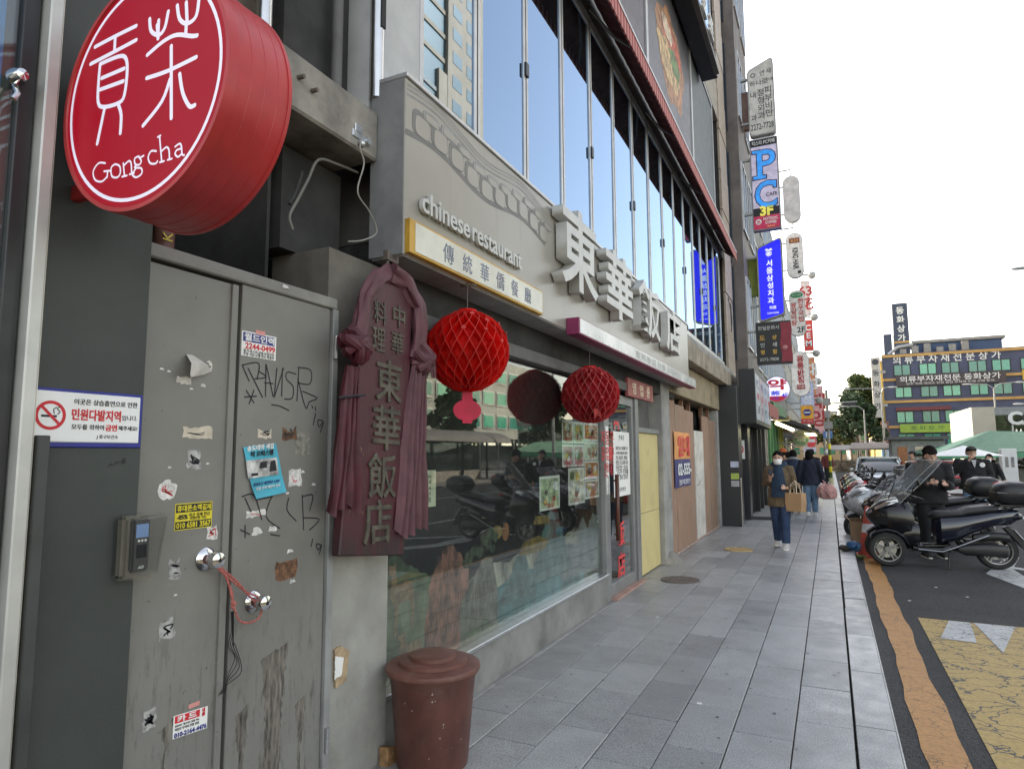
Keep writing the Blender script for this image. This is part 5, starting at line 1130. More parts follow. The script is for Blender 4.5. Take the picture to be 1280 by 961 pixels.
# ------------------------------------------------------------------ signs that project over the pavement, facing along it
m_bracket = mat('galvanised_bracket', (.32, .32, .31), .5, .7)
def outline_round(x0, x1, z0, z1, r, n=5, wave=0.):
    pts = []
    for cx_, cz_, a0 in ((x1-r, z0+r, -90), (x1-r, z1-r, 0), (x0+r, z1-r, 90), (x0+r, z0+r, 180)):
        for k in range(n+1):
            a = rad(a0+90*k/n); pts.append((cx_+r*math.cos(a), cz_+r*math.sin(a)))
    return pts
def psign(name, lab, Y, pts, m_face, m_edge, th=.22, lip=.035, wallx=-1.95, group='signs projecting over the pavement', arms=2):
    xs = [p[0] for p in pts]; zs = [p[1] for p in pts]; cx_, cz_ = (min(xs)+max(xs))/2, (min(zs)+max(zs))/2
    t = thing(name, lab, 'sign', (cx_, Y, min(zs)), group)
    MB().slab([(x, Y, z) for x, z in pts], (0, th, 0)).build('casing', m_edge, t)
    kx = 1-2*lip/(max(xs)-min(xs)); kz = 1-2*lip/(max(zs)-min(zs))
    MB().slab([(cx_+(x-cx_)*kx, Y-.006, cz_+(z-cz_)*kz) for x, z in pts], (0, .005, 0)).build('face', m_face, t)
    for k in range(arms):
        z = min(zs)+(max(zs)-min(zs))*(.2+.6*k/max(1, arms-1)); MB().box(wallx-.1, min(xs)+.01, Y+th*.3, Y+th*.7, z-.03, z+.03).build('bracket', m_bracket, t)
    return t
def sgrp(t, s, size, m_, x, z, Y, **k): return text(s, size, m_, t, (x, Y-.008, z), FACE, **k)
m_cas = mat('sign_casing', (.33, .33, .32), .5)
# clinic sign with wavy top
Y = 19.97; pts = outline_round(-1.70, -.96, 11.02, 13.2, .10)
pts = [(x, z + (.17*math.sin((x+1.70)/.74*2.2-.6) if z > 12.5 else 0)) for x, z in pts]
t = psign('projecting_sign', 'tall off white clinic sign with dark lettering and wavy top edge', Y, pts, mat('offwhite_face', (.50, .48, .44), .5, emis=.03), m_cas)
m_dk = mat('dark_slate_ink', (.05, .055, .06), .6)
[sgrp(t, c_, .3, m_dk, x_, z_, Y, fith=.165, off=.003) for c_, x_, z_ in (('연', -1.27, 12.95), ('세', -1.09, 12.97), ('하', -1.55, 12.66), ('나', -1.37, 12.67), ('로', -1.20, 12.68))]; sgrp(t, '의원', .1, m_dk, -1.06, 12.7, Y, fith=.10)
sgrp(t, '내', .3, m_dk, -1.55, 12.31, Y, fith=.19, off=.003); sgrp(t, '과', .3, m_dk, -1.55, 11.58, Y, fith=.19, off=.003); sgrp(t, '정\n형\n외\n과', .3, m_dk, -1.33, 11.98, Y, fith=.95, off=.003); sgrp(t, '피\n부\n비\n만', .3, m_dk, -1.12, 12.02, Y, fith=.95, off=.003)
sgrp(t, '2272-7728', .2, m_dk, -1.33, 11.29, Y, fit=.64, fith=.19, off=.003)
sgrp(t, '◎', .2, m_dk, -1.53, 12.93, Y, fith=.15)
# PC cafe sign
Y = 19.64
t = psign('projecting_sign', 'lilac computer cafe sign with big blue letters and red foot', Y, outline_round(-1.69, -.925, 8.0, 10.76, .03, 2), mat('lilac_face', (.42, .38, .50), .4, emis=.12), mat('grey_casing', (.25, .25, .25), .5))
def bar(t, name, m_, Y, x0, x1, z0, z1, d=.009): return MB().box(x0, x1, Y-d, Y-.004, z0, z1).build(name, m_, t)
bar(t, 'top_band', m_ink, Y, -1.66, -.955, 10.52, 10.73); sgrp(t, '킥스타 PC카페', .2, m_white, -1.31, 10.63, Y-.004, fit=.62, fith=.13, off=.002)
m_pcb = mat('bright_blue_letter', (.03, .27, .75), .4, emis=.12); m_pco = mat('dark_outline', (.04, .01, .05), .5)
for m_, of, dy in ((m_pco, .045, .003), (m_pcb, .018, .006)):
    k = of-.018
    sgrp(t, 'P', .9, m_, -1.25, 9.98, Y-dy, fit=.50+k*2, fith=.82+k*2, off=of*.7); sgrp(t, 'C', .9, m_, -1.30, 9.05, Y-dy, fit=.58+k*2, fith=.80+k*2, off=of*.7)
    b_ = MB()
    for x0, x1, z0, z1 in ((-1.62, -1.27, 9.53, 9.62), (-1.62, -1.43, 10.32, 10.40), (-1.08, -1.01, 9.22, 9.42)): MB().box(x0-k, x1+k, Y-.010-dy, Y-.006-dy, z0-k, z1+k).build('serif', m_, t)
sgrp(t, 'CAFE', .2, m_ink, -1.14, 9.03, Y-.012, fit=.30, fith=.11, off=.002)
bar(t, 'black_band', m_ink, Y, -1.66, -.955, 8.42, 8.66); bar(t, 'red_band', mat('crimson_band', (.42, .015, .07), .4, emis=.08), Y, -1.66, -.955, 8.03, 8.418)
sgrp(t, '3F', .4, mat('yellow_letter', (.78, .68, .10), .4, emis=.1), -1.30, 8.56, Y-.006, fit=.36, fith=.30, off=.02)
sgrp(t, 'HOTDOG,\nCOFFEE', .2, m_white, -1.20, 8.26, Y-.006, fit=.40, fith=.20, off=.006); MB().lathe([(.001, 0), (.085, 0)], (-1.53, Y-.011, 8.25), 16, 1).build('roundel', m_white, t, recalc=False)
sgrp(t, 'TAKE-OUT', .1, mat('yellow_letter', (.78, .68, .10)), -1.2, 8.09, Y-.006, fit=.22)
sgrp(t, '♨', .1, mat('crimson_band', (.42, .015, .07)), -1.53, 8.25, Y-.006, fith=.1)
# blue dental sign
Y = 20.26; pts = outline_round(-1.68, -.97, 5.50, 7.78, .09, 4); pts = [(x, z+.12*math.sin((x+1.68)/.71*2.6-1.0)*(1 if z > 6.6 else .7)) for x, z in pts]
t = psign('projecting_sign', 'bright blue dental clinic sign with white crest and lettering', Y, pts, mat('cobalt_face', (.006, .006, .62), .35, var=.02, emis=.30), mat('olive_casing', (.30, .30, .22), .5), .22, .04)
m_lit = mat('lit_white', (.75, .75, .85), .4, emis=.2)
for i, ch in enumerate('서울삼성치과'): sgrp(t, ch, .25, m_lit, -1.34+.0*i, 7.17-.225*i, Y, fith=.19, off=.006)
sgrp(t, '의원', .12, m_lit, -1.30, 5.83, Y, fith=.1, off=.002); sgrp(t, '2264-0286', .1, m_lit, -1.30, 5.67, Y, fit=.32)
for r_ in (.085, .065): MB().lathe([(r_-.012, 0), (r_, 0)], (-1.34, Y-.009, 7.46), 18, 1).build('crest', m_lit, t, recalc=False)
MB().box(-1.38, -1.30, Y-.010, Y-.007, 7.42, 7.50).poly([(-1.45, Y-.009, 7.56), (-1.40, Y-.009, 7.62), (-1.34, Y-.009, 7.58), (-1.28, Y-.009, 7.62), (-1.23, Y-.009, 7.56), (-1.34, Y-.009, 7.54)]).build('crest', m_lit, t)
# lime panel behind it
o = MB().box(-1.95, -1.70, 20.6, 20.75, 6.3, 7.5).build('lime_panel', mat('lime_panel', (.20, .24, .02), .5), None); props(o, 'plain lime green panel fixed behind the blue dental sign', 'panel')
o = MB().box(-1.97, -1.70, 20.5, 20.7, 11.55, 12.75).build('brown_panel', mat('pinkish_brown_panel', (.25, .14, .11), .5), None); props(o, 'plain brown panel fixed behind the clinic sign', 'panel')
# black print shop sign
Y = 19.39
t = psign('projecting_sign', 'black printing shop sign with gold lettering and red side panel', Y, outline_round(-1.72, -.80, 4.05, 5.25, .02, 2), mat('charcoal_face', (.022, .021, .02), .5), m_black, .18, .02)
m_gold = mat('gold_letter', (.55, .33, .05), .4); m_sil = mat('silver_letter', (.5, .5, .48), .4)
sgrp(t, '한일문화사', .2, m_sil, -1.38, 5.08, Y, fit=.56, off=.002)
for i, (a_, c_) in enumerate((('도', '상'), ('인', '쇄'), ('명', '함'))): sgrp(t, a_, .2, m_gold if i != 1 else m_sil, -1.56, 4.80-.2*i, Y, fith=.13, off=.006 if i != 1 else .002); sgrp(t, c_, .2, m_gold if i != 1 else m_sil, -1.24, 4.80-.2*i, Y, fith=.13, off=.006 if i != 1 else .002)
sgrp(t, '2272-7808', .12, m_sil, -1.40, 4.19, Y, fit=.5, off=.001)
MB().slab([(-1.08+.02*math.sin(k*.9), Y-.012, 4.10+k*.1) for k in range(12)]+[(-.80+.015*math.sin(k*.8), Y-.012, 5.2-k*.1) for k in range(12)], (0, .006, 0)).build('red_panel', mat('dark_red_panel', (.25, .012, .03), .4), t)
MB().ball((-.98, Y-.02, 4.5), (.07, .01, .06)).build('roundel', mat('pink_dot', (.5, .2, .2)), t)
# round pharmacy sign
Y = 21.0
t = psign('projecting_sign', 'round lit pharmacy sign with red and blue characters', Y, [(-1.345+.385*math.cos(2*math.pi*k/40), 3.49+.40*math.sin(2*math.pi*k/40)) for k in range(40)], mat('pale_lilac_lit', (.62, .62, .85), .3, emis=.3), m_cas, .2, .03, arms=1)
sgrp(t, '약', .4, mat('pharmacy_red', (.45, .01, .03), .4, emis=.1), -1.33, 3.63, Y, fit=.52, fith=.33, off=.015); sgrp(t, '藥', .3, mat('pharmacy_blue', (.02, .03, .55), .4, emis=.15), -1.39, 3.32, Y, fit=.28, fith=.25, off=.006); sgrp(t, '4F', .2, mat('pharmacy_blue', (.02, .03, .55)), -1.13, 3.30, Y, fit=.17, off=.005)
MB().poly([(-1.345+.355*math.cos(rad(a)), Y-.008, 3.49+.37*math.sin(rad(a))) for a in range(215, 326, 10)]).build('red_foot', mat('pharmacy_red', (.45, .01, .03)), t, recalc=False)
# second cluster, farther along
def oval(lab, Y, x0, x1, z0, z1, m_, r=None, edge=m_cas, arms=2): return psign('projecting_sign', lab, Y, outline_round(x0, x1, z0, z1, r or (x1-x0)/2.02, 7), m_, edge, .25, .03, arms=arms)
m_ivory = mat('ivory_face', (.55, .52, .48), .5, emis=.04); m_ash = mat('ash_face', (.42, .40, .385), .5, var=.15, scale=3)
t = oval('blank weathered grey capsule sign above the hair salon sign', 38.8, -1.67, -.80, 14.45, 17.15, m_ash)
MB().tube([(-1.9, 38.9, 17.55), (-1.25, 38.9, 17.55), (-1.25, 38.9, 17.1)], .045, 8).build('bracket', m_bracket, t); MB().tube([(-1.25, 38.9, 14.5), (-1.25, 38.9, 14.15), (-1.9, 38.9, 14.15)], .045, 8).build('bracket', m_bracket, t)
t = oval('ivory capsule hair salon sign with black sideways lettering', 39.2, -1.67, -.80, 11.35, 13.95, m_ivory)
sgrp(t, 'KING HAIR', .4, m_ink, -1.22, 12.45, 39.2, fit=1.0, fith=.34, off=.012) if False else text('KING HAIR', .4, m_ink, t, (-1.20, 39.19, 12.45), (V((0, 0, -1)), V((1, 0, 0))), fit=1.25, fith=.30, off=.014)
bar(t, 'badge', mat('badge_brown', (.2, .05, .04)), 39.19, -1.5, -.95, 13.35, 13.65)
sgrp(t, 'KH', .2, m_gold, -1.22, 13.5, 39.18, fit=.35); bar(t, 'chair_symbol', m_ink, 39.19, -1.12, -.95, 11.58, 11.75)
t = oval('ivory beef soup restaurant sign with red vertical lettering', 39.5, -1.67, -.86, 8.1, 10.7, m_ivory, .35)
m_rl = mat('red_letter', (.40, .03, .03), .5)
sgrp(t, '한\n우\n국\n밥', .4, m_rl, -1.07, 9.55, 39.5, fith=1.35, off=.012); sgrp(t, '왕\n갈\n비\n탕', .4, m_rl, -1.45, 9.35, 39.5, fith=1.35, off=.012); sgrp(t, '2F', .4, m_ink, -1.12, 8.45, 39.5, fith=.32, off=.01)
MB().poly([(-1.26+.33*math.cos(a), 39.485, 10.42+.16*math.sin(a)) for a in [2*math.pi*k/24 for k in range(24)]]).build('green_badge', mat('green_badge', (.03, .22, .07)), t, recalc=False); sgrp(t, '생고기전문', .1, m_white, -1.26, 10.42, 39.48, fit=.45)
t = oval('ivory capsule noodle restaurant sign with bold red vertical lettering', 37.9, -1.68, -.77, 4.57, 7.0, mat('ivory_lit', (.60, .57, .54), .4, emis=.06))
sgrp(t, '홍\n콩\n반\n점', .4, m_rl, -1.20, 6.02, 37.9, fith=1.5, off=.018); bar(t, 'seal', m_rl, 37.89, -1.42, -1.02, 4.95, 5.20); sgrp(t, '中華', .2, m_ivory, -1.22, 5.07, 37.88, fith=.17)
# third cluster and small boards
for (lab, Y, x0, x1, z0, z1, col, s_, sc_) in (
    ('pinkish white sign with red characters behind the beef soup sign', 56, -1.45, -.80, 12.4, 15.2, (.55, .45, .42), '63\n花', m_rl),
    ('plain red sign with white letters behind the soup sign', 57, -1.45, -.75, 9.7, 12.2, (.50, .04, .03), 'C\nE\nM', m_white),
    ('orange and white vertical sign in the far cluster', 58, -1.4, -.75, 6.2, 9.3, (.5, .2, .1), '대\n성', m_white),
    ('pale blue sign with white script above the yellow square', 40.6, -1.38, -.66, 4.1, 5.6, (.42, .46, .66), '수\n선', m_white),
    ('yellow square sign with blue emblem and red foot', 38.2, -1.33, -.67, 3.1, 4.12, (.62, .30, .03), '', m_nav),
    ('narrow pink sign at the end of the sign row', 62, -1.1, -.3, 3.2, 7.3, (.55, .30, .30), '태\n양', m_rl)):
    t = psign('projecting_sign', lab, Y, outline_round(x0, x1, z0, z1, .06, 3), mat('face_'+lab[:9].replace(' ', '_'), col, .5, emis=.04), m_cas, .2, .03)
    if s_: sgrp(t, s_, .4, sc_, (x0+x1)/2, (z0+z1)/2, Y, fith=(z1-z0)*.7, off=.012)
    if 'emblem' in lab:
        MB().poly([(-1.0+.22*math.cos(a), Y-.009, 3.72+.2*math.sin(a)) for a in [2*math.pi*k/6 for k in range(6)]]).build('emblem', m_nav, t, recalc=False); bar(t, 'emblem_bar', m_white, Y-.006, -1.16, -.84, 3.69, 3.75)
        bar(t, 'red_foot', m_red, Y, -1.3, -.70, 3.13, 3.38); sgrp(t, '하나약국', .2, m_white, -1.0, 3.26, Y-.006, fit=.45)
for k, z in enumerate((15.6, 12.4, 9.6, 7.4, 5.9)):
    t = thing('sign_lamp', 'small round bracket lamp ' + ('topping the far sign cluster', 'between the pinkish sign and the red one', 'at the foot of the red letter sign', 'beside the orange and white sign', 'lowest of the far sign cluster')[k], 'lamp', (-.6, 56+k, z), 'bracket lamps along the far signs')
    MB().ball((-.6, 56+k, z), .3, 12, 8).build('housing', m_cas, t); MB().tube([(-.6, 56+k, z), (-1.2, 56+k, z+.1), (-2.1, 56+k, z+.1)], .06, 6).build('bracket', m_bracket, t)

# ------------------------------------------------------------------ shop fronts under the signs
gs = thing('green_shop', 'green framed shop front under a dark canvas awning', 'shop front', (-1.9, 27, 0))
m_green = mat('green_paint', (.05, .16, .06), .5)
box('fascia', m_green, gs, -2.05, -1.6, 23.0, 30, 2.75, 3.35); 
for y in (23.0, 24.2, 25.5, 26.8, 28.2, 29.8): box('post', m_green if y < 27 else mat('yellow_green_post', (.35, .36, .08), .5), gs, -2.05, -1.75, y, y+.22, 0, 2.75)
box('glass', m_glass_shop, gs, -1.98, -1.97, 23.2, 30, 0, 2.75)
box('goods_display', mat('goods', (.25, .17, .09), .8, var=.6, scale=4), gs, -1.96, -1.5, 27.2, 29.6, 0, 1.3)
t = thing('dark_awning', 'dark canvas awning sloping over the pavement by the green shop', 'awning', (-1.2, 28, 2.3))
MB().rings([[(-1.75, 24.6, 2.98), (-.33, 25.6, 2.40), (-.33, 25.6, 2.30), (-1.75, 24.6, 2.80)], [(-1.75, 31, 2.98), (-.33, 31, 2.40), (-.33, 31, 2.30), (-1.75, 31, 2.80)]]).build('canvas', mat('charcoal_canvas', (.028, .026, .024), .75), t)
MB().cyl((-1.7, 25.0, 2.78), (-.4, 25.8, 2.28), .03, 8).build('arm', m_soff, t); MB().box(-.8, -.45, 25.7, 29.5, 2.26, 2.29).build('lit_panel', mat('warm_tube', (1, .75, .35), .5, emis=1.2), t)
t = thing('tube_lamp', 'lit warm fluorescent tube lamp under the dark awning', 'lamp', (-1.6, 23.4, 2.6))
MB().box(-1.62, -1.12, 22.7, 23.0, 2.62, 2.66).build('lamp_cover', mat('yellow_green_cover', (.42, .40, .12), .5), t)
MB().cyl((-1.52, 22.85, 2.55), (-1.10, 24.0, 2.36), .055, 10).build('tube', mat('warm_tube_lit', (1, .80, .45), .5, emis=3.), t); MB().cyl((-1.52, 22.85, 2.60), (-1.52, 22.85, 2.66), .02, 8).build('stem', m_steel, t)
t = psign('projecting_sign', 'round translucent green and white disc sign under the awning', 28.0, [(-1.0+.30*math.cos(2*math.pi*k/28), 2.16+.31*math.sin(2*math.pi*k/28)) for k in range(28)], mat('disc_green', (.10, .20, .12), .3), m_cas, .1, .02, arms=1)
MB().poly([(-1.0+.27*math.cos(rad(a)), 27.99, 2.16+.28*math.sin(rad(a))) for a in range(0, 181, 12)]).build('pale_half', mat('disc_pale', (.45, .46, .42), .3), t, recalc=False); sgrp(t, '카페', .2, m_white, -1.0, 2.08, 27.99, fit=.3)
t = psign('projecting_sign', 'small round red and white disc sign over the crowd', 33.0, [(-.76+.24*math.cos(2*math.pi*k/28), 2.13+.32*math.sin(2*math.pi*k/28)) for k in range(28)], mat('disc_red', (.55, .05, .06), .4, emis=.05), m_cas, .1, .02, arms=1)
bar(t, 'white_band', m_white, 32.99, -.93, -.59, 2.06, 2.2)
t = psign('projecting_sign', 'small lilac board hanging under the red disc sign', 31.0, outline_round(-1.05, -.52, 1.62, 1.82, .02, 2), mat('lilac_small', (.5, .48, .62), .4, emis=.1), m_cas, .06, .01, arms=1); sgrp(t, '휴대폰매장', .2, m_nav, -.78, 1.72, 31, fit=.42)
b = thing('shop_front', 'red trimmed shop front with downlights beyond the entrance', 'shop front', (-1.9, 21, 0))
box('fascia', mat('crimson_fascia', (.30, .02, .035), .4), b, -1.95, -1.45, 19.3, 22.9, 2.62, 3.0)
for y in (19.8, 20.8, 21.8): MB().lathe([(.001, 0), (.07, 0)], (-1.6, y, 2.612), 12).build('downlight', mat('downlight_glow', (1, .95, .85), .5, emis=2.), b, recalc=False)
for y in (19.3, 20.4, 21.6, 22.7): box('post', m_black if y < 22 else m_steel, b, -1.95, -1.8, y, y+.12, 0, 2.62)
box('glass', m_glass_shop, b, -1.9, -1.89, 19.4, 22.7, .1, 2.62)
box('poster_panel', mat('shop_poster', (.5, .42, .45), .5, var=.5, scale=4), b, -1.97, -1.93, 19.5, 20.3, .4, 2.2)
for i, (y0, y1, c_) in enumerate(((31, 35, (.3, .2, .1)), (35.2, 39.5, (.35, .32, .28)), (40.2, 46, (.12, .15, .2)), (46.2, 52, (.4, .12, .08)), (52.2, 60, (.3, .28, .22)))):
    t = thing('far_shop_front', ('brown', 'beige', 'slate', 'rust red', 'taupe')[i]+' fascia shop front far along the row', 'shop front', (-1.9, (y0+y1)/2, 0))
    box('fascia', mat('far_fascia%d' % i, c_, .5), t, -2.1, -1.55, y0, y1, 2.5, 3.2); box('glass', m_glass_shop, t, -2.04, -2.0, y0, y1, 0, 2.5); box('stall', mat('stall%d' % i, c_, .8, var=.5, scale=3), t, -1.99, -1.55, y0+.5, y1-1.2, 0, .95)
# ------------------------------------------------------------------ scooters
def sect(x, zb, zt, hw, n=16, p=2.6, yo=0.):
    cz, hz = (zb+zt)/2, (zt-zb)/2; out = []
    for k in range(n):
        a = 2*math.pi*k/n; c_, s_ = math.cos(a), math.sin(a)
        out.append((x, yo+hw*math.copysign(abs(c_)**(2/p), c_), cz+hz*math.copysign(abs(s_)**(2/p), s_)))
    return out
def shell(b, st, n=16, p=2.6, yo=0.):
    b.cs = True; b.rings([sect(*s, n, p, yo) for s in st]); b.cs = False; return b
def wheel(par, x, y, r, w, m_rim, spokes=5, name='wheel'):
    t = MB().lathe([(r-.075, -w*.5), (r-.03, -w*.52), (r-.008, -w*.36), (r, 0), (r-.008, w*.36), (r-.03, w*.52), (r-.075, w*.5)], (x, y, r), 32, 1).build(name, m_rubber, par, local=True)
    rm = MB().lathe([(r-.066, -w*.42), (r-.085, -w*.40), (r-.085, w*.40), (r-.066, w*.42)], (x, y, r), 32, 1)
    rm.build('rim', m_rim, t, local=True)
    sp = MB()
    for k in range(spokes):
        a = 2*math.pi*k/spokes+.3
        for da in (-.17, .17):
            p0 = V((x+.035*math.cos(a+da), y, r+.035*math.sin(a+da))); p1 = V((x+(r-.08)*math.cos(a+da*.9), y, r+(r-.08)*math.sin(a+da*.9))); d_ = (p1-p0).normalized(); s_ = V((-d_.z, 0, d_.x))*.012
            sp.slab([p0-s_+V((0, -w*.3, 0)), p1-s_+V((0, -w*.3, 0)), p1+s_+V((0, -w*.3, 0)), p0+s_+V((0, -w*.3, 0))], (0, w*.22, 0))
    sp.cyl((x, y-w*.5, r), (x, y+w*.5, r), .04, 14); sp.build('spokes', m_rim, t, local=True)
    MB().lathe([(.05, 0), (r*.52, 0), (r*.52, .006), (.05, .006)], (x, y-w*.55, r), 20, 1).build('brake_disc', m_steel, t, local=True)
    return t
m_rimd = mat('grey_alloy', (.23, .23, .23), .35, .8); m_rims = mat('silver_alloy', (.5, .5, .5), .3, .9)
m_seat = mat('black_vinyl', (.022, .022, .023), .5, var=.2, scale=20, bump=.2, bscale=200)
m_lens = glassmat('headlight_lens', (.9, .9, .9), .12, .03)
m_refl = mat('headlight_reflector', (.42, .43, .45), .2, .8)
m_redl = mat('red_lens', (.38, .012, .02), .15, coat=.5)
m_navy = mat('midnight_blue_paint', (.008, .010, .020), .15, coat=.8)
def topbox(t, x0, x1, z0, z1, hw, m_, red=True):
    L_ = x1-x0
    k = shell(MB(), [(x0+.00, z0+.10, z1-.10, hw*.72), (x0+.04, z0+.03, z1-.05, hw*.9), (x0+L_*.3, z0, z1-.005, hw), (x0+L_*.7, z0, z1, hw), (x1-.05, z0+.01, z1-.04, hw*.92), (x1, z0+.05, z1-.12, hw*.8)], 20, 3.2).build('top_box', m_, t, local=True)
    zm = z0+(z1-z0)*.52
    shell(MB(), [(x0+.0, zm-.012, zm+.012, hw*.80), (x0+.05, zm-.012, zm+.012, hw*.95), (x0+L_*.4, zm-.012, zm+.012, hw*1.012), (x1-.05, zm-.012, zm+.012, hw*.96), (x1+.004, zm-.010, zm+.010, hw*.83)], 20, 3.4).build('box_seam', m_rubber if red else m_rims, k, local=True)
    if red: shell(MB(), [(x0-.012, zm+.02, z1-.10, hw*.62), (x0+.05, zm+.02, z1-.055, hw*.93), (x0+.14, zm+.03, z1-.07, hw*1.015), (x0+.2, zm+.05, z1-.10, hw*1.0)], 20, 3.2).build('reflector', m_redl, k, local=True)
    return k
def scooter(name, lab, loc, rz, m_body, m_side, trike=False, box_=True, shield=1., rim=m_rimd, group='scooters parked along the kerb', shield_m=None):
    t = thing(name, lab, 'scooter', loc, group, rz)           # local frame: rear axle at x = 0, nose towards +x, left side = +y
    wb, fr, rr = 1.42, .255, .268
    if trike:
        for y in (.20, -.20): wheel(t, wb, y, fr, .10, rim)
        for y in (.20, -.20):
            f = MB(); f.cs = True
            f.rings([sect(wb+.29*math.cos(a), fr+.285*math.sin(a)-.03, fr+.285*math.sin(a)+.03, .075, 12, 2.5, y) for a in [rad(q) for q in (165, 140, 115, 90, 65, 42)]]); f.build('front_mudguard', m_body, t, local=True)
        MB().box(wb-.06, wb+.05, -.2, .2, fr+.10, fr+.16).cyl((wb, -.2, fr), (wb, -.1, fr+.28), .03).cyl((wb, .2, fr), (wb, .1, fr+.28), .03).build('tilting_arms', m_black, t, local=True)
    else:
        wheel(t, wb, 0, fr, .10, rim)
        f = MB(); f.cs = True; f.rings([sect(wb+.285*math.cos(a), fr+.285*math.sin(a)-.03, fr+.285*math.sin(a)+.03, .085, 12, 2.5) for a in [rad(q) for q in (175, 145, 115, 90, 60, 38)]]); f.build('front_mudguard', m_body, t, local=True)
        MB().cyl((wb, .09, fr), (wb-.1, .09, fr+.38), .024).cyl((wb, -.09, fr), (wb-.1, -.09, fr+.38), .024).build('front_fork', m_steel, t, local=True)
    wheel(t, 0, 0, rr, .13, rim, 5)
    # front cowl: nose, leg shield
    shell(MB(), [(wb+.24, .70, .76, .05), (wb+.18, .62, .84, .15), (wb+.06, .52, .94, .23), (wb-.08, .42, 1.0, .27), (wb-.22, .36, 1.02, .26), (wb-.32, .34, .98, .24), (wb-.38, .32, .90, .20)], 22, 2.5).build('front_cowl', m_body, t, local=True)
    shell(MB(), [(wb-.10, .26, .58, .19), (wb-.24, .24, .70, .235), (wb-.36, .25, .72, .23), (wb-.44, .27, .66, .20)], 18, 2.8).build('leg_shield', m_body, t, local=True)
    for s in (1, -1):
        hl = MB(); hl.slab([(wb+.14, s*.155, .86), (wb+.0, s*.245, .955), (wb-.16, s*.270, 1.0), (wb-.17, s*.278, .955), (wb-.02, s*.262, .90), (wb+.13, s*.178, .825)], (0, s*.008, 0)).build('headlight', m_refl, t, local=True)
        MB().slab([(wb+.22, s*.05, .79), (wb+.17, s*.14, .83), (wb+.165, s*.15, .79), (wb+.21, s*.06, .75)], (.012, s*.01, 0)).build('running_light', m_refl, t, local=True)
    # windshield, curved clear sheet
    if shield:
        b = MB(); b.cs = True; rows = []
        for j in range(9):
            q = j/8; x = wb+.12-.62*q*shield; z = .93+.66*q*shield; hw = .20+.06*math.sin(q*2.4)-.10*max(0, q-.75)*3
            rows.append([(x-.30*(abs(s)**2), s*hw, z-.02*abs(s)) for s in [k/5-1 for k in range(11)]])
        b.add([p for r in rows for p in r], [(j*11+i, j*11+i+1, (j+1)*11+i+1, (j+1)*11+i) for j in range(8) for i in range(10)])
        ws = b.build('windshield', shield_m or m_shield, t, local=True, recalc=False)
        ed = MB(); L1 = [r[0] for r in rows]+rows[-1]+[r[-1] for r in reversed(rows)]; ed.tube(L1, .006, 6).build('shield_edge', mat('smoked_edge', (.30, .30, .29), .2), ws, local=True)
        MB().tube([(wb-.06, .16, 1.0), (wb-.16, .17, 1.25)], .008, 6).tube([(wb-.06, -.16, 1.0), (wb-.16, -.17, 1.25)], .008, 6).build('shield_stay', m_black, ws, local=True)
    MB().tube([(wb-.40, .36, 1.02), (wb-.34, .22, 1.05), (wb-.30, 0, 1.02), (wb-.34, -.22, 1.05), (wb-.40, -.36, 1.02)], .016, 8).tube([(wb-.47, .40, 1.0), (wb-.37, .26, 1.04)], .022, 8).tube([(wb-.47, -.40, 1.0), (wb-.37, -.26, 1.04)], .022, 8).tube([(wb-.35, .37, 1.0), (wb-.30, .26, 1.03)], .007, 6).tube([(wb-.35, -.37, 1.0), (wb-.30, -.26, 1.03)], .007, 6).build('handlebar', m_black, t, local=True)
    shell(MB(), [(wb-.20, .96, 1.06, .12), (wb-.28, .97, 1.09, .15), (wb-.36, .98, 1.06, .12)], 14).build('instrument_cowl', m_black, t, local=True)
    for s in (1, -1):
        mr_ = MB().tube([(wb-.34, s*.24, 1.05), (wb-.37, s*.33, 1.17), (wb-.40, s*.36, 1.22)], .008, 6).build('mirror', m_black, t, local=True)
        MB().ball((wb-.42, s*.39, 1.25), (.022, .085, .05), 14, 8).build('mirror_head', m_black, mr_, local=True)
    # floor, tunnel, body
    shell(MB(), [(wb-.34, .24, .32, .20), (wb-.45, .23, .31, .22), (wb-.7, .23, .31, .22), (wb-.82, .24, .36, .20)], 16, 3.5).build('floorboard', m_black, t, local=True)
    fp = MB()
    for s in (1, -1): fp.slab([(wb-.40, s*.10, .315), (wb-.40, s*.21, .315), (wb-.78, s*.21, .335), (wb-.78, s*.10, .335)], (0, 0, .006))
    fp.build('foot_plate', m_chrome if trike else m_black, t, local=True)
    MB().tube([(wb-.40, .225, .27), (wb-.7, .235, .25), (wb-.88, .225, .32), (wb-1.15, .20, .44), (wb-1.3, .18, .50)], .022, 8, flat=.5).build('side_trim', m_rims, t, local=True)
    shell(MB(), [(wb-.66, .36, .70, .12), (wb-.72, .33, .77, .19), (wb-.9, .38, .79, .21), (wb-1.15, .52, .81, .20), (wb-1.4, .62, .85, .17), (wb-1.6, .64, .88, .12), (wb-1.72, .72, .86, .05)], 20, 2.7).build('rear_body', m_side, t, local=True)
    shell(MB(), [(wb-.60, .72, .76, .05), (wb-.64, .70, .81, .12), (wb-.70, .70, .832, .155), (wb-.82, .72, .835, .17), (wb-.98, .74, .84, .18), (wb-1.08, .77, .895, .18), (wb-1.3, .80, .925, .165), (wb-1.46, .83, .92, .12)], 20, 2.5).build('seat', m_seat, t, local=True)
    shell(MB(), [(wb-1.62, .70, .80, .11), (wb-1.70, .71, .82, .12), (wb-1.75, .73, .80, .08)], 12).build('tail_light', m_gloss_black if trike else m_redl, t, local=True)
    # engine, drive cover, exhaust, stand, plate
    MB().box(-.02, .42, -.13, .10, .25, .42).build('engine', m_black, t, local=True, bev=.04, seg=2)
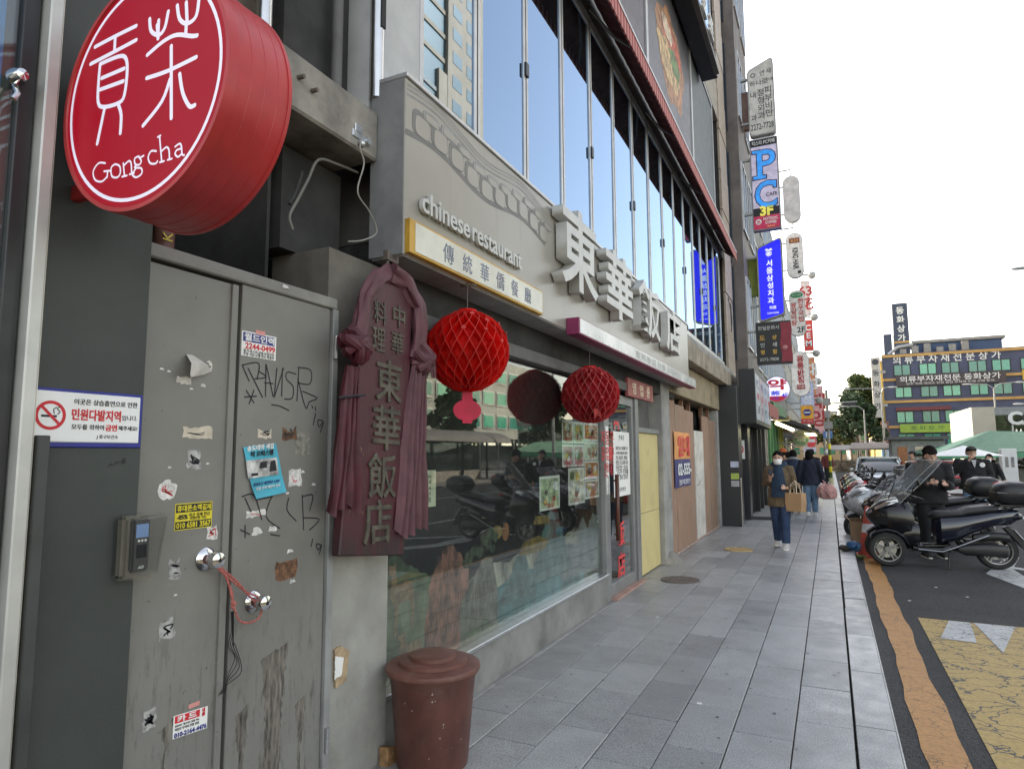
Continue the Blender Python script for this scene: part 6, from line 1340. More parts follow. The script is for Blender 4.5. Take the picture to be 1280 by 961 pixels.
    shell(MB(), [(-.10, .20, .34, .03), (-.06, .18, .37, .045), (.15, .20, .38, .05), (.42, .20, .36, .05), (.50, .24, .32, .03)], 14, 3, yo=.14).build('drive_cover', m_black, t, local=True)
    shell(MB(), [(-.14, .40, .52, .05), (-.02, .42, .545, .075), (.14, .42, .54, .075), (.30, .40, .50, .05)], 14, 3, yo=.10).build('air_filter', m_black, t, local=True)
    MB().tube([(.5, -.14, .25), (.3, -.17, .24), (.1, -.18, .28)], .03).tube([(.14, -.18, .27), (-.02, -.18, .31), (-.22, -.18, .36)], [.05, .062, .05], 12).build('exhaust', m_black, t, local=True)
    MB().tube([(.60, .12, .28), (.64, .20, .12), (.66, .24, .012)], .014, 8).box(.62, .70, .21, .28, .0, .014).build('side_stand', m_black, t, local=True)
    MB().slab([(-.10, -.09, .60), (-.16, -.09, .62), (-.40, -.09, .27), (-.37, -.09, .25)], (0, .18, 0)).build('rear_mudguard', m_black, t, local=True)
    pl = MB().slab([(-.215, -.10, .58), (-.345, -.10, .40), (-.350, -.10, .405), (-.220, -.10, .585)], (0, .20, 0)).build('number_plate', m_white, t, local=True)
    if box_:
        MB().tube([(-.05, .10, .82), (-.22, .12, .90), (-.42, .10, .93)], .014, 6).tube([(-.05, -.10, .82), (-.22, -.12, .90), (-.42, -.10, .93)], .014, 6).box(-.36, -.06, -.12, .12, .90, .935).build('rear_rack', m_black, t, local=True)
        topbox(t, -.50, -.02, .935, 1.27, .24, m_black, red=not trike)
    return t
def place(front, rear):
    f_, r_ = V(front), V(rear); return (r_.x, r_.y, RZ), math.atan2(f_.y-r_.y, f_.x-r_.x)
l_, a_ = place((.66, 11.66), (2.10, 11.78))
scooter('three_wheel_scooter', 'black scooter with two front wheels, raked clear windshield and rear top box', l_, a_, m_gloss_black, m_navy, trike=True)
l_, a_ = place((.70, 13.5), (2.10, 13.75))
scooter('scooter', 'black scooter with red reflector top box behind the three wheeled one', l_, a_, m_gloss_black, m_gloss_black, shield=.72)
l_, a_ = place((.42, 14.7), (1.80, 15.0))
scooter('scooter', 'silver white scooter nosing at the kerb behind the traffic cone', l_, a_, mat('silver_paint', (.42, .43, .44), .25, .3, coat=.6), m_black, box_=False, shield=0)
l_, a_ = place((.50, 16.2), (1.9, 16.5))
scooter('scooter', 'black scooter with dark fairing parked beyond the silver one', l_, a_, m_gloss_black, m_gloss_black, box_=True, shield=0)
l_, a_ = place((.55, 18.6), (1.9, 18.8)); m_rp = mat('red_paint', (.40, .02, .025), .2, coat=.6)
scooter('scooter', 'red scooter parked among black ones', l_, a_, m_rp, m_black, box_=False, shield=0)
l_, a_ = place((.5, 20.6), (1.9, 20.9))
scooter('scooter', 'black and green delivery scooter beyond the red one', l_, a_, mat('green_paint2', (.02, .10, .06), .25, coat=.5), m_black, box_=True, shield=0)
l_, a_ = place((.45, 22.8), (1.9, 23.0))
scooter('scooter', 'dark scooter with clear shield far along the kerb', l_, a_, m_gloss_black, m_black, shield=0)
l_, a_ = place((.45, 25.4), (1.9, 25.6))
scooter('scooter', 'farthest maroon scooter in the kerbside row', l_, a_, mat('maroon_paint', (.12, .012, .015), .25, coat=.5), m_black, shield=0)

# traffic cone, boxes, rags at the kerb
t = thing('traffic_cone', 'faded orange red traffic cone with white band behind the three wheeled scooter', 'cone', (.50, 12.35, RZ))
m_cone = mat('faded_cone', (.45, .07, .045), .6, var=.15, scale=8, dirt=.15)
MB().box(.30, .70, 12.15, 12.55, RZ, RZ+.04).build('base', m_cone, t, bev=.01)
MB().lathe([(.17, .04), (.165, .06), (.105, .40)], (.50, 12.35, RZ), 24).lathe([(.081, .53), (.035, .80), (.03, .81), (.001, .81)], (.50, 12.35, RZ), 24).build('body', m_cone, t)
MB().lathe([(.106, .395), (.082, .535)], (.50, 12.35, RZ), 24).build('reflective_band', mat('band_white', (.65, .65, .66), .4), t)
def crumple(name, lab, cat, c, r, m_, seed, n=14):
    rn = random.Random(seed); b = MB(); bm = bmesh.new(); bmesh.ops.create_icosphere(bm, subdivisions=3, radius=1)
    vs = [v.co.copy() for v in bm.verts]; fs = [[v.index for v in f.verts] for f in bm.faces]; bm.free()
    ax = [V((rn.gauss(0, 1), rn.gauss(0, 1), rn.gauss(0, 1))).normalized() for _ in range(n)]
    out = []
    for v in vs:
        k = 1-.22*sum(max(0, v.dot(a)-.72) for a in ax)*2+.10*math.sin(7*v.dot(ax[0])+3*v.dot(ax[1]))
        p = V((v.x*r[0]*k, v.y*r[1]*k, max(-r[2]*.85, v.z*r[2]*k))); out.append(V(c)+p)
    b.add(out, fs); o = b.build(name, m_, None, loc=(c[0], c[1], c[2]-r[2]*.85)); return props(o, lab, cat)
crumple('plastic_bag', 'crumpled blue plastic bag on the kerb beside the cone', 'bag', (.27, 12.15, .075), (.12, .10, .095), mat('blue_plastic', (.015, .07, .17), .35), 3)
crumple('dark_rag', 'dark olive rag bundle lying on the kerb', 'rag', (.14, 12.15, .045), (.10, .13, .058), mat('olive_rag', (.035, .035, .025), .9), 5)
b = MB(); rn = random.Random(6)
for k in range(26):
    a = rn.uniform(0, 6.28); L_ = rn.uniform(.05, .13); p = V((.36, 11.98, .0)); d_ = V((math.cos(a), math.sin(a), .5)); s_ = V((-d_.y, d_.x, 0))*.018
    b.add([p-s_*.3+V((0, 0, RZ)), p+d_*L_*.6-s_+V((0, 0, RZ+.03)), p+d_*L_+V((0, 0, RZ)), p+d_*L_*.6+s_+V((0, 0, RZ+.03))], [(0, 1, 2, 3)])
o = b.build('leaf_scraps', mat('cabbage_leaf', (.10, .17, .04), .6), None, recalc=False); props(o, 'green vegetable leaves dropped in the gutter beside the cone', 'leaves')
t = thing('cardboard_box', 'open brown cardboard box standing at the kerb by the silver scooter', 'box', (.42, 14.0, RZ))
m_card = mat('cardboard2', (.33, .22, .13), .8, var=.1, scale=6)
MB().box(.27, .57, 13.85, 14.2, RZ, RZ+.42).build('carton', m_card, t, bev=.004)
for (q, d_) in (([(.27, 13.85, RZ+.42), (.57, 13.85, RZ+.42), (.57, 13.72, RZ+.49), (.27, 13.72, RZ+.49)], (0, 0, .004)), ([(.27, 13.85, RZ+.424), (.27, 14.2, RZ+.424), (.17, 14.2, RZ+.52), (.17, 13.85, RZ+.52)], (0, 0, .004))): MB().slab(q, d_).build('flap', m_card, t)

# ------------------------------------------------------------------ cars
def car(name, lab, loc, rz, m_, L_=4.4, W_=1.78, H_=1.46, van=False):
    t = thing(name, lab, 'car', loc, 'vehicles farther up the street', rz)     # nose towards -y
    hl = L_/2
    def sec(y, zb, zt, hw): return [(q[1], y, q[2]) for q in sect(0, zb, zt, hw, 20, 4.5)]
    b = MB(); b.cs = True
    b.rings([sec(-hl, .35, .62, W_*.36), sec(-hl+.12, .25, .72, W_*.45), sec(-hl+.5, .2, .82, W_*.49), sec(-.75, .2, .95, W_*.5), sec(.3, .2, .98, W_*.5), sec(hl-.6, .2, .98, W_*.5), sec(hl-.15, .25, .95, W_*.46), sec(hl, .4, .85, W_*.38)]); b.build('body', m_, t, local=True)
    b = MB(); b.cs = True
    b.rings([sec(-.95, .88, .97, W_*.44), sec(-.25, .88, H_-.03, W_*.40), sec(.4, .88, H_, W_*.39), sec(hl-.75, .88, H_-.06, W_*.38), sec(hl-.2, .86, .98, W_*.42)]); cb_ = b.build('cabin', mat('car_glass', (.02, .028, .03), .05, spec=.8, coat=.5), t, local=True)
    b = MB(); b.cs = True; b.rings([sec(-.30, H_-.07, H_+.0, W_*.385), sec(.4, H_-.05, H_+.018, W_*.38), sec(hl-.8, H_-.09, H_-.03, W_*.37)]); b.build('roof', m_, t, local=True)
    for y in (-.62, .45, hl-.55):
        for s in (1, -1): MB().tube([(s*W_*.455, y-.3 if y < 0 else y, .95), (s*W_*.40, y+.35 if y < 0 else y, H_-.04)], .035, 6).build('pillar', m_, cb_, local=True)
    for s in (1, -1):
        for y in (-hl+.85, hl-.85):
            w_ = MB().lathe([(.2, -.1), (.30, -.11), (.325, -.06), (.325, .06), (.30, .11), (.2, .1)], (s*(W_/2-.12), y, .325), 24, 0).build('wheel', m_rubber, t, local=True); MB().lathe([(.001, -.09), (.2, -.09), (.205, .09), (.001, .09)], (s*(W_/2-.12), y, .325), 16, 0).build('rim', m_rims, w_, local=True)
        MB().ball((s*W_*.37, -hl+.09, .66), (.17, .09, .07), 12, 8).build('headlight', m_refl, t, local=True)
        mr_ = MB().ball((s*(W_/2+.08), -.62, 1.0), (.10, .06, .07), 10, 8).build('mirror', m_, t, local=True)
    MB().box(-.5, .5, -hl-.012, -hl+.1, .36, .46).build('grille', m_black, t, local=True); MB().box(-.26, .26, -hl-.02, -hl+.1, .48, .60).build('number_plate', m_white, t, local=True)
    return t
m_cs = mat('pale_blue_silver', (.40, .44, .47), .25, .4, coat=.6)
car('parked_car', 'pale silver car facing the photographer behind the kerbside scooters', (1.75, 30.5, RZ), rad(-3), m_cs, H_=1.5)
car('parked_car', 'dark red car beyond the men by the scooters', (3.1, 25.5, RZ), rad(4), mat('dark_red_car', (.22, .015, .02), .2, coat=.6), H_=1.40)
car('parked_car', 'white car far down the street', (5.8, 52, RZ), rad(2), mat('white_car', (.6, .6, .6), .25, coat=.6))
# ------------------------------------------------------------------ people: one continuous body surface each, clothing as children
TSC = bpy.data.scenes.new('workbench')
def fuse(mb, name, m_, parent, vox, smooth=4):
    """merge overlapping volumes into one continuous skin"""
    me = mb.mesh(name, m_); o = bpy.data.objects.new(name, me); TSC.collection.objects.link(o)
    md = o.modifiers.new('r', 'REMESH'); md.mode = 'VOXEL'; md.voxel_size = vox; md.use_smooth_shade = True
    s_ = o.modifiers.new('s', 'SMOOTH'); s_.iterations = smooth; s_.factor = .5
    with bpy.context.temp_override(scene=TSC, view_layer=TSC.view_layers[0]):
        dg = bpy.context.evaluated_depsgraph_get(); nm_ = bpy.data.meshes.new_from_object(o.evaluated_get(dg)); nm_.name = name
    bpy.data.objects.remove(o); bpy.data.meshes.remove(me)
    nm_.materials.clear(); nm_.materials.append(m_)
    for p in nm_.polygons: p.use_smooth = True; p.material_index = 0
    o = bpy.data.objects.new(name, nm_); C.objects.link(o); o.parent = parent; return o
def ell(cx, cy, z, rx, ry, n=18): return [(cx+rx*math.cos(2*math.pi*k/n), cy+ry*math.sin(2*math.pi*k/n), z) for k in range(n)]
def person(lab, loc, rz, H, arms, feet, top, pants, shoes, hair, hairm=m_hair, hem=.48, flare=1.0, vox=.012, head=(0, 0), mask=None, hood=None, open_coat=None, bulk=1., cap=None, lean=0., shirt=None, group=None):
    """local frame: faces -y, person's left = +x; arms = ((elbow),(wrist),(finger direction)) right then left in metres at H=1.65"""
    t = thing('person', lab, 'person', loc, group, rz); k = H/1.65
    def P(x, y, z): return V((x*k, (y-lean*max(0, z-.85))*k, z*k))
    sh = [P(-.17*bulk, 0, 1.34), P(.17*bulk, 0, 1.34)]; hip = [P(-.085, .01, .84), P(.085, .01, .84)]
    el = [P(*arms[0][0]), P(*arms[1][0])]; wr = [P(*arms[0][1]), P(*arms[1][1])]
    an = [P(f[0], f[1], .08+f[2]) for f in feet]
    kn = [(hip[i]+an[i])/2+V((0, -.035*k-.25*abs(feet[i][1])*(1 if feet[i][1] > 0 else .2)*k, .02*k)) for i in range(2)]
    hy, hx = head; hc = P(hx*.03, -.012-hy*.05, 1.535-hy*.02)
    b = MB()                                                       # body
    b.cs = True
    b.rings([ell(0, .01*k, .80*k, .13*k, .09*k), ell(0, .01*k, .92*k, .155*k, .105*k), ell(0, (.0-lean*.15)*k, 1.05*k, .125*k, .088*k), ell(0, (-.005-lean*.35)*k, 1.22*k, .15*k, .10*k), ell(0, (-lean*.47)*k, 1.34*k, .15*k, .085*k), ell(0, (.0-lean*.5)*k, 1.40*k, .07*k, .06*k)])
    b.tube([P(0, .005, 1.36), P(hx*.01, -hy*.02, 1.47)], [.058*k, .05*k], 14)
    b.ball(hc+V((0, .008*k, .018*k)), (.074*k, .092*k, .105*k), 20, 14); b.ball(hc+V((0, -.022*k, -.052*k)), (.055*k, .062*k, .062*k), 16, 12)
    b.ball(hc+V((0, -.092*k, -.018*k)), (.013*k, .02*k, .024*k), 10, 8)
    for s in (-1, 1): b.ball(hc+V((s*.075*k, .012*k, -.012*k)), (.012*k, .022*k, .032*k), 10, 8)
    for i in range(2):
        b.tube([sh[i], sh[i].lerp(el[i], .5), el[i], el[i].lerp(wr[i], .4), wr[i]], [.040*k, .040*k, .036*k, .034*k, .024*k], 12)
        b.tube([hip[i], hip[i].lerp(kn[i], .5), kn[i], kn[i].lerp(an[i], .4), an[i]], [.085*k, .075*k, .053*k, .052*k, .034*k], 12)
        b.tube([an[i]+V((0, .03*k, -.03*k)), an[i]+V((0, -.12*k, -.05*k))], [.036*k, .03*k], 10)
        fd = V(arms[i][2]).normalized(); fore = (wr[i]-el[i]).normalized(); sd_ = fd.cross(V((0, -1, .35))).normalized()
        if sd_.length < .1: sd_ = V((1, 0, 0))
        pn = fd.cross(sd_).normalized(); pa = wr[i]+fd*.075*k
        b.tube([wr[i], wr[i]+fd*.04*k, pa], [.026*k, .036*k, .036*k], 10, flat=.55)
        s = 1 if i == 0 else -1
        for j, (o_, L_) in enumerate(((-.026, .062), (-.009, .072), (.009, .068), (.026, .052))):
            p0 = pa+sd_*o_*k; p1 = p0+fd*L_*.5*k; p2 = p1+(fd*.75+pn*.65).normalized()*L_*.55*k
            b.tube([p0-fd*.02*k, p1, p2], [.0095*k, .009*k, .0075*k], 8)
        th0 = wr[i]+fd*.03*k-sd_*.026*k*s
        b.tube([th0, th0+(fd*.5-sd_*s*.8).normalized()*.035*k, th0+(fd*.9-sd_*s*.5+pn*.3).normalized()*.07*k], [.012*k, .011*k, .009*k], 8)
    b.cs = False
    bd_ = fuse(b, 'body', m_skin, t, vox*.8, 2)
    for s in (-1, 1):
        MB().ball(hc+V((s*.030*k, -.082*k, .004*k)), (.011*k, .006*k, .0055*k), 8, 6).build('eye', m_ink, bd_, local=True)
        MB().tube([hc+V((s*.016*k, -.088*k, .024*k)), hc+V((s*.046*k, -.078*k, .026*k))], .0035*k, 6).build('eyebrow', m_hair, bd_, local=True)
    MB().ball(hc+V((0, -.082*k, -.062*k)), (.02*k, .006*k, .006*k), 10, 6).build('mouth', mat('lips', (.32, .12, .10), .5), bd_, local=True)
    b = MB(); b.cs = True                                          # trousers
    b.rings([ell(0, .01*k, .74*k, .155*k, .11*k), ell(0, .01*k, .86*k, .172*k, .122*k), ell(0, .005*k, .98*k, .155*k, .11*k), ell(0, 0, 1.02*k, .14*k, .10*k)])
    for i in range(2): b.tube([hip[i], hip[i].lerp(kn[i], .5), kn[i], kn[i].lerp(an[i], .5), an[i]+V((0, 0, .015*k))], [.105*k, .097*k, .080*k, .073*k, .068*k], 14)
    b.cs = False; fuse(b, 'trousers', pants, t, vox, 3)
    for i in range(2):                                             # shoes
        a = an[i]; sx = feet[i][0]; tilt = feet[i][3] if len(feet[i]) > 3 else 0
        b = MB(); b.cs = True
        def sh_(y, z0, z1, hw): return [(a.x+q[1], a.y+y*k, a.z-.08*k+q[2]*k+tilt*(-y)*k) for q in sect(0, z0, z1, hw*k, 14, 3)]
        b.rings([sh_(.085, .01, .07, .022), sh_(.07, .0, .10, .036), sh_(.0, .0, .115, .042), sh_(-.06, .0, .085, .045), sh_(-.13, .0, .06, .046), sh_(-.17, .005, .045, .03)])
        so_ = b.build('shoe', shoes, t, local=True)
        MB().slab([(a.x+x*k, a.y+y*k, a.z-.081*k+tilt*(-y)*k) for x, y in ((-.036, .08), (.036, .08), (.05, -.06), (.045, -.13), (.02, -.178), (-.02, -.178), (-.045, -.13), (-.05, -.06))], (0, 0, .02*k)).build('sole', m_paper, so_, local=True)
    # upper garment
    bl = bulk; b = MB(); b.cs = True; hz = hem*1.65
    rs_ = [ell(0, .01*k, hz*k, .195*flare*bl*k, .145*flare*k, 24), ell(0, .005*k, (hz*.6+1.05*.4)*k, .19*bl*(flare*.5+.5)*k, .135*k, 24), ell(0, -lean*.15*k, 1.06*k, .175*bl*k, .125*k, 24), ell(0, (-.005-lean*.35)*k, 1.22*k, .188*bl*k, .13*k, 24), ell(0, (-lean*.45)*k, 1.33*k, .175*bl*k, .115*k, 24), ell(0, (.005-lean*.52)*k, 1.405*k, .085*k, .075*k, 24), ell(0, (.005-lean*.55)*k, 1.43*k, .070*k, .066*k, 24)]
    b.rings(rs_)
    for i in range(2):
        w2 = wr[i].lerp(el[i], .06)
        b.tube([sh[i].lerp(V((0, sh[i].y, sh[i].z)), .35), sh[i]+V((0, 0, .004*k)), sh[i].lerp(el[i], .5), el[i], el[i].lerp(w2, .5), w2], [.070*k, .078*k*bl, .072*k*bl, .064*k*bl, .058*k*bl, .048*k*bl], 14)
    b.cs = False; g = fuse(b, 'coat' if hem < .5 else 'jacket', top, t, vox, 3)
    wv = g.data                                                    # cloth folds
    nrm = [v.normal.copy() for v in wv.vertices]
    for v, d_ in zip(wv.vertices, nrm):
        f_ = math.sin(v.co.z*38/k+v.co.x*22)*.5+math.sin(v.co.x*41/k-v.co.z*17+v.co.y*20)*.5; v.co += d_*f_*.0055*k
    if open_coat:                                                  # inner hoodie showing between the open fronts
        b = MB(); b.cs = True
        q = [(1.41, .055, -.105), (1.30, .085, -.132), (1.15, .11, -.145), (1.0, .12, -.150), (.86, .12, -.156)]
        b.rings([[(x*hw*k*1.0, (y0+.030*abs(x)**2-lean*max(0, z-.85)-.012)*k, z*k) for x in [j/5-1 for j in range(11)]]+[(x*hw*k, (y0+.06-lean*max(0, z-.85))*k, z*k) for x in [1-j/5 for j in range(11)]] for z, hw, y0 in q]); b.cs = False
        b.build('inner_hoodie', open_coat, t, local=True)
    if shirt:
        MB().slab([P(-.045, -.112, 1.40), P(.045, -.112, 1.40), P(.0, -.142, 1.24)], (0, -.012*k, 0)).build('shirt', shirt, t, local=True)
    if hood: 
        b = MB(); b.tube([P(.10*math.cos(a), .03+.085*math.sin(a), 1.41+.03*math.sin(a)) for a in [2*math.pi*j/16 for j in range(17)]], .042*k, 12); fuse(b, 'hood', hood, t, vox, 3)
    # hair
    b = MB(); b.cs = True
    b.ball(hc+V((0, .022*k, .030*k)), (.090*k, .102*k, .105*k), 22, 14)
    if hair == 'bun': b.ball(hc+V((0, .115*k, .03*k)), (.04*k, .04*k, .045*k), 12, 8)
    if hair == 'bob': b.ball(hc+V((0, .045*k, -.03*k)), (.098*k, .085*k, .12*k), 18, 12)
    if hair == 'long': b.ball(hc+V((0, .05*k, -.08*k)), (.095*k, .07*k, .17*k), 18, 12)
    if hair == 'mop':
        rn = random.Random(5)
        for j in range(36):
            a, e = rn.uniform(0, 6.28), rn.uniform(.1, 1.3); d_ = V((math.cos(a)*math.cos(e), math.sin(a)*math.cos(e)+.15, math.sin(e))); b.ball(hc+V((0, .018*k, .04*k))+V((d_.x*.078*k, d_.y*.085*k, d_.z*.10*k)), .032*k, 8, 6)
    for s in (-1, 1): b.ball(hc+V((s*.074*k, .028*k, .0)), (.02*k, .05*k, .05*k), 10, 8)
    if hair in ('mop', 'short'):
        for j in range(7): b.ball(hc+V(((j-3)*.02*k, (-.070+.006*abs(j-3))*k, ((.062 if hair != 'mop' else .038)-.008*(j % 2))*k)), .024*k, 8, 6)
    b.cs = False
    # keep the face clear: cut the hair volume in front below the fringe
    for i, v in enumerate(b.v):
        d_ = v-hc
        if d_.y < -.035*k and d_.z < (.042 if hair != 'mop' else -.002)*k: b.v[i] = V((v.x*1, hc.y-.035*k, v.z))
        if d_.z < .04*k and abs(d_.x) > .05*k and d_.y < .0: b.v[i] = V((hc.x+d_.x*.85, max(v.y, hc.y), v.z))
    fuse(b, 'hair', hairm, t, vox*.9, 2)
    if mask:
        b = MB(); b.cs = True
        b.rings([[hc+V((w_*math.sin(a)*k, (-.02-.082*math.cos(a)*pf)*k, z*k)) for a in [rad(q) for q in range(-80, 81, 16)]]+[hc+V((w_*.9*math.sin(a)*k, (-.02-.07*math.cos(a)*pf)*k, z*k)) for a in [rad(q) for q in range(80, -81, -16)]] for z, w_, pf in ((-.012 if mask != 'chin' else -.075, .070, 1.02), (-.04 if mask != 'chin' else -.09, .072, 1.14), (-.07 if mask != 'chin' else -.11, .068, 1.1), (-.105 if mask != 'chin' else -.122, .055, .78))]); b.cs = False
        b.build('face_mask', m_white if mask != 'chin' else m_ink, t, local=True)
    if cap == 'cap':
        b = MB().ball(hc+V((0, .01*k, .062*k)), (.088*k, .10*k, .072*k), 18, 10); c_ = fuse(b, 'cap', mat('dark_cap', (.04, .035, .03), .8), t, vox*.9, 2)
        MB().slab([hc+V((x*k, y*k, .058*k)) for x, y in ((-.07, -.06), (-.06, -.13), (0, -.155), (.06, -.13), (.07, -.06))], (0, 0, .008*k)).build('brim', mat('dark_cap', (.04, .035, .03)), c_, local=True)
    if cap == 'beanie':
        b = MB().ball(hc+V((0, .015*k, .06*k)), (.10*k, .112*k, .09*k), 18, 10); b.tube([hc+V((.098*k*math.cos(a), .012*k+.108*k*math.sin(a), .045*k)) for a in [2*math.pi*j/18 for j in range(19)]], .022*k, 8); fuse(b, 'knit_hat', mat('orange_knit', (.42, .10, .03), .9, var=.2, scale=40, bump=.5), t, vox, 2)
    if cap == 'helmet':
        b = MB().ball(hc+V((0, .01*k, .03*k)), (.125*k, .14*k, .14*k), 18, 12); fuse(b, 'helmet', m_white, t, vox, 2)
    return t
def fab(n_, c_, **k): return mat(n_, c_, .85, var=.18, scale=14, bump=.25, bscale=120, **k)
m_jean = fab('blue_denim', (.022, .042, .095)); m_jeanl = fab('washed_denim', (.14, .22, .32)); m_khaki = fab('khaki_coat', (.115, .082, .046)); m_navyc = fab('navy_wool', (.010, .013, .028)); m_blk = fab('black_nylon', (.010, .010, .011)); m_hood = fab('navy_hoodie', (.016, .036, .068)); m_grey = fab('grey_hood', (.25, .25, .26)); m_shoew = mat('white_trainer', (.62, .60, .57), .6); m_shoeb = mat('black_shoe', (.015, .015, .015), .5)
DN = (0, 0, -1)
# woman walking towards the camera, phone in one hand
person('woman in khaki coat and white mask walking with a phone and paper bag', (-.81, 12.16, 0), rad(-4), 1.63,
       (((-.235, .03, 1.06), (-.12, -.21, 1.17), (.3, -.6, .55)), ((.235, .04, 1.05), (.14, -.20, 1.02), (-.35, -.8, .1))),
       ((-.075, .10, .02, .0), (.085, -.16, .0, .0)), m_khaki, m_jean, m_shoew, 'bun', hem=.42, flare=1.12, vox=.0095, mask='face', open_coat=m_hood, hood=m_hood, head=(.7, 0))
t = thing('phone', 'smartphone held up by the woman in the khaki coat', 'phone', (-.90, 11.84, 1.24)); MB().obox((-.925, 11.86, 1.275), (.072, .012, .145), Matrix.Rotation(rad(-38), 3, 'X') @ Matrix.Rotation(rad(20), 3, 'Z')).build('handset', m_black, t, bev=.006)
def bag(name, lab, c, w_, d_, h, m_, handles, rz=0.):
    t = thing(name, lab, 'bag', c, None, rz)
    b = MB(); b.rings([[(-w_*.46, -d_*.45, 0), (w_*.46, -d_*.45, 0), (w_*.46, d_*.45, 0), (-w_*.46, d_*.45, 0)], [(-w_*.5, -d_*.5, h*.5), (w_*.5, -d_*.5, h*.5), (w_*.5, d_*.5, h*.5), (-w_*.5, d_*.5, h*.5)], [(-w_*.5, -d_*.42, h), (w_*.5, -d_*.42, h), (w_*.5, d_*.42, h), (-w_*.5, d_*.42, h)]]); b.build('sack', m_, t, local=True, bev=.006)
    if handles:
        for y in (-d_*.42, d_*.42): MB().tube([(-w_*.2, y, h-.02), (-w_*.17, y*.7, h+.12), (0, 0, h+.20), (w_*.17, y*.7, h+.12), (w_*.2, y, h-.02)], .009, 6).build('handle', mat('twine', (.52, .42, .30), .8), t, local=True)
    return t
bag('paper_bag', 'tan paper shopping bag with rope handles carried by the woman', (-.56, 12.0, .62), .30, .16, .31, mat('kraft_paper', (.45, .28, .15), .75, var=.08, scale=6), True, rad(-28))
# people walking away
person('person in navy coat and light jeans walking away carrying a pink bag', (-.49, 18.35, 0), rad(180), 1.66, (((-.27, .03, 1.08), (-.29, -.04, .82), DN), ((.26, .03, 1.08), (.27, -.04, .82), DN)), ((-.08, -.1, 0), (.085, .08, .02)), m_navyc, m_jeanl, m_shoew, 'bob', hem=.47, flare=1.08, vox=.014, bulk=1.08)
o = crumple('pink_bag', 'soft dusty pink shopping bag hanging from the navy coated person', 'bag', (-.12, 18.2, .62), (.25, .16, .21), fab('dusty_pink', (.50, .27, .24)), 12, 6)
MB().tube([(-.12, 18.2, .80), (-.19, 18.25, .88), (-.205, 18.3, .90)], .014, 6).build('bag_handle', fab('dusty_pink', (.50, .27, .24)), o)
person('person in navy jacket with grey hood walking beside the pink bag carrier', (-.90, 19.1, 0), rad(180), 1.66, (((-.25, .03, 1.08), (-.26, -.06, .84), DN), ((.25, .03, 1.08), (.22, -.10, .9), DN)), ((-.08, .08, .02), (.085, -.1, 0)), fab('dark_blue_jacket', (.025, .04, .08)), m_blk, m_shoeb, 'bob', hem=.50, vox=.014, hood=m_grey)
crumple('grey_bag', 'grey shoulder bag held beside the hooded walker', 'bag', (-.66, 18.9, .86), (.10, .12, .15), fab('grey_canvas', (.16, .15, .15)), 14, 5)
person('person in orange knitted hat behind the woman in khaki', (-1.22, 20.3, 0), rad(175), 1.70, (((-.25, .03, 1.08), (-.26, -.06, .84), DN), ((.25, .03, 1.08), (.26, -.06, .84), DN)), ((-.08, 0, 0), (.08, 0, 0)), fab('tan_jacket', (.22, .13, .07)), m_blk, m_shoeb, 'short', vox=.016, cap='beanie')
person('dark clothed walker farther along the pavement', (-.55, 23.2, 0), rad(180), 1.70, (((-.25, .03, 1.08), (-.26, -.06, .84), DN), ((.25, .03, 1.08), (.26, -.06, .84), DN)), ((-.08, .1, .02), (.08, -.1, 0)), m_blk, m_blk, m_shoeb, 'short', vox=.018)
person('walker in brown coat under the lit awning', (-1.35, 25.0, 0), rad(160), 1.62, (((-.25, .03, 1.08), (-.26, -.06, .84), DN), ((.25, .03, 1.08), (.26, -.06, .84), DN)), ((-.08, 0, 0), (.08, 0, 0)), fab('brown_coat', (.10, .055, .03)), m_blk, m_shoeb, 'bob', vox=.018, hem=.45)
person('white helmeted rider standing far along the kerb', (-.15, 37, 0), rad(20), 1.68, (((-.25, .03, 1.08), (-.26, -.06, .84), DN), ((.25, .03, 1.08), (.26, -.06, .84), DN)), ((-.08, 0, 0), (.08, 0, 0)), fab('dark_red_jacket', (.14, .03, .03)), m_blk, m_shoeb, 'short', vox=.02, cap='helmet')
# the two men by the scooters, and others on the road
person('black haired man in black jacket looking down at his phone behind the scooter', (1.43, 12.72, RZ), rad(14), 1.79,
       (((-.27, -.02, 1.07), (-.10, -.25, 1.10), (.5, -.7, .2)), ((.26, -.02, 1.05), (.13, -.27, 1.08), (-.5, -.7, .2))), ((-.11, 0, 0), (.11, .02, 0)), m_blk, m_blk, m_shoeb, 'mop', hem=.48, vox=.011, bulk=1.3, head=(1.6, 0), hood=m_blk, lean=.06)
t = thing('phone', 'phone in the hands of the black haired man', 'phone', (1.45, 12.37, 1.08)); MB().obox((1.47, 12.36, 1.09), (.075, .14, .012), Matrix.Rotation(rad(25), 3, 'X')).build('handset', m_black, t, bev=.004)
person('man in black jacket and jeans, mask on chin, hand at his mouth', (2.72, 16.95, RZ), rad(6), 1.80,
       (((-.30, -.06, 1.18), (-.09, -.20, 1.40), (.45, -.25, .6)), ((.29, .03, 1.08), (.24, -.08, .86), DN)), ((-.13, 0, 0), (.13, .02, 0)), m_blk, m_jeanl, m_shoeb, 'short', hem=.50, vox=.011, bulk=1.28, mask='chin', shirt=mat('grey_tee', (.42, .42, .43), .8), cap='cap')
o = MB().lathe([(.001, 0), (.048, 0), (.05, .01), (.001, .012)], (2.87, 16.745, 1.32), 20, 1).build('badge', m_white, None); props(o, 'round white badge on the black jacket of the man touching his mouth', 'badge')
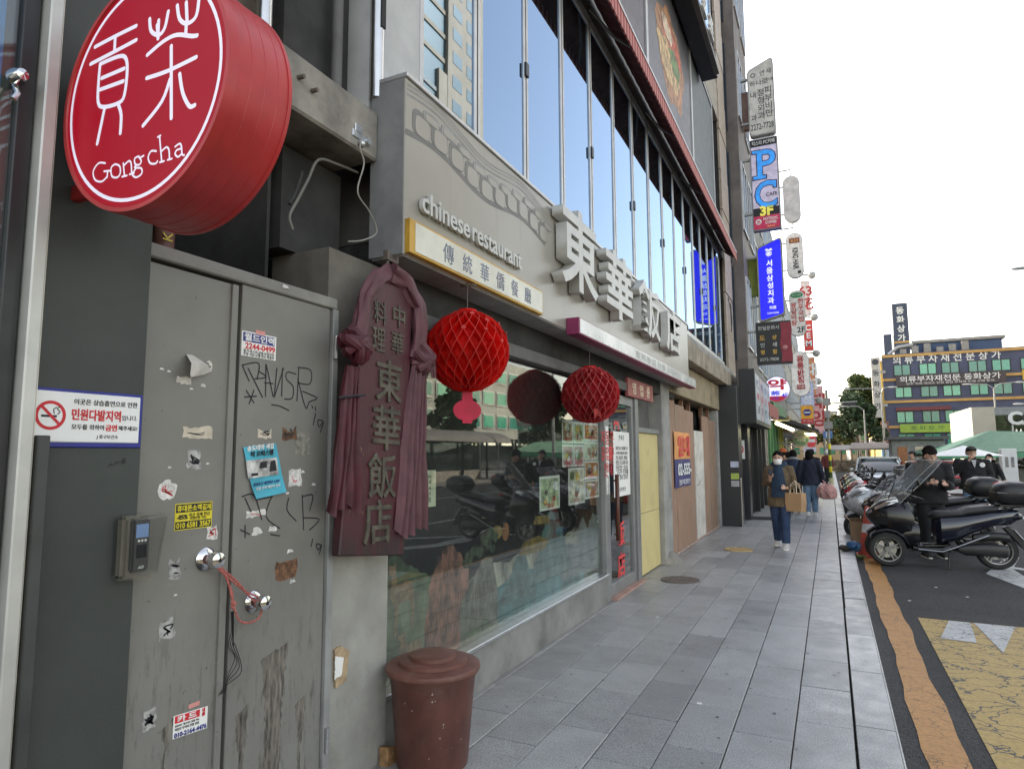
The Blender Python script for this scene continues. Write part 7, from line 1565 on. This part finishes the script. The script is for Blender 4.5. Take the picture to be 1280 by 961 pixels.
person('woman in black with white mask crossing the road', (4.0, 22.4, RZ), rad(-30), 1.62, (((-.25, .03, 1.06), (-.27, -.10, .86), DN), ((.28, .0, 1.06), (.38, -.14, .92), (.6, -.4, -.3))), ((-.09, .1, .02), (.09, -.12, 0)), m_blk, m_blk, m_shoeb, 'long', hem=.48, vox=.014, mask='face')
person('man in dark hat standing by the far kiosk', (2.65, 27.5, RZ), rad(-60), 1.72, (((-.25, .03, 1.08), (-.26, -.06, .84), DN), ((.25, .03, 1.08), (.26, -.06, .84), DN)), ((-.08, 0, 0), (.08, 0, 0)), fab('beige_jacket', (.30, .24, .18)), m_blk, m_shoeb, 'short', vox=.016, cap='cap')
bpy.data.scenes.remove(TSC)
# ------------------------------------------------------------------ the far end of the street
# blue building with yellow bands
YB = 108.; S = YB/90.
def bx(x): return (x)*S
def bz(z): return 1.6+(z-1.6)*S
bb = thing('blue_mall_building', 'dark blue five storey building with ochre bands and teal windows', 'building', (18, YB, 0))
m_navyw = mat('navy_facade', (.068, .078, .14), .6, var=.12, scale=.6); m_och = mat('ochre_band', (.52, .31, .10), .6, var=.1, scale=1); m_yelw = mat('yellow_side', (.62, .44, .11), .65, var=.1, scale=.5)
XL, XR = bx(6.2), bx(30)
box('main_block', m_navyw, bb, XL, XR, YB, YB+16, 0, bz(13.3)); box('side_wall', m_yelw, bb, XL-.25, XL-.001, YB+.3, YB+60, 0, bz(12.6))
teal = [mat('teal_glass_a', (.05, .32, .22), .12, spec=.8), mat('teal_glass_b', (.04, .22, .17), .12, spec=.8), mat('teal_glass_c', (.10, .42, .28), .12, spec=.8)]
fl_z = [1.5, 4.45, 7.2, 10.0]
for i, z in enumerate((13.05, 10.2, 7.55, 4.55, 1.9)):
    box('ochre_band', m_och, bb, XL-.02, XR, YB-.25, YB-.002, bz(z)-.18, bz(z)+.18)
rn = random.Random(9)
for f, (z0, z1) in enumerate(((10.65, 12.0), (8.0, 9.3), (5.0, 6.4), (2.35, 3.75))):
    for k in range(9):
        x0 = 7.35+k*2.42+(.2 if k % 2 else 0); x1 = x0+1.75
        w_ = MB().box(bx(x0), bx(x1), YB-.10, YB-.02, bz(z0), bz(z0)+.1).box(bx(x0), bx(x1), YB-.10, YB-.02, bz(z1)-.1, bz(z1)).box(bx(x0), bx(x0)+.1, YB-.10, YB-.02, bz(z0)+.1, bz(z1)-.1).box(bx(x1)-.1, bx(x1), YB-.10, YB-.02, bz(z0)+.1, bz(z1)-.1).box((bx(x0)+bx(x1))/2-.06, (bx(x0)+bx(x1))/2+.06, YB-.10, YB-.02, bz(z0)+.1, bz(z1)-.1).build('window', m_black, bb)
        box('pane', rn.choice(teal), w_, bx(x0)+.1, bx(x1)-.1, YB-.06, YB-.04, bz(z0)+.1, bz(z1)-.1)
    for k in range(9):
        y0 = YB+2+k*6.2
        w_ = box('window', m_frame, bb, XL-.34, XL-.252, y0, y0+3.6, bz(z0)-.1, bz(z1)+.1); box('pane', teal[1], w_, XL-.37, XL-.342, y0+.3, y0+3.3, bz(z0), bz(z1))
        box('awning_box', mat('lilac_box', (.45, .42, .5), .6), w_, XL-.7, XL-.35, y0+4.0, y0+5.6, bz(z0)+.2, bz(z1)-.3)
text('의 류 부 자 재 전 문 상 가', 1., m_white, bb, (bx(12.65), YB-.05, bz(12.53)), FACE, off=.015, ext=.05, fit=bx(10.6)*1.0, fith=1.2)
sb = box('long_signboard', mat('brown_board', (.06, .045, .05), .5), bb, bx(7.5), bx(18.2), YB-.5, YB-.26, bz(9.35), bz(10.65))
text('의류부자재전문 동화상가', 1., m_white, sb, (bx(12.8), YB-.52, bz(10.15)), FACE, fit=bx(9.8), fith=.85, off=.01); text('단추 지퍼 레이스 안감 원단 부자재 도매 소매 문의', .3, m_white, sb, (bx(12.8), YB-.52, bz(9.6)), FACE, fit=bx(8.5), fith=.28)
box('side_signboard', mat('yellow_board', (.62, .42, .06), .5), bb, bx(19.7), bx(24), YB-.5, YB-.26, bz(9.5), bz(10.6)); text('의류대 자수방', .8, m_rl, bb, (bx(21.9), YB-.52, bz(10.05)), FACE, fit=bx(3.6), fith=.8)
box('lime_signboard', mat('lime_board', (.28, .42, .05), .5), bb, bx(7.6), bx(13.0), YB-.5, YB-.26, bz(3.85), bz(4.85)); text('동 화 상 가', .6, mat('green_letter', (.02, .12, .05)), bb, (bx(10.3), YB-.52, bz(4.4)), FACE, fit=bx(3.2), fith=.55)
box('red_signboard', mat('red_board', (.45, .07, .03), .5), bb, bx(13.05), bx(16.3), YB-.5, YB-.26, bz(3.85), bz(4.85)); text('북촌손만두', .6, m_white, bb, (bx(14.7), YB-.52, bz(4.35)), FACE, fit=bx(2.6), fith=.5)
box('red_strip', mat('dark_red_strip', (.16, .03, .035), .5), bb, bx(7.3), bx(12.8), YB-.5, YB-.26, bz(6.45), bz(6.85))
box('shop_canopy', m_plaster, bb, bx(6.2), bx(12), YB-1.6, YB-.3, bz(.35), bz(1.15)); text('동화상가 입구', .5, m_nav, bb, (bx(9), YB-1.62, bz(.8)), FACE, fit=bx(2.4), fith=.5)
vs = thing('vertical_sign', 'tall pale vertical sign with grey lettering at the corner of the blue building', 'sign', (bx(5.4), YB-1, bz(5.8)))
MB().box(bx(4.95), bx(5.9), YB-1.2, YB-.3, bz(5.7), bz(12.9)).build('casing', mat('pale_sign_body', (.45, .43, .40), .5), vs); MB().box(bx(5.9), XL+.3, YB-.9, YB-.6, bz(11), bz(11.3)).box(bx(5.9), XL+.3, YB-.9, YB-.6, bz(7), bz(7.3)).build('bracket', m_bracket, vs)
for i, ch in enumerate('●동화상가'): text(ch, 1., m_dk, vs, (bx(5.42), YB-1.22, bz(12.35-1.32*i)), FACE, fith=.85, off=.02)
for nm_, x0, x1, z0, z1, c_, s_ in (('brown vertical sign on the ochre corner', 5.6, 6.4, 2.6, 5.2, (.20, .09, .06), '중앙전자'), ('small sky blue sign above the ground floor corner', 5.5, 6.4, .9, 2.5, (.15, .38, .6), '은행')):
    t = thing('vertical_sign', nm_, 'sign', (bx(x0), YB-1.4, bz(z0))); MB().box(bx(x0), bx(x1), YB-1.6, YB-1.1, bz(z0), bz(z1)).build('casing', mat('vs_'+nm_[:5], c_, .5), t); MB().box(bx(x1)-.4, XL+.5, YB-1.2, YB-.2, bz(z0)+.8, bz(z0)+1).build('bracket', m_bracket, t)
    text('\n'.join(s_), .5, m_white, t, (bx((x0+x1)/2), YB-1.62, bz((z0+z1)/2)), FACE, fith=(z1-z0)*S*.8)
tw = thing('rooftop_sign_tower', 'dark rooftop sign tower with vertical white lettering', 'sign', (bx(8.5), YB+2, bz(13.3)))
MB().box(bx(7.7), bx(9.3), YB+1, YB+2.6, bz(13.25), bz(19.6)).build('tower', mat('slate_tower', (.055, .07, .11), .6), tw); box('ochre_band', m_och, tw, bx(7.68), bx(9.32), YB+.98, YB+2.6, bz(14.7), bz(14.95))
for i, ch in enumerate('동화상가'): text(ch, 1., m_white, tw, (bx(8.5), YB+.96, bz(18.7-1.12*i)), FACE, fith=1.05, off=.03)
MB().box(bx(6.6), bx(7.45), YB+1, YB+2.2, bz(13.25), bz(15.9)).build('side_tower', mat('slate_tower', (.055, .07, .11)), tw)
box('rooftop_block', mat('roof_blue', (.06, .10, .2), .6), bb, bx(10), bx(18.5), YB+2, YB+8, bz(13.32), bz(14.6)); box('rooftop_slab', m_plaster, bb, bx(9.6), bx(18.8), YB+1.6, YB+8.4, bz(14.62), bz(14.95))
for i in range(6): MB().box(bx(8.2)+i*1.5, bx(8.2)+i*1.5+.8, YB+.6, YB+1.4, bz(13.33), bz(13.33)+.7+.3*(i % 3)).build('condenser', m_plaster, bb)
MB().tube([(bx(7), YB+1, bz(13.4)), (bx(8), YB+.8, bz(14.2)), (bx(9.6), YB+.8, bz(14.4))], .25, 8).build('duct', m_frame, bb)

# cafe pavilion
cf = thing('cafe_building', 'glass fronted cafe pavilion with beige end wall and white letters', 'building', (13, 60, 0))
box('end_wall', mat('beige_stone', (.50, .46, .37), .7, var=.08, scale=.6), cf, 9.85, 11.3, 60, 70, 0, 4.95); box('glass_front', m_glass_far, cf, 11.31, 24, 60.2, 60.3, 0, 4.3); box('fascia', mat('grey_fascia', (.26, .27, .27), .5), cf, 11.31, 24, 60, 70, 4.31, 4.9)
box('inner_wall', m_plaster, cf, 11.3, 24, 63, 63.2, 0, 4.3); text('CAFe24', 1., m_white, cf, (14.2, 59.93, 4.05), FACE, fit=4.3, fith=1.0, off=.04, ext=.06); text('창업센터', .5, m_nav, cf, (15.4, 59.95, 3.1), FACE, fit=1.8, off=.02)
for k in range(8): box('mullion', m_frame, cf, 12.3+k*1.5, 12.4+k*1.5, 60.12, 60.22, 0, 4.3)
# green station canopy
gr = thing('station_canopy', 'green hipped canopy over the underground entrance', 'canopy', (8, 40, 0))
m_gc = mat('green_roofing', (.10, .34, .17), .5, var=.1, scale=1); m_gc_shaded = mat('green_roofing_shaded', (.09, .20, .12), .6)  # second green: same roofing, with the slopes' shade put into its colour
A, B_, C_, D_ = (4.75, 38, 1.45), (14, 38, 1.70), (14, 46, 1.70), (4.75, 46, 1.45); R1_, R2_ = (7.6, 42, 2.62), (14, 42, 2.35)
for nm_, q in (('roof_slope', (A, B_, R2_, R1_)), ('roof_slope', (D_, C_, R2_, R1_)), ('roof_hip', (A, R1_, D_))): MB().slab(q, (0, 0, .06)).build(nm_, m_gc if nm_ == 'roof_hip' else m_gc_shaded, gr)
MB().slab([(4.75, 38, 1.25), (14, 38, 1.45), (14, 38, 1.69), (4.75, 38, 1.44)], (0, .05, 0)).build('eave', m_gc, gr)
for x in (5.1, 7.2, 9.4, 11.6, 13.6): MB().cyl((x, 38.3, RZ), (x, 38.3, 1.45), .09, 10).build('post', m_plaster, gr)
box('parapet_wall', m_plaster, gr, 5.0, 14, 40, 40.3, RZ, .75)
t = thing('parasol', 'white market parasol beside the green canopy', 'parasol', (5.2, 34, 0)); MB().lathe([(1.45, 1.42), (.75, 1.62), (.02, 1.86)], (5.2, 34, 0), 8).build('canopy', m_white, t); MB().cyl((5.2, 34, RZ), (5.2, 34, 1.86), .03, 8).build('pole', m_steel, t)
t = thing('white_info_pillar', 'white square pillar with two small windows by the canopy', 'pillar', (7.0, 36, RZ)); MB().box(6.85, 7.42, 35.8, 36.3, RZ, 1.72).build('shaft', m_white, t, bev=.02)
for x in (6.97, 7.18): box('slot', m_plaster, t, x, x+.12, 35.79, 35.797, .9, 1.35)
t = thing('rabbit_statue', 'pale stone rabbit figure above the green canopy', 'statue', (10.6, 50, 0)); MB().box(10.3, 10.9, 49.7, 50.3, RZ, 1.75).build('plinth', m_plaster, t); MB().ball((10.6, 50, 2.05), (.24, .22, .36)).ball((10.55, 49.9, 2.48), (.16, .17, .17)).ball((10.44, 49.95, 2.78), (.05, .04, .2)).ball((10.66, 49.95, 2.78), (.05, .04, .2)).build('figure', m_paper, t)
t = thing('rabbit_statue', 'larger pale stone figure right of the rabbit statue', 'statue', (11.65, 50, 0)); MB().box(11.2, 12.1, 49.6, 50.4, RZ, 1.6).build('plinth', m_plaster, t); MB().ball((11.65, 50, 2.0), (.4, .34, .5)).ball((11.55, 49.9, 2.6), (.22, .22, .22)).ball((11.42, 49.95, 2.92), (.06, .05, .22)).build('figure', m_paper, t)
ks = thing('street_kiosk', 'grey metal kiosk with an orange poster panel', 'kiosk', (4.4, 45, RZ)); box('cabin', m_plaster, ks, 3.3, 6.0, 45, 47, RZ, 2.3, .05); box('roof', m_soff, ks, 3.1, 6.2, 44.7, 47.2, 2.31, 2.5); box('orange_panel', mat('orange_panel', (.42, .17, .06), .5), ks, 3.6, 4.1, 44.97, 44.995, .6, 1.9)
for x in (4.5, 5.2): box('window', m_glass_far, ks, x, x+.55, 44.97, 44.995, .9, 1.9)
# planter hedge behind the road
def foliage(b, c, r, n, seed, size=.12, flat=1.):
    rn = random.Random(seed)
    for _ in range(n):
        while True:
            p = V((rn.uniform(-1, 1), rn.uniform(-1, 1), rn.uniform(-1, 1)))
            if .25 < p.length < 1: break
        q = V(c)+V((p.x*r[0], p.y*r[1], p.z*r[2])); a = V((rn.gauss(0, 1), rn.gauss(0, 1), rn.gauss(0, .6))).normalized(); e = a.cross(V((rn.gauss(0, 1), rn.gauss(0, 1), rn.gauss(0, 1)))).normalized(); s = size*rn.uniform(.6, 1.4)
        b.add([q-a*s-e*s*.5, q+a*s-e*s*.4, q+a*s*.8+e*s*.5, q-a*s*.8+e*s*.5], [(0, 1, 2, 3)])
m_leaf = [mat('leaf_green_%d' % i, c_, .7, var=.5, scale=1.3) for i, c_ in enumerate(((.055, .085, .025), (.04, .07, .03), (.09, .10, .03)))]
t = thing('hedge', 'low green hedge behind the white pillar', 'hedge', (9, 52, 0)); b = MB()
for k in range(7): foliage(b, (6.8+k*.9, 44.6, .65), (.7, .5, .65), 260, k, .09)
b.build('foliage', m_leaf[2], t, recalc=False); MB().box(6.2, 12.8, 44.2, 45, RZ, .35).build('planter', m_plaster, t)
def tree(lab, loc, h, rx, seed, m_, n=5200, leaf=.16):
    rn = random.Random(seed); t = thing('tree', lab, 'tree', loc, 'street trees'); x, y, z = loc
    b = MB(); b.tube([(x, y, z), (x+.1, y, z+h*.25), (x-.05, y+.1, z+h*.5), (x, y, z+h*.8)], [.028*h, .022*h, .016*h, .006*h], 10); cl = []
    for k in range(13):
        a = k*2.4; zz = h*(.36+.05*k); L_ = rx*(1-.045*k)*rn.uniform(.55, .95); e = V((x+L_*math.cos(a), y+L_*math.sin(a), z+zz+L_*.35)); b.tube([(x, y, z+zz-.1*h), ((x+e.x)/2, (y+e.y)/2, z+zz+.03*h), e], [.009*h, .006*h, .003*h], 6); cl.append((e, rx*rn.uniform(.34, .52)))
    cl.append((V((x, y, z+h*.93)), rx*.42)); b.build('trunk', mat('bark', (.09, .07, .055), .9, var=.3, scale=6), t)
    f = MB()
    for i, (e, r) in enumerate(cl): foliage(f, e, (r, r, r*.8), n//len(cl), seed*50+i, leaf)
    f.build('crown', m_, t, recalc=False); return t
tree('tall broad green tree left of the blue building', (5.0, 112, 0), 12.5, 3.2, 1, m_leaf[0], 6500, .26)
tree('dense dark tree standing in front of the tall one', (3.4, 100, 0), 8.8, 2.6, 2, m_leaf[1], 5200, .22)
tree('small yellowish tree at the foot of the tall trees', (1.5, 118, 0), 7.0, 2.4, 3, m_leaf[2], 3600, .24)
tree('pale distant tree at the end of the street', (-.8, 140, 0), 8.5, 3., 4, m_leaf[2], 3600, .3)
tree('bushy tree in front of the blue building', (15.5, 88, 0), 4.6, 2.3, 5, m_leaf[0], 3200, .16)

# lamp posts, poles
def lamp_post(lab, x, y, h, arms, col=m_bracket):
    t = thing('street_lamp', lab, 'street lamp', (x, y, RZ), 'street lamps'); MB().tube([(x, y, RZ), (x, y, h*.5), (x, y, h)], [.11, .09, .06], 10).build('pole', col, t)
    for s, L_ in arms:
        MB().tube([(x, y, h-.1), (x+s*L_*.3, y, h+.35), (x+s*L_, y, h+.42)], .045, 8).build('arm', col, t); MB().ball((x+s*(L_+.35), y, h+.40), (.42, .16, .08), 14, 8).build('lamp_head', mat('lamp_grey', (.45, .45, .45), .5), t)
    return t
lamp_post('grey street lamp with long arm before the trees', 4.6, 70, 7.2, ((-1, 2.6), (1, .6)))
lamp_post('thinner street lamp beside the tall tree', 3.6, 82, 6.3, ((-1, 1.6),))
lamp_post('twin arm street lamp before the blue building', 14.2, 75, 7.6, ((-1, 1.7), (1, 1.7)))
lamp_post('single arm street lamp beside the twin arm one', 17.3, 72, 5.4, ((-1, 1.6),))
lamp_post('near street lamp reaching in over the plaza', 11.0, 38, 9.9, ((-1, 2.0),))
t = thing('utility_pole', 'slim pole with yellow and black guard wrap and small boards', 'pole', (-.02, 36, 0)); MB().cyl((-.02, 36, -.01), (-.02, 36, 4.7), .06, 12).build('pole', m_plaster, t)
for k in range(6): MB().cyl((-.02, 36, .35+k*.28), (-.02, 36, .62+k*.28), .075, 14).build('guard_band', m_yel if k % 2 else mat('guard_green', (.06, .10, .02), .6), t)
MB().cyl((-.02, 36, .0), (-.02, 36, .35), .11, 12).build('guard_foot', mat('guard_pale', (.5, .48, .3), .7), t)
for z, w_ in ((3.9, .35), (3.3, .28), (2.75, .4)): MB().box(-.02-w_/2, -.02+w_/2, 35.82, 35.86, z, z+.36).build('board', m_plaster, t)
t = thing('traffic_signal', 'traffic signal mast arm over the far crossing', 'traffic signal', (-.4, 66, 0)); MB().tube([(-.4, 66, -.01), (-.4, 66, 6.2)], .1, 10).tube([(-.4, 66, 6.0), (2.4, 66, 6.1)], .06, 8).build('mast', m_bracket, t); MB().box(1.3, 2.3, 65.9, 66.1, 5.75, 6.05).build('signal_head', m_black, t)
t = thing('road_sign', 'small blue road sign on a post at the pavement end', 'sign', (-.1, 60, 0)); MB().cyl((-.1, 60, -.01), (-.1, 60, 3.4), .05, 8).build('post', m_bracket, t); MB().box(-.45, .25, 59.9, 59.95, 2.75, 3.35).build('plate', mat('sign_blue', (.10, .2, .42), .5), t); text('P', .4, m_white, t, (-.1, 59.89, 3.05), FACE, fith=.4)
# low roofs and stalls closing the view
for i, (x0, x1, y, h, c_, lab) in enumerate(((-6, 3, 150, 5.5, (.40, .33, .26), 'low beige building closing the end of the street'), (-14, -5, 130, 9, (.35, .34, .33), 'grey block behind the end of the shop row'), (4, 9, 165, 14, (.40, .38, .36), 'pale tall block beyond the trees'), (-3, 2, 190, 12, (.42, .40, .38), 'distant apartment block straight up the street'))):
    t = thing('distant_building', lab, 'building', ((x0+x1)/2, y, 0)); box('wall', mat('dist%d' % i, c_, .8, var=.1, scale=.3), t, x0, x1, y, y+12, 0, h); box('roof_slab', m_plaster, t, x0-.3, x1+.3, y-.3, y+12, h+.002, h+.3)
    for k in range(int((x1-x0)/1.8)):
        for f in range(int(h/3)): box('window', teal[1], t, x0+.5+k*1.8, x0+1.6+k*1.8, y-.06, y-.005, 1.2+f*3, 2.6+f*3)
for i, (x, y, c_, lab) in enumerate(((2.3, 48, (.30, .24, .20), 'market stall with brown cover'), (3.0, 56, (.45, .40, .30), 'market stall with beige cover'), (.9, 64, (.30, .28, .26), 'market stall with grey cover'))):
    t = thing('market_stall', lab, 'stall', (x, y, RZ)); MB().slab([(x-1.2, y-1, 1.75), (x+1.2, y-1, 1.75), (x+1.0, y+1, 2.15), (x-1.0, y+1, 2.15)], (0, 0, .08)).build('cover', mat('stall_cover%d' % i, c_, .7), t); box('counter', mat('stall_goods%d' % i, (.2, .15, .1), .8, var=.6, scale=5), t, x-1.1, x+1.1, y-.7, y+.7, RZ, .85)
    for sx in (-1.05, 1.05): MB().cyl((x+sx, y-.9, RZ), (x+sx, y-.9, 1.76), .03, 6).build('post', m_steel, t)

# ------------------------------------------------------------------ across the road, mirrored in the shop glass
twr = thing('tower_block', 'tall beige and teal tower across the plaza', 'building', (60, 72, 0))
m_tb = mat('tower_beige', (.27, .205, .135), .7, var=.08, scale=.2); m_tg = mat('tower_teal', (.035, .085, .10), .25, spec=.5)
x0, y0 = 46, 74
box('beige_shaft', m_tb, twr, x0, x0+14, 82, 92, 0, 96); box('teal_shaft', m_tg, twr, x0+.6, x0+30, 62, 81.99, 0, 90); box('low_wing', m_tg, twr, x0-3, x0+20, 52, 74, 0, 56); box('pale_pier', m_tb, twr, x0-3.5, x0-.01, 74.01, 76.2, 0, 56)
for f in range(23):
    for k in range(2): box('window', m_tg, twr, x0-.06, x0-.005, 83.4+k*4.4, 86.2+k*4.4, 3+f*4, 5+f*4)
    if f < 22: box('floor_band', m_tb, twr, x0+.4, x0+.59, 62, 81.9, 2+f*4, 2.7+f*4)
    if f < 13: box('floor_band', m_plaster, twr, x0-3.2, x0-3.01, 52, 73.9, 2+f*4.2, 2.6+f*4.2)
op = thing('plaza_building', 'long grey green office building across the plaza', 'building', (34, 46, 0))
m_opw = mat('office_wall', (.30, .32, .29), .7, var=.1, scale=.4); box('block', m_opw, op, 27, 45, 34, 70, .02, 11.5)
for f in range(3):
    for k in range(12): w_ = box('window', m_frame, op, 26.9, 26.995, 34.6+k*2.95, 36.9+k*2.95, 4.2+f*2.4, 5.7+f*2.4); box('pane', teal[k % 3], w_, 26.85, 26.898, 34.75+k*2.95, 36.75+k*2.95, 4.35+f*2.4, 5.55+f*2.4)
for k in range(9): box('shop_glass', m_glass_far, op, 26.93, 26.99, 34.5+k*3.9, 38+k*3.9, .1, 3.2); box('shop_light', mat('shop_light', (1, .85, .6), .5, emis=1.2), op, 26.90, 26.925, 35+k*3.9, 37.4+k*3.9, 2.5, 2.75)
ar = thing('arched_shelter', 'dark arched bus shelter across the road', 'shelter', (17, 30, 0)); b = MB(); b.cs = True; b.rings([[(15.5+1.6*math.cos(a)*s, y, 2.3+.7*math.sin(a)*s) for s, a in [(1, rad(q)) for q in range(0, 181, 15)]+[(.93, rad(q)) for q in range(180, -1, -15)]] for y in (27, 38)]); b.cs = False; b.build('roof', m_soff, ar)
for y in (27.4, 31, 34.5, 37.6): MB().cyl((15.5, y, .02), (15.5, y, 2.9), .08, 8).build('post', m_black, ar)
box('back_panel', m_glass_far, ar, 16.6, 16.66, 27.4, 37.6, .1, 2.3); box('bench', m_concrete, ar, 15.6, 16.2, 28, 37, .02, .6)
for i, (x, y) in enumerate(((19, 22.5), (20, 26), (22, 44), (17, 52))): tree('leafy plaza tree %s' % ('near the shelter', 'behind the shelter', 'before the office building', 'at the far plaza edge')[i], (x, y, 0.02), 6.2, 2.0, 20+i, m_leaf[i % 2], 2200, .2)
